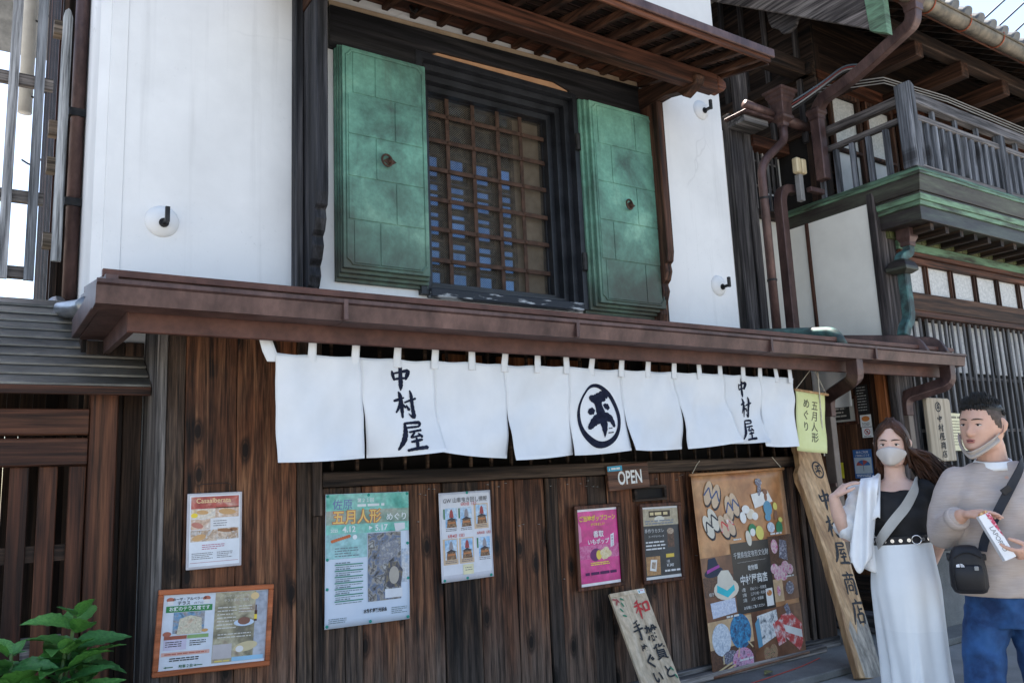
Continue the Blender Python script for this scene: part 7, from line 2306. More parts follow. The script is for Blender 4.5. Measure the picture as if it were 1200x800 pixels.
class Head:
    """Head geometry in its own frame (face towards -y, origin at the centre of the skull), placed with a turn and tilt."""

    def __init__(self, c, yaw, pitch=0.0, roll=0.0, s=1.0, wide=1.0):
        self.m = Matrix.Translation(Vector(c)) @ Matrix.Rotation(yaw, 4, 'Z') @ Matrix.Rotation(pitch, 4, 'X') @ Matrix.Rotation(roll, 4, 'Y') @ Matrix.Scale(s, 4)
        self.wide = wide

    def t(self, p):
        return self.m @ Vector(p)

    def surf(self, a, z):
        """Point of the face skin at azimuth a (0 = straight ahead) and height z about the skull centre."""
        zz = max(-0.118, min(0.112, z))
        top = math.sqrt(max(0.0, 1 - (zz / 0.115) ** 2)) if zz > 0 else 1.0
        low = 1.0 if zz > 0 else 1 - 0.42 * (abs(zz) / 0.118) ** 2.2 - (0.25 * max(0, (abs(zz) - 0.095) / 0.023) ** 2 if abs(zz) > 0.095 else 0)
        rx = 0.075 * self.wide * (top if zz > 0 else low)
        ryf = 0.092 * (top ** 0.9 if zz > 0 else (1 - 0.10 * (abs(zz) / 0.118) ** 2 - (0.3 * ((abs(zz) - 0.095) / 0.023) ** 2 if abs(zz) > 0.095 else 0)))
        ryb = 0.098 * (top if zz > 0 else max(0.25, 1 - 0.75 * (abs(zz) / 0.118) ** 1.4))
        x = rx * math.sin(a)
        c = math.cos(a)
        y = -(ryf if c > 0 else ryb) * (abs(c) ** 0.9) * (1 if c > 0 else -1)
        y0 = -0.006 if zz > -0.05 else -0.006 - 0.10 * (abs(zz) - 0.05)
        y = y0 + y
        # face modelling
        f = max(0.0, c) ** 3
        if -0.02 < zz < 0.012:
            y += 0.006 * math.exp(-((abs(x) - 0.031) / 0.014) ** 2) * f * (1 - abs(zz + 0.004) / 0.016 if abs(zz + 0.004) < 0.016 else 0)
        y -= 0.004 * math.exp(-((zz - 0.022) / 0.012) ** 2) * math.exp(-(x / 0.04) ** 2) * f
        y -= 0.006 * math.exp(-((zz + 0.098) / 0.014) ** 2) * math.exp(-(x / 0.02) ** 2) * f
        y -= 0.005 * math.exp(-((abs(x) - 0.045) / 0.018) ** 2) * math.exp(-((zz + 0.03) / 0.022) ** 2) * f
        return Vector((x, y, zz))

    def skull(self, mb):
        rows = []
        n, m_ = 40, 30
        for i in range(m_ + 1):
            z = -0.1178 + (0.1178 + 0.1125) * i / m_
            rows.append([self.t(self.surf(2 * math.pi * j / n, z)) for j in range(n)])
        mb.loft(rows)
        # nose
        for (z, yy, r) in ((0.0, -0.096, 0.006), (-0.012, -0.099, 0.0075), (-0.024, -0.104, 0.009), (-0.036, -0.110, 0.0115), (-0.043, -0.107, 0.011)):
            mb.ball(self.t((0, yy, z)), r, 12, 8)
        for s_ in (-1, 1):
            mb.ball(self.t((0.0115 * s_, -0.100, -0.041)), 0.0085, 10, 7)
            # ears
            e = [self.t((s_ * 0.076 * self.wide, 0.006, 0.020)), self.t((s_ * 0.082 * self.wide, 0.012, 0.005)), self.t((s_ * 0.080 * self.wide, 0.008, -0.018)), self.t((s_ * 0.074 * self.wide, 0.0, -0.034))]
            mb.tube(e, [0.011, 0.014, 0.012, 0.007], 10)
            mb.ball(e[0], 0.011, 10, 7)
            mb.ball(e[-1], 0.007, 8, 6)

    def patch(self, a0, a1, zf0, zf1, off, nu=20, nv=8, mb=None):
        mb = mb or MB()
        def fn(u, v):
            a = a0 + (a1 - a0) * u
            z = zf0(a) * (1 - v) + zf1(a) * v
            p = self.surf(a, z)
            q = Vector((p.x, p.y, 0))
            q = q.normalized() if q.length else Vector((0, -1, 0))
            o_ = off(a, z, v) if callable(off) else off
            return self.t(p + q * o_)
        mb.sheet(fn, nu, nv)
        return mb

    def eyes(self, parent, gaze=0.0, narrow=1.0):
        for s_ in (-1, 1):
            p = self.surf(math.asin(max(-1, min(1, s_ * 0.031 / (0.075 * self.wide)))), -0.003)
            e = MB()
            c = Vector((p.x, p.y - 0.0015, -0.003))
            def almond(w_, h_, dy, mi, n=14):
                pts = []
                for k in range(n):
                    t = 2 * math.pi * k / n
                    x = w_ * math.cos(t)
                    z = h_ * math.sin(t) * (1 - 0.35 * abs(math.cos(t)) ** 2)
                    pts.append(self.t((c.x + x, c.y - dy + 0.25 * abs(x) * (1 if x * s_ > 0 else 0.2), c.z + z)))
                e.add(pts, [tuple(range(n))], mi)
            almond(0.0150, 0.0052 * narrow, 0.0020, 0)
            almond(0.0056, 0.0050 * narrow, 0.0030, 1)
            # lash line
            L = []
            for k in range(7):
                x = -0.016 + 0.032 * k / 6
                zt = 0.0052 * narrow * (1 - (x / 0.0165) ** 2) + 0.0010
                L.append(self.t((c.x + x, c.y - 0.0032 + 0.25 * abs(x) * (1 if x * s_ > 0 else 0.2), c.z + zt)))
            e.tube(L, [0.0006, 0.0013, 0.0015, 0.0016, 0.0016, 0.0014, 0.0006], 6, 1)
            e.build('eye', [EYEW, EYEB], parent, fix=False, local=True)
            b = []
            for k in range(6):
                x = 0.010 + 0.040 * k / 5
                pz = 0.0185 + 0.004 * math.sin(math.pi * (k / 5) * 0.9)
                q = self.surf(math.asin(max(-1, min(1, s_ * x / (0.075 * self.wide)))), pz)
                b.append(self.t((q.x, q.y - 0.0012, q.z)))
            MB().tube(b, [0.0018, 0.0032, 0.0036, 0.0032, 0.0024, 0.0008], 6).build('eyebrow', BROW, parent, local=True, smooth='all')


def lock(mb, pts, r0, r1, flat=0.55, n=8):
    P = [Vector(p) for p in pts]
    Q = []
    for i in range(len(P) - 1):
        a, b, c, d = P[max(0, i - 1)], P[i], P[i + 1], P[min(len(P) - 1, i + 2)]
        for k in range(4):
            t = k / 4
            Q.append(0.5 * (2 * b + (c - a) * t + (2 * a - 5 * b + 4 * c - d) * t * t + (3 * b - a - 3 * c + d) * t ** 3))
    Q.append(P[-1])
    m_ = len(Q)
    mb.tube(Q, [max(0.0012, (r0 + (r1 - r0) * (i / m_)) * (0.35 + 0.65 * math.sin(math.pi * min(1, 0.18 + 0.82 * (1 - i / m_))) if i > m_ * 0.6 else 1)) for i in range(m_)], n)


# ---------------------------------------------------------------- woman
wo = thing('person', 'woman in black top and long white skirt with beige mask and hand at her shoulder', 'person', (3.72, -2.22, -0.06), rotz=R(-59))
hw = Head((-0.008, -0.008, 1.640), R(-7), R(3), R(2), 0.93, 0.98)
b = MB()
hw.skull(b)
limb(b, [(-0.01, 0.012, 1.56), (-0.012, 0.015, 1.50), (-0.014, 0.018, 1.44)], [0.046, 0.047, 0.058])
rings(b, [(-0.015, 0.0, 0.92, 0.135, 0.10), (-0.018, 0.0, 1.02, 0.13, 0.10), (-0.02, 0.0, 1.12, 0.112, 0.085), (-0.02, 0.0, 1.20, 0.108, 0.08), (-0.018, -0.006, 1.29, 0.122, 0.095), (-0.015, 0.0, 1.36, 0.128, 0.085), (-0.014, 0.006, 1.42, 0.125, 0.066), (-0.014, 0.012, 1.455, 0.085, 0.05), (-0.013, 0.015, 1.475, 0.05, 0.045)])
limb(b, [(-0.135, 0.008, 1.425), (-0.20, 0.0, 1.32), (-0.252, -0.025, 1.215)], [0.046, 0.042, 0.036])
limb(b, [(-0.252, -0.025, 1.215), (-0.278, -0.07, 1.31), (-0.290, -0.105, 1.395)], [0.037, 0.034, 0.024])
hand(b, (-0.290, -0.107, 1.397), (0.62, 0.05, 0.62), (0.6, 0.45, -0.6), (0.25, -0.95, -0.1), (0.40, 0.42, 0.46, 0.50), (0.55, 0.35, 0.25), 0.93)
limb(b, [(0.110, 0.010, 1.415), (0.140, 0.06, 1.28), (0.135, 0.12, 1.15)], [0.047, 0.042, 0.036])
limb(b, [(0.135, 0.12, 1.15), (0.085, 0.15, 1.05), (0.040, 0.155, 0.97)], [0.036, 0.033, 0.023])
hand(b, (0.040, 0.155, 0.968), (-0.5, 0.0, -0.85), (-1, 0, 0), (0, -1, 0), (0.2, 0.22, 0.25, 0.28), (0.6, 0.35, 0.2), 0.93)
for s_, fy in ((-1, -0.02), (1, 0.05)):
    limb(b, [(-0.015 + 0.06 * s_, 0.0, 0.92), (-0.012 + 0.058 * s_, 0.0, 0.52), (-0.012 + 0.055 * s_, fy, 0.12)], [0.070, 0.046, 0.034])
    b.ball((-0.012 + 0.055 * s_, fy - 0.04, 0.06), (0.036, 0.10, 0.045), 14, 8)
bo = remesh(b, 0.0052, 3, 0.5).build('body', SKIN_W, wo, smooth='all', local=True, fix=False)
hw.eyes(wo)
# mask
def zlo(a):
    return -0.108 + 0.05 * (abs(a) / 1.15) ** 2


def zhi(a):
    return -0.012 - 0.028 * (abs(a) / 1.15) ** 1.6


mk = hw.patch(-1.15, 1.15, zlo, zhi, lambda a, z, v: 0.008 + 0.021 * math.exp(-(a / 0.38) ** 2) * math.sin(math.pi * min(1, 0.12 + 0.88 * v)) + 0.004 * math.sin(math.pi * v), 28, 12)
mk.build('mask', MASKC, wo, smooth='all', local=True, fix=False, solid=0.002)
for s_ in (-1, 1):
    for z in (-0.045, -0.062):
        MB().tube([hw.t(hw.surf(1.12 * s_, z) + Vector((0.006 * s_, -0.002, 0))), hw.t((s_ * 0.082, 0.0, z * 0.55 - 0.006)), hw.t((s_ * 0.078, 0.016, 0.012 + z * 0.3))], 0.0016, 6).build('ear_loop', EYEB, wo, local=True)
# hair: cap and long locks blown to one side
h = MB()
rh = random.Random(4)
capr = []
for i in range(19):
    z = -0.105 + 0.232 * i / 18
    row = []
    for j in range(36):
        a = 2 * math.pi * j / 36
        p = hw.surf(a, z * 0.97)
        fr = math.cos(a)
        # open in front below the hair line
        aa = a if a < math.pi else 2 * math.pi - a
        line = 0.080 - 0.040 * (aa / 1.0) ** 2 if aa < 1.35 else -0.2
        sm_ = max(0.0, min(1.0, (z - line) / 0.03 + 0.4))
        k = -0.012 + sm_ * (0.025 + 0.003 * math.sin(a * 11 + z * 30))
        q = Vector((p.x, p.y, p.z * 0.55)).normalized()
        row.append(hw.t(Vector((p.x, p.y, z * 0.97)) + q * k))
    capr.append(row)
h.loft(capr)
for sg in (-1, 1):
    for k in range(26):
        u = k / 25
        p0 = hw.t(Vector((0.006 * sg + 0.008, -0.055 + 0.05 * u, 0.112 + 0.006 * u)))
        p1 = hw.t(hw.surf(sg * (0.50 + 0.30 * u), 0.062) * 1.07)
        p2 = hw.t(hw.surf(sg * (0.98 + 0.22 * u), 0.020) * 1.10)
        p3 = hw.t(hw.surf(sg * (1.16 + 0.22 * u), -0.05) * 1.13)
        p4 = hw.t(Vector((sg * 0.080, -0.02 + 0.03 * u, -0.125)))
        lock(h, [p0, p1, p2, p3, p4 + Vector((rh.uniform(-.008, .008), 0, 0))], 0.0062, 0.003)
for k in range(120):
    u = k / 119
    a = 1.15 + u * 2.0          # towards the viewer's right and back
    z0 = rh.uniform(0.03, 0.105)
    p0 = hw.surf(a, z0)
    p0 = hw.t(p0 * 1.06)
    p1 = hw.t(hw.surf(a + 0.05, -0.02) * Vector((1.14, 1.14, 1)).x)
    dx = rh.uniform(-0.03, 0.10)
    p2 = Vector((0.085 + dx * 0.8, 0.05 + rh.uniform(-0.04, 0.03), 1.555 + rh.uniform(-0.03, 0.03)))
    p3 = Vector((0.125 + dx * 1.1, 0.06 + rh.uniform(-0.05, 0.04), 1.475 + rh.uniform(-0.03, 0.03)))
    p4 = Vector((0.150 + dx * 1.25, 0.07 + rh.uniform(-0.05, 0.04), 1.425 + rh.uniform(-0.04, 0.05)))
    lock(h, [p0, p1, p2, p3, p4], 0.0068, 0.0022)
    if k % 6 == 0:
        lock(h, [p1, p2 + Vector((0.01, 0, 0.01)), p3 + Vector((0.03, 0, 0.02)), p4 + Vector((0.05, 0, 0.02))], 0.002, 0.0008, 0.5, 5)
for k in range(70):
    u = k / 69
    a = -1.15 - u * 1.9
    p0 = hw.t(hw.surf(a, rh.uniform(0.03, 0.10)) * 1.06)
    p1 = hw.t(hw.surf(a, -0.03) * 1.13)
    p2 = Vector((-0.083 + 0.045 * u + rh.uniform(-0.006, 0.012), 0.02 + 0.05 * u, 1.535))
    p3 = Vector((-0.075 + 0.05 * u + rh.uniform(-0.01, 0.014), 0.035 + 0.05 * u, 1.455 + rh.uniform(-0.02, 0.02)))
    lock(h, [p0, p1, p2, p3], 0.0068, 0.0022)
h.build('hair', HAIR_W, wo, smooth='all', local=True)
# black top
c = MB()
rings(c, [(-0.02, 0.0, 1.185, 0.116, 0.09), (-0.02, 0.0, 1.23, 0.119, 0.093), (-0.018, -0.008, 1.29, 0.131, 0.107), (-0.016, -0.006, 1.345, 0.134, 0.100), (-0.014, 0.0, 1.395, 0.134, 0.084), (-0.014, 0.006, 1.415, 0.128, 0.072), (-0.014, 0.010, 1.424, 0.118, 0.06)])
limb(c, [(0.105, 0.012, 1.412), (0.140, 0.045, 1.33), (0.150, 0.075, 1.24)], [0.058, 0.058, 0.056])
c = remesh(c, 0.008, 6, 0.5)
c.v = [(x + 0.003 * math.sin(z * 90 + x * 40), y + 0.004 * math.sin(z * 60 + x * 50), z) for x, y, z in c.v]
c.build('black_top', BLACKT, wo, smooth='all', local=True, fix=False)
for xa, xb in ((-0.095, -0.072),):
    MB().tube([(xa, -0.075, 1.40), (xa + 0.005, -0.055, 1.455), (xa + 0.012, 0.0, 1.478), (xa + 0.01, 0.05, 1.45)], 1, sq=(0.010, 0.003)).build('shoulder_strap', BLACKT, wo, local=True)
# skirt with lengthwise folds
sk = MB()
rs_ = random.Random(9)
ph = [rs_.uniform(0, 6.28) for _ in range(6)]


def skf(a, z):
    t = max(0.0, (1.16 - z) / 1.0)
    return min(1.0, t * 1.6) * (0.085 * (math.sin(5 * a + ph[0] + 1.2 * z) + 0.45 * math.sin(10 * a + 2 * ph[0] + 2.4 * z)) + 0.075 * math.sin(8 * a + ph[1] - 2 * z) + 0.030 * math.sin(13 * a + ph[2] + 3 * z)) + 0.004 * math.sin(24 * a) * (1 if z > 1.1 else 0) - 0.13 * max(0.0, min(1.0, (0.98 - z) / 0.35)) * (math.exp(-((a - 4.75 + 0.12 * (1 - z)) / 0.10) ** 2) + math.exp(-((a - 1.57) / 0.12) ** 2))


rows = []
for i in range(34):
    z = 1.205 - 1.14 * i / 33
    t = (1.205 - z)
    rx = 0.128 + 0.020 * min(1, t / 0.22) - 0.012 * min(1, max(0, (t - 0.25) / 0.3))
    rows.append((-0.019 + 0.008 * min(1, t), -0.0 - 0.02 * t, z, rx, 0.098 + 0.036 * min(1, t / 0.25) + 0.02 * t))
rings(sk, rows, 96, skf)
sk.m = [1 if sum(sk.v[i][2] for i in f) / len(f) < 0.80 else 0 for f in sk.f]
sk.build('skirt', [SKIRT, surf('sheer_white_gauze', (0.66, 0.685, 0.70), (0.75, 0.77, 0.78), 3.0, 0.85, bump=0.2, bscale=220.0, bdist=0.001)], wo, smooth='all', local=True)
# belt with eyelets and buckle
bt = MB()
N_ = 48
bv, bf = [], []
for i in range(N_):
    a = 2 * math.pi * i / N_
    for (rr_, z) in ((0.0, 1.170), (0.004, 1.170), (0.004, 1.206), (0.0, 1.206)):
        bv.append((-0.019 + (0.129 + rr_) * math.cos(a), 0.0 + (0.101 + rr_) * math.sin(a), z + 0.008 * math.cos(a + 0.4)))
for i in range(N_):
    for q in range(4):
        bf.append((i * 4 + q, ((i + 1) % N_) * 4 + q, ((i + 1) % N_) * 4 + (q + 1) % 4, i * 4 + (q + 1) % 4))
bt.add(bv, bf)
bl = bt.build('belt', BAGBLK, wo, smooth=True, local=True)
for i in range(11):
    a = math.pi * (1.08 + 0.84 * i / 10)
    p = Vector((-0.019 + 0.1335 * math.cos(a), 0.1055 * math.sin(a), 1.188 + 0.008 * math.cos(a + 0.4)))
    if i == 7:
        e = MB()
        e.tube([p + Vector((0.020 * math.cos(t), -0.004, 0.020 * math.sin(t))) for t in [2 * math.pi * k / 14 for k in range(15)]], 0.003, 6)
        e.build('buckle', SILVER, wo, local=True, smooth='all')
    else:
        e = MB()
        e.lathe(p, (math.cos(a) * 0.79, math.sin(a), 0), [(0, 0.0085), (0.003, 0.0085), (0.003, 0.004), (0.001, 0.003)], 10)
        e.build('eyelet', SILVER, wo, local=True)
# pale bag strap across the chest
st = MB()
pth = [(0.085, 0.04, 1.452), (0.078, -0.03, 1.462), (0.068, -0.085, 1.425), (0.02, -0.112, 1.345), (-0.035, -0.118, 1.285), (-0.09, -0.108, 1.215), (-0.125, -0.06, 1.165), (-0.14, 0.02, 1.12)]
P_ = curve(pth, 4)
vv, ff = [], []
for i, p in enumerate(P_):
    d = (P_[min(i + 1, len(P_) - 1)] - P_[max(0, i - 1)]).normalized()
    out = Vector((p.x + 0.02, p.y, 0)).normalized()
    s_ = d.cross(out).normalized()
    for (q, o_) in ((-1, 0.0), (1, 0.0), (1, 0.004), (-1, 0.004)):
        vv.append(p + s_ * 0.0225 * q + out * o_)
for i in range(len(P_) - 1):
    for q in range(4):
        ff.append((i * 4 + q, i * 4 + (q + 1) % 4, (i + 1) * 4 + (q + 1) % 4, (i + 1) * 4 + q))
st.add(vv, ff)
st.build('bag_strap', STRAPG, wo, smooth=True, local=True)
# white shirt slipping off the shoulder
s1 = MB()
limb(s1, [(-0.128, 0.015, 1.425), (-0.192, 0.004, 1.33), (-0.240, -0.010, 1.250)], [0.060, 0.068, 0.074])
s1 = remesh(s1, 0.008, 3)
s1.v = [(x + 0.006 * math.sin(z * 80 + y * 60), y + 0.006 * math.sin(z * 65 + x * 70), z) for x, y, z in s1.v]


def drape(u, v):
    tx = -0.080 - 0.085 * u
    bx_ = -0.150 - 0.095 * u
    x = tx + (bx_ - tx) * v
    y = -0.062 - 0.052 * math.sin(math.pi * (0.25 + 0.6 * u)) - 0.035 * v + 0.015 * math.sin(u * 9 + v * 3)
    if v < 0.12:
        y += (0.12 - v) * 0.55
    z = (1.488 - 0.01 * u) + ((1.16 - 0.10 * math.sin(math.pi * min(1.0, 0.15 + 0.7 * u)) + 0.02 * math.sin(u * 7)) - (1.488 - 0.01 * u)) * v
    return (x, y, z)


def drape2(u, v):
    x = -0.092 - 0.14 * u - 0.02 * v
    y = 0.012 - 0.06 * (1 - u) * v + 0.02 * math.sin(u * 8 + v * 2) - 0.035 * math.sin(math.pi * u)
    z = 1.475 - 0.02 * u + (1.03 + 0.07 * u - 1.475) * v
    return (x, y, z)


s1.build('shirt_sleeve', WHITECL, wo, smooth='all', local=True, fix=False)
MB().sheet(drape, 18, 22).build('shirt_front', WHITECL, wo, smooth='all', local=True, fix=False, solid=0.004)
MB().sheet(drape2, 14, 18).build('shirt_back', WHITECL, wo, smooth='all', local=True, fix=False, solid=0.004)
MB().sheet(lambda u, v: (-0.075 - 0.02 * v - 0.035 * u, -0.035 - 0.075 * math.sin(math.pi * 0.5 * v) + 0.04 * (1 - v) - 0.008, 1.495 - 0.20 * v + 0.006 * math.sin(u * 6)), 6, 12).build('shirt_collar', WHITECL, wo, smooth='all', local=True, fix=False, solid=0.004)

# ---------------------------------------------------------------- man
ma = thing('person', 'man in taupe sweater and blue jeans with mask pulled under his chin', 'person', (3.80, -2.66, -0.06), rotz=R(-57))
hm_ = Head((-0.048, -0.014, 1.700), R(-36), R(-1), R(4), 1.04, 1.06)
b = MB()
hm_.skull(b)
limb(b, [(-0.030, 0.012, 1.61), (-0.026, 0.020, 1.56), (-0.022, 0.028, 1.50)], [0.060, 0.060, 0.068])
rings(b, [(-0.045, 0.0, 0.92, 0.155, 0.11), (-0.045, 0.0, 1.05, 0.15, 0.105), (-0.035, 0.0, 1.22, 0.155, 0.105), (-0.022, 0.0, 1.36, 0.17, 0.11), (-0.015, 0.006, 1.46, 0.165, 0.08), (-0.018, 0.015, 1.52, 0.09, 0.06)])
# right arm, bent across the front
RW = Vector((-0.195, -0.185, 1.315))
limb(b, [(-0.185, 0.010, 1.46), (-0.235, 0.0, 1.33), (-0.262, -0.03, 1.225)], [0.055, 0.050, 0.042])
limb(b, [(-0.262, -0.03, 1.225), (-0.235, -0.105, 1.27), RW], [0.043, 0.038, 0.029])
hand(b, RW, (0.80, -0.28, 0.16), (0.20, -0.15, -0.95), (-0.2, -0.93, 0.10), (0.22, 0.30, 0.36, 0.40), (0.75, 0.30, 0.35), 1.02)
# left arm, holding the lower end of the box
LW = Vector((0.068, -0.235, 1.170))
limb(b, [(0.160, 0.012, 1.46), (0.215, 0.02, 1.32), (0.240, 0.0, 1.185)], [0.055, 0.050, 0.042])
limb(b, [(0.240, 0.0, 1.185), (0.170, -0.13, 1.175), LW], [0.043, 0.038, 0.029])
hand(b, LW, (-0.92, -0.22, -0.10), (-0.10, 0.45, 0.85), (-0.10, -0.80, 0.55), (0.30, 0.42, 0.48, 0.50), (0.70, 0.15, 0.55), 1.02)
for cx_, fy in ((-0.165, -0.10), (0.055, 0.10)):
    limb(b, [(-0.045 + (cx_ + 0.045) * 0.72, 0.0, 0.92), (cx_ - 0.005, fy * 0.55, 0.50), (cx_, fy, 0.10)], [0.070, 0.05, 0.040])
    b.ball((cx_, fy - 0.05, 0.055), (0.045, 0.125, 0.05), 14, 8)
bo = remesh(b, 0.0052, 3, 0.5).build('body', SKIN_M, ma, smooth='all', local=True, fix=False)
hm_.eyes(ma, 0, 0.72)
# mouth
e = MB()
for (z, hh_, ww_) in ((-0.0655, 0.0042, 0.019), (-0.0735, 0.0050, 0.017)):
    p = hm_.surf(0.0, z)
    e.tube([hm_.t((x, p.y - 0.0035 + 10 * x * x * 1.1, z - 0.002 * (abs(x) / ww_) ** 2)) for x in (-ww_, -ww_ * 0.6, -ww_ * 0.2, ww_ * 0.2, ww_ * 0.6, ww_)], [0.0015, hh_ * 0.8, hh_, hh_, hh_ * 0.8, 0.0015], 8)
e.build('lips', LIPS, ma, smooth='all', local=True)
e = MB()
p = hm_.surf(0.0, -0.0695)
e.tube([hm_.t((x, p.y - 0.0062 + 9 * x * x, -0.0695)) for x in (-0.014, -0.006, 0.006, 0.014)], [0.0008, 0.0022, 0.0022, 0.0008], 6)
e.build('mouth_line', ink(0.05, 0.015, 0.012), ma, local=True)
# hair: cropped sides and a bristly top
h = MB()
capr = []
for i in range(17):
    z = -0.055 + 0.175 * i / 16
    row = []
    for j in range(40):
        a = 2 * math.pi * j / 40
        p = hm_.surf(a, min(0.1118, z * 0.96))
        fr = math.cos(a)
        aa = a if a < math.pi else 2 * math.pi - a
        line = 0.066 - 0.012 * aa if aa < 0.8 else (0.056 - 0.075 * min(1.0, (aa - 0.8) / 0.55) if aa < 1.45 else -0.019 - 0.05 * min(1.0, (aa - 1.45) / 0.8))
        sm_ = max(0.0, min(1.0, (z - line) / 0.02 + 0.5))
        k = -0.010 + sm_ * 0.0135
        q = Vector((p.x, p.y, p.z * 0.6)).normalized()
        row.append(hm_.t(p + q * k))
    capr.append(row)
h.loft(capr)
h.build('cropped_hair', HAIR_SIDE, ma, smooth='all', local=True)
h = MB()
capr = []
for i in range(11):
    z = 0.050 + 0.070 * i / 10
    row = []
    for j in range(36):
        a = 2 * math.pi * j / 36
        p = hm_.surf(a, min(0.1118, z * 0.95))
        aa = a if a < math.pi else 2 * math.pi - a
        sm_ = max(0.0, min(1.0, (z - (0.074 - 0.012 * aa)) / 0.02 + 0.5))
        q = Vector((p.x, p.y, p.z)).normalized()
        row.append(hm_.t(p + q * (-0.008 + sm_ * 0.020)))
    capr.append(row)
h.loft(capr)
rh = random.Random(8)
for k in range(1700):
    a = rh.uniform(0, 2 * math.pi)
    z = 0.060 + 0.054 * rh.random() ** 0.7 if math.cos(a) > -0.2 else 0.035 + 0.078 * rh.random()
    zz = min(0.1105, z)
    p = hm_.surf(a, zz)
    rad = rh.random() ** 0.5 if z > 0.10 else 1.0
    p = Vector((p.x * rad, p.y * rad, zz + (0.005 if rad < 0.9 else 0)))
    q = Vector((p.x * 0.8, p.y * 0.55 - 0.018, 0.080)).normalized()
    L = rh.uniform(0.016, 0.029) * (1.0 if z > 0.075 else 0.6)
    tip = Vector((rh.uniform(-0.004, 0.004), rh.uniform(-0.007, 0.001), rh.uniform(-0.003, 0.003)))
    h.tube([hm_.t(p - q * 0.004), hm_.t(p + q * L * 0.6 + tip * 0.3), hm_.t(p + q * L + tip)], [0.0032, 0.0026, 0.0005], 4)
h.build('hair', HAIR_M, ma, smooth='all', local=True)
# mask under the chin
def mz0(a):
    return -0.116 + 0.05 * (abs(a) / 1.3) ** 1.5


def mz1(a):
    return -0.098 + 0.062 * (abs(a) / 1.3) ** 1.5


mk = MB()


def chinm(u, v):
    a = -1.35 + 2.7 * u
    t_ = (abs(a) / 1.35) ** 1.6
    p = hm_.surf(a, -0.100 + 0.055 * t_)
    o_ = 0.010 + 0.006 * math.sin(v * 8.0)
    q = Vector((p.x, p.y, 0)).normalized()
    zz = -0.146 + 0.030 * v + t_ * (0.072 + 0.010 * v)
    return hm_.t(Vector((p.x, p.y, zz)) + q * (o_ - 0.016 * (1 - t_) * (1 - v)))


mk.sheet(chinm, 28, 8)
mk.build('mask', surf('grey_mask', (0.33, 0.29, 0.26), (0.42, 0.375, 0.345), 9, 0.85), ma, smooth='all', local=True, fix=False, solid=0.002)
for s_ in (-1, 1):
    MB().tube([hm_.t(hm_.surf(1.27 * s_, -0.045) + Vector((0.010 * s_, 0, 0))), hm_.t((s_ * 0.086, -0.006, -0.028)), hm_.t((s_ * 0.088, 0.004, 0.016)), hm_.t((s_ * 0.080, 0.018, 0.022))], 0.0020, 6).build('ear_loop', ink(0.22, 0.12, 0.09), ma, local=True)
# sweater
c = MB()
rings(c, [(-0.052, 0.0, 0.968, 0.182, 0.128), (-0.050, 0.0, 1.05, 0.186, 0.132), (-0.042, -0.002, 1.16, 0.184, 0.130), (-0.032, -0.004, 1.28, 0.186, 0.128), (-0.020, 0.0, 1.38, 0.192, 0.122), (-0.015, 0.006, 1.45, 0.19, 0.10), (-0.016, 0.012, 1.50, 0.155, 0.082), (-0.020, 0.018, 1.535, 0.095, 0.072)])
limb(c, [(-0.178, 0.010, 1.452), (-0.236, 0.0, 1.335), (-0.264, -0.03, 1.228)], [0.072, 0.070, 0.066])
limb(c, [(-0.264, -0.03, 1.228), (-0.240, -0.095, 1.262), (-0.215, -0.150, 1.297)], [0.066, 0.060, 0.050])
limb(c, [(0.158, 0.012, 1.452), (0.220, 0.018, 1.325), (0.246, 0.0, 1.185)], [0.072, 0.070, 0.066])
limb(c, [(0.246, 0.0, 1.185), (0.205, -0.09, 1.178), (0.160, -0.155, 1.173)], [0.066, 0.060, 0.050])
c = remesh(c, 0.0085, 6, 0.5)
c.v = [(x + 0.005 * mnoise.noise(Vector((x * 9, y * 9, z * 14))), y + 0.020 * mnoise.noise(Vector((x * 6 + z * 5, y * 4, z * 11 - x * 8))) + 0.007 * mnoise.noise(Vector((x * 16 - z * 9, y * 6, z * 24 + x * 9))), z) for x, y, z in c.v]
c.build('sweater', TAUPE, ma, smooth='all', local=True, fix=False)
for (p0, d, r) in (((-0.213, -0.153, 1.299), (0.45, -0.75, 0.45), 0.049), ((0.158, -0.158, 1.173), (-0.62, -0.78, -0.02), 0.049)):
    d = Vector(d).normalized()
    MB().lathe(Vector(p0) - d * 0.012, tuple(d), [(0, r), (0.004, r + 0.004), (0.028, r + 0.001), (0.034, r - 0.004), (0.032, r - 0.012)], 20).build('cuff', TAUPE, ma, smooth='all', local=True)
MB().lathe((-0.026, 0.016, 1.512), (0.03, -0.18, 1), [(0, 0.090), (0.014, 0.083), (0.030, 0.073), (0.034, 0.071), (0.030, 0.066), (0.01, 0.066)], 26).build('undershirt_collar', WHITECL, ma, smooth='all', local=True)
hmr = MB()
rings(hmr, [(-0.052, 0.0, 0.962, 0.178, 0.125), (-0.052, 0.0, 0.968, 0.184, 0.131), (-0.052, 0.0, 0.995, 0.185, 0.132)], 40)
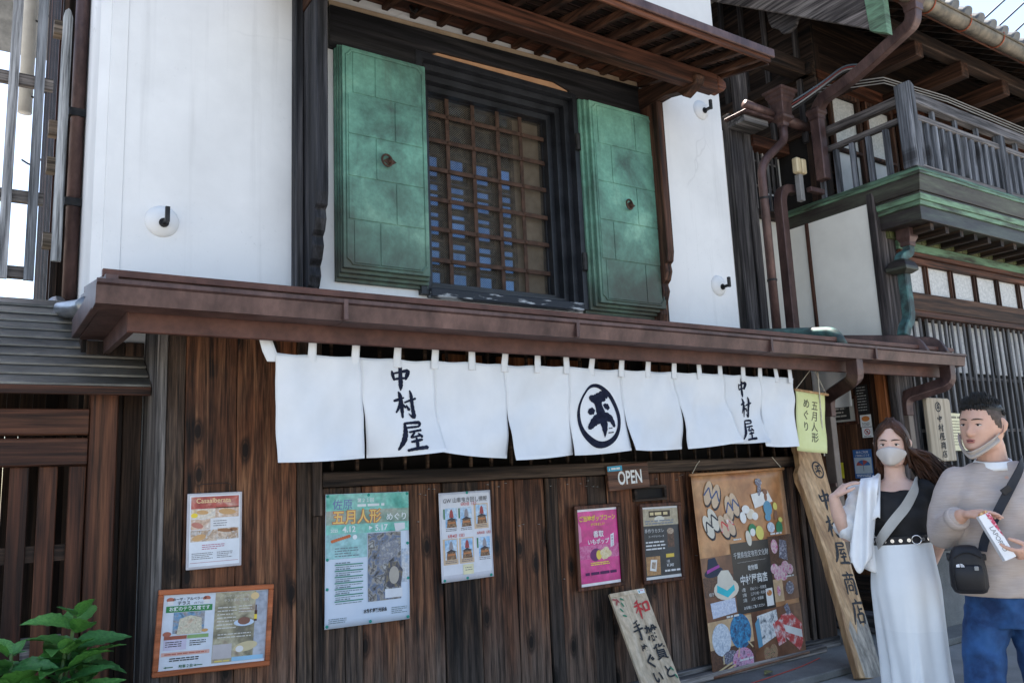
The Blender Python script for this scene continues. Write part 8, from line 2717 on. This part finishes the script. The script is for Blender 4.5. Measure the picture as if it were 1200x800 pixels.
# jeans
j = MB()
rings(j, [(-0.05, 0.0, 0.84, 0.150, 0.118), (-0.048, 0.0, 0.92, 0.160, 0.120), (-0.047, 0.0, 1.02, 0.158, 0.115)])
limb(j, [(-0.122, -0.005, 0.90), (-0.168, -0.04, 0.70), (-0.178, -0.055, 0.48), (-0.172, -0.10, 0.10)], [0.095, 0.085, 0.073, 0.066])
limb(j, [(0.028, 0.005, 0.90), (0.050, 0.03, 0.70), (0.056, 0.055, 0.48), (0.056, 0.11, 0.10)], [0.095, 0.085, 0.073, 0.066])
j = remesh(j, 0.0085, 3)
j.v = [(x + 0.007 * mnoise.noise(Vector((x * 10, y * 10, z * 22))), y + 0.016 * mnoise.noise(Vector((x * 12, y * 6, z * 18 + x * 12))) + 0.006 * mnoise.noise(Vector((x * 30, y * 9, z * 40 - x * 20))), z) for x, y, z in j.v]
j.build('jeans', DENIM, ma, smooth='all', local=True, fix=False)
for cx_, fy in ((-0.172, -0.10), (0.056, 0.11)):
    MB().ball((cx_, fy - 0.055, 0.05), (0.055, 0.145, 0.05), 16, 9).build('shoe', SHOE, ma, smooth='all', local=True)
# cross-body bag (carried, a thing of its own)
Mm = Matrix.Translation(Vector((3.80, -2.66, -0.06))) @ Matrix.Rotation(R(-57), 4, 'Z')
Mr = Matrix.Rotation(R(-57), 4, 'Z')


def carried(name, label, cat, p):
    e = thing(name, label, cat, Mm @ Vector(p), rotz=R(-57))
    return e


bc = Vector((-0.195, -0.175, 0.995))
bag = carried('crossbody_bag', 'small black nylon crossbody bag hanging at the man\'s hip', 'bag', bc)
e = MB()
rows = []
for (z, w_, d_) in ((0.0, 0.050, 0.026), (0.006, 0.062, 0.034), (0.03, 0.072, 0.040), (0.09, 0.071, 0.042), (0.14, 0.066, 0.040), (0.175, 0.055, 0.034), (0.192, 0.040, 0.024), (0.197, 0.02, 0.012)):
    rows.append([(w_ * (abs(math.cos(a)) ** 0.55) * (1 if math.cos(a) > 0 else -1), d_ * (abs(math.sin(a)) ** 0.6) * (1 if math.sin(a) > 0 else -1), z) for a in [2 * math.pi * k / 28 for k in range(28)]])
e.loft(rows)
bd = e.build('pouch', BAGBLK, bag, smooth='all', local=True)
e = MB()
rows = []
for (z, w_, d_) in ((0.012, 0.045, 0.010), (0.02, 0.056, 0.018), (0.08, 0.058, 0.020), (0.112, 0.052, 0.016), (0.12, 0.042, 0.008)):
    rows.append([(w_ * (abs(math.cos(a)) ** 0.5) * (1 if math.cos(a) > 0 else -1), -0.036 + d_ * (abs(math.sin(a)) ** 0.6) * (1 if math.sin(a) > 0 else -1), z) for a in [2 * math.pi * k / 24 for k in range(24)]])
e.loft(rows)
e.build('front_pocket', BAGBLK, bag, smooth='all', local=True)
e = MB()
e.tube([(-0.052 + 0.104 * k / 10, -0.041 - 0.004 * math.sin(math.pi * k / 10), 0.148 + 0.022 * math.sin(math.pi * k / 10)) for k in range(11)], 0.003, 6)
e.build('zip', IRON, bag, local=True)
e = MB()
e.box(0.020, 0.036, -0.060, -0.052, 0.098, 0.116)
e.build('zip_pull', PVC, bag, 0.002, local=True)
e = MB()
for k in range(3):      # woven white mark: three curved bands
    r0 = 0.0145 - 0.0045 * k
    for q in range(6):
        a0, a1 = math.pi / 2 * q / 6, math.pi / 2 * (q + 1) / 6
        e.add([(-0.030 + r0 * math.cos(a), -0.0585, 0.112 + r0 * math.sin(a)) for a in (a0, a1)] + [(-0.030 + (r0 - 0.003) * math.cos(a), -0.0585, 0.112 + (r0 - 0.003) * math.sin(a)) for a in (a1, a0)], [(0, 1, 2, 3)])
e.add([(-0.046, -0.0585, 0.112), (-0.033, -0.0585, 0.112), (-0.033, -0.0585, 0.126), (-0.046, -0.0585, 0.122)], [(0, 1, 2, 3)])
e.build('woven_mark', ink(0.62, 0.64, 0.7), bag, fix=False, local=True)
for s_ in (-1, 1):
    MB().box(0.066 * s_ - 0.008, 0.066 * s_ + 0.008, -0.012, 0.012, 0.135, 0.16).build('side_tab', BAGBLK, bag, 0.002, local=True)


def band(path, half, thick, mt, name, parent, outc):
    P_ = curve(path, 4)
    e = MB()
    vv, ff = [], []
    for i, p in enumerate(P_):
        d = (P_[min(i + 1, len(P_) - 1)] - P_[max(0, i - 1)]).normalized()
        out = (p - Vector(outc(p))).normalized()
        s_ = d.cross(out).normalized()
        for (q, o_) in ((-1, 0.0), (1, 0.0), (1, thick), (-1, thick)):
            vv.append(p + s_ * half * q + out * o_)
    for i in range(len(P_) - 1):
        for q in range(4):
            ff.append((i * 4 + q, i * 4 + (q + 1) % 4, (i + 1) * 4 + (q + 1) % 4, (i + 1) * 4 + q))
    e.add(vv, ff)
    return e.build(name, mt, parent, smooth=True, local=True)


# strap path in the man's frame, shifted to the bag's origin
sp_ = [(-0.130, -0.165, 1.165), (-0.115, -0.150, 1.21), (-0.055, -0.142, 1.32), (0.005, -0.135, 1.42), (0.060, -0.105, 1.505), (0.082, -0.04, 1.548), (0.088, 0.05, 1.52), (0.04, 0.14, 1.40), (-0.12, 0.15, 1.22), (-0.225, 0.0, 1.12), (-0.262, -0.15, 1.14)]
band([Vector(p) - bc for p in sp_], 0.018, 0.004, STRAPB, 'strap', bag, lambda p: (-0.03 - bc.x, 0.0 - bc.y, p.z))
bk_ = MB().box(-0.021, 0.021, -0.004, 0.004, -0.014, 0.014).build('strap_buckle', BAGBLK, bag, 0.002, local=True)
bk_.location = Vector((-0.002, -0.150, 1.405)) - bc
bk_.rotation_euler = (0.2, R(-35), 0)
# the long snack box in his hands
p_top, p_bot = Vector((-0.122, -0.262, 1.322)), Vector((-0.048, -0.272, 1.145))
ax = (p_top - p_bot).normalized()
fn_ = Vector((0.25, -0.95, 0.22))
fn_ = (fn_ - ax * fn_.dot(ax)).normalized()
sd_ = ax.cross(fn_).normalized()
box = carried('snack_box', 'long white snack box with red printed side held in the man\'s hands', 'box', p_bot)
L_ = (p_top - p_bot).length
e = MB()
q = [(-0.024, -0.014), (0.024, -0.014), (0.024, 0.014), (-0.024, 0.014)]
e.add([ax * z + sd_ * a + fn_ * b_ for z in (0.0, L_) for a, b_ in q], [(3, 2, 1, 0), (4, 5, 6, 7), (0, 1, 5, 4), (1, 2, 6, 5), (2, 3, 7, 6), (3, 0, 4, 7)])
e.build('carton', ink(0.76, 0.76, 0.77), box, 0.001, local=True)
Fb = Face((0, 0, 0))
Fb.r, Fb.u, Fb.n = ax * -1, sd_ * -1, fn_
if Fb.r.cross(Fb.u).dot(fn_) < 0:
    Fb.u = sd_
Fb.o = ax * L_ + fn_ * 0.0146 + Fb.u * 0.024
e = MB()
Fb.text(e, 'LAPOPPO', 0.055, 0.034, 0.026, 0.0004, 0, 0.0, 'L', 0.95)
e.build('lettering', INKG, box, fix=False, local=True)
side_n = Fb.u
e = MB()
e.add([ax * z + side_n * 0.0246 + fn_ * b_ for z, b_ in ((L_ * 0.15, 0.0135), (L_ * 0.98, 0.0135), (L_ * 0.98, -0.0135), (L_ * 0.15, -0.0135))], [(0, 1, 2, 3)])
e.add([ax * z + side_n * a + fn_ * 0.0149 for z, a in ((L_ * 0.40, 0.0235), (L_ * 0.99, 0.0235), (L_ * 0.99, 0.006), (L_ * 0.75, 0.010))], [(0, 1, 2, 3)])
e.build('red_print', photo('red_print', [(0.42, 0.02, 0.06), (0.55, 0.06, 0.12), (0.75, 0.6, 0.62)], 120), box, fix=False, local=True)
e = MB()
rp2 = random.Random(2)
for k in range(9):
    c0 = ax * (L_ * (1.0 + 0.02 * rp2.random())) + sd_ * rp2.uniform(-0.016, 0.016) + fn_ * rp2.uniform(-0.008, 0.008)
    e.ball(c0, 0.008, 8, 6)
e.build('snack', photo('snack', [(0.5, 0.25, 0.06), (0.7, 0.45, 0.18), (0.55, 0.05, 0.08)], 90), box, smooth='all', local=True)

for o in bpy.data.objects:
    if o.parent is not None and o.name.split('.')[0] in ('lettering', 'picture', 'chalk_writing', 'print', 'brushed_characters', 'carved_characters', 'sheet', 'woven_mark', 'red_print', 'snack', 'hair'):
        o['kind'] = 'stuff'
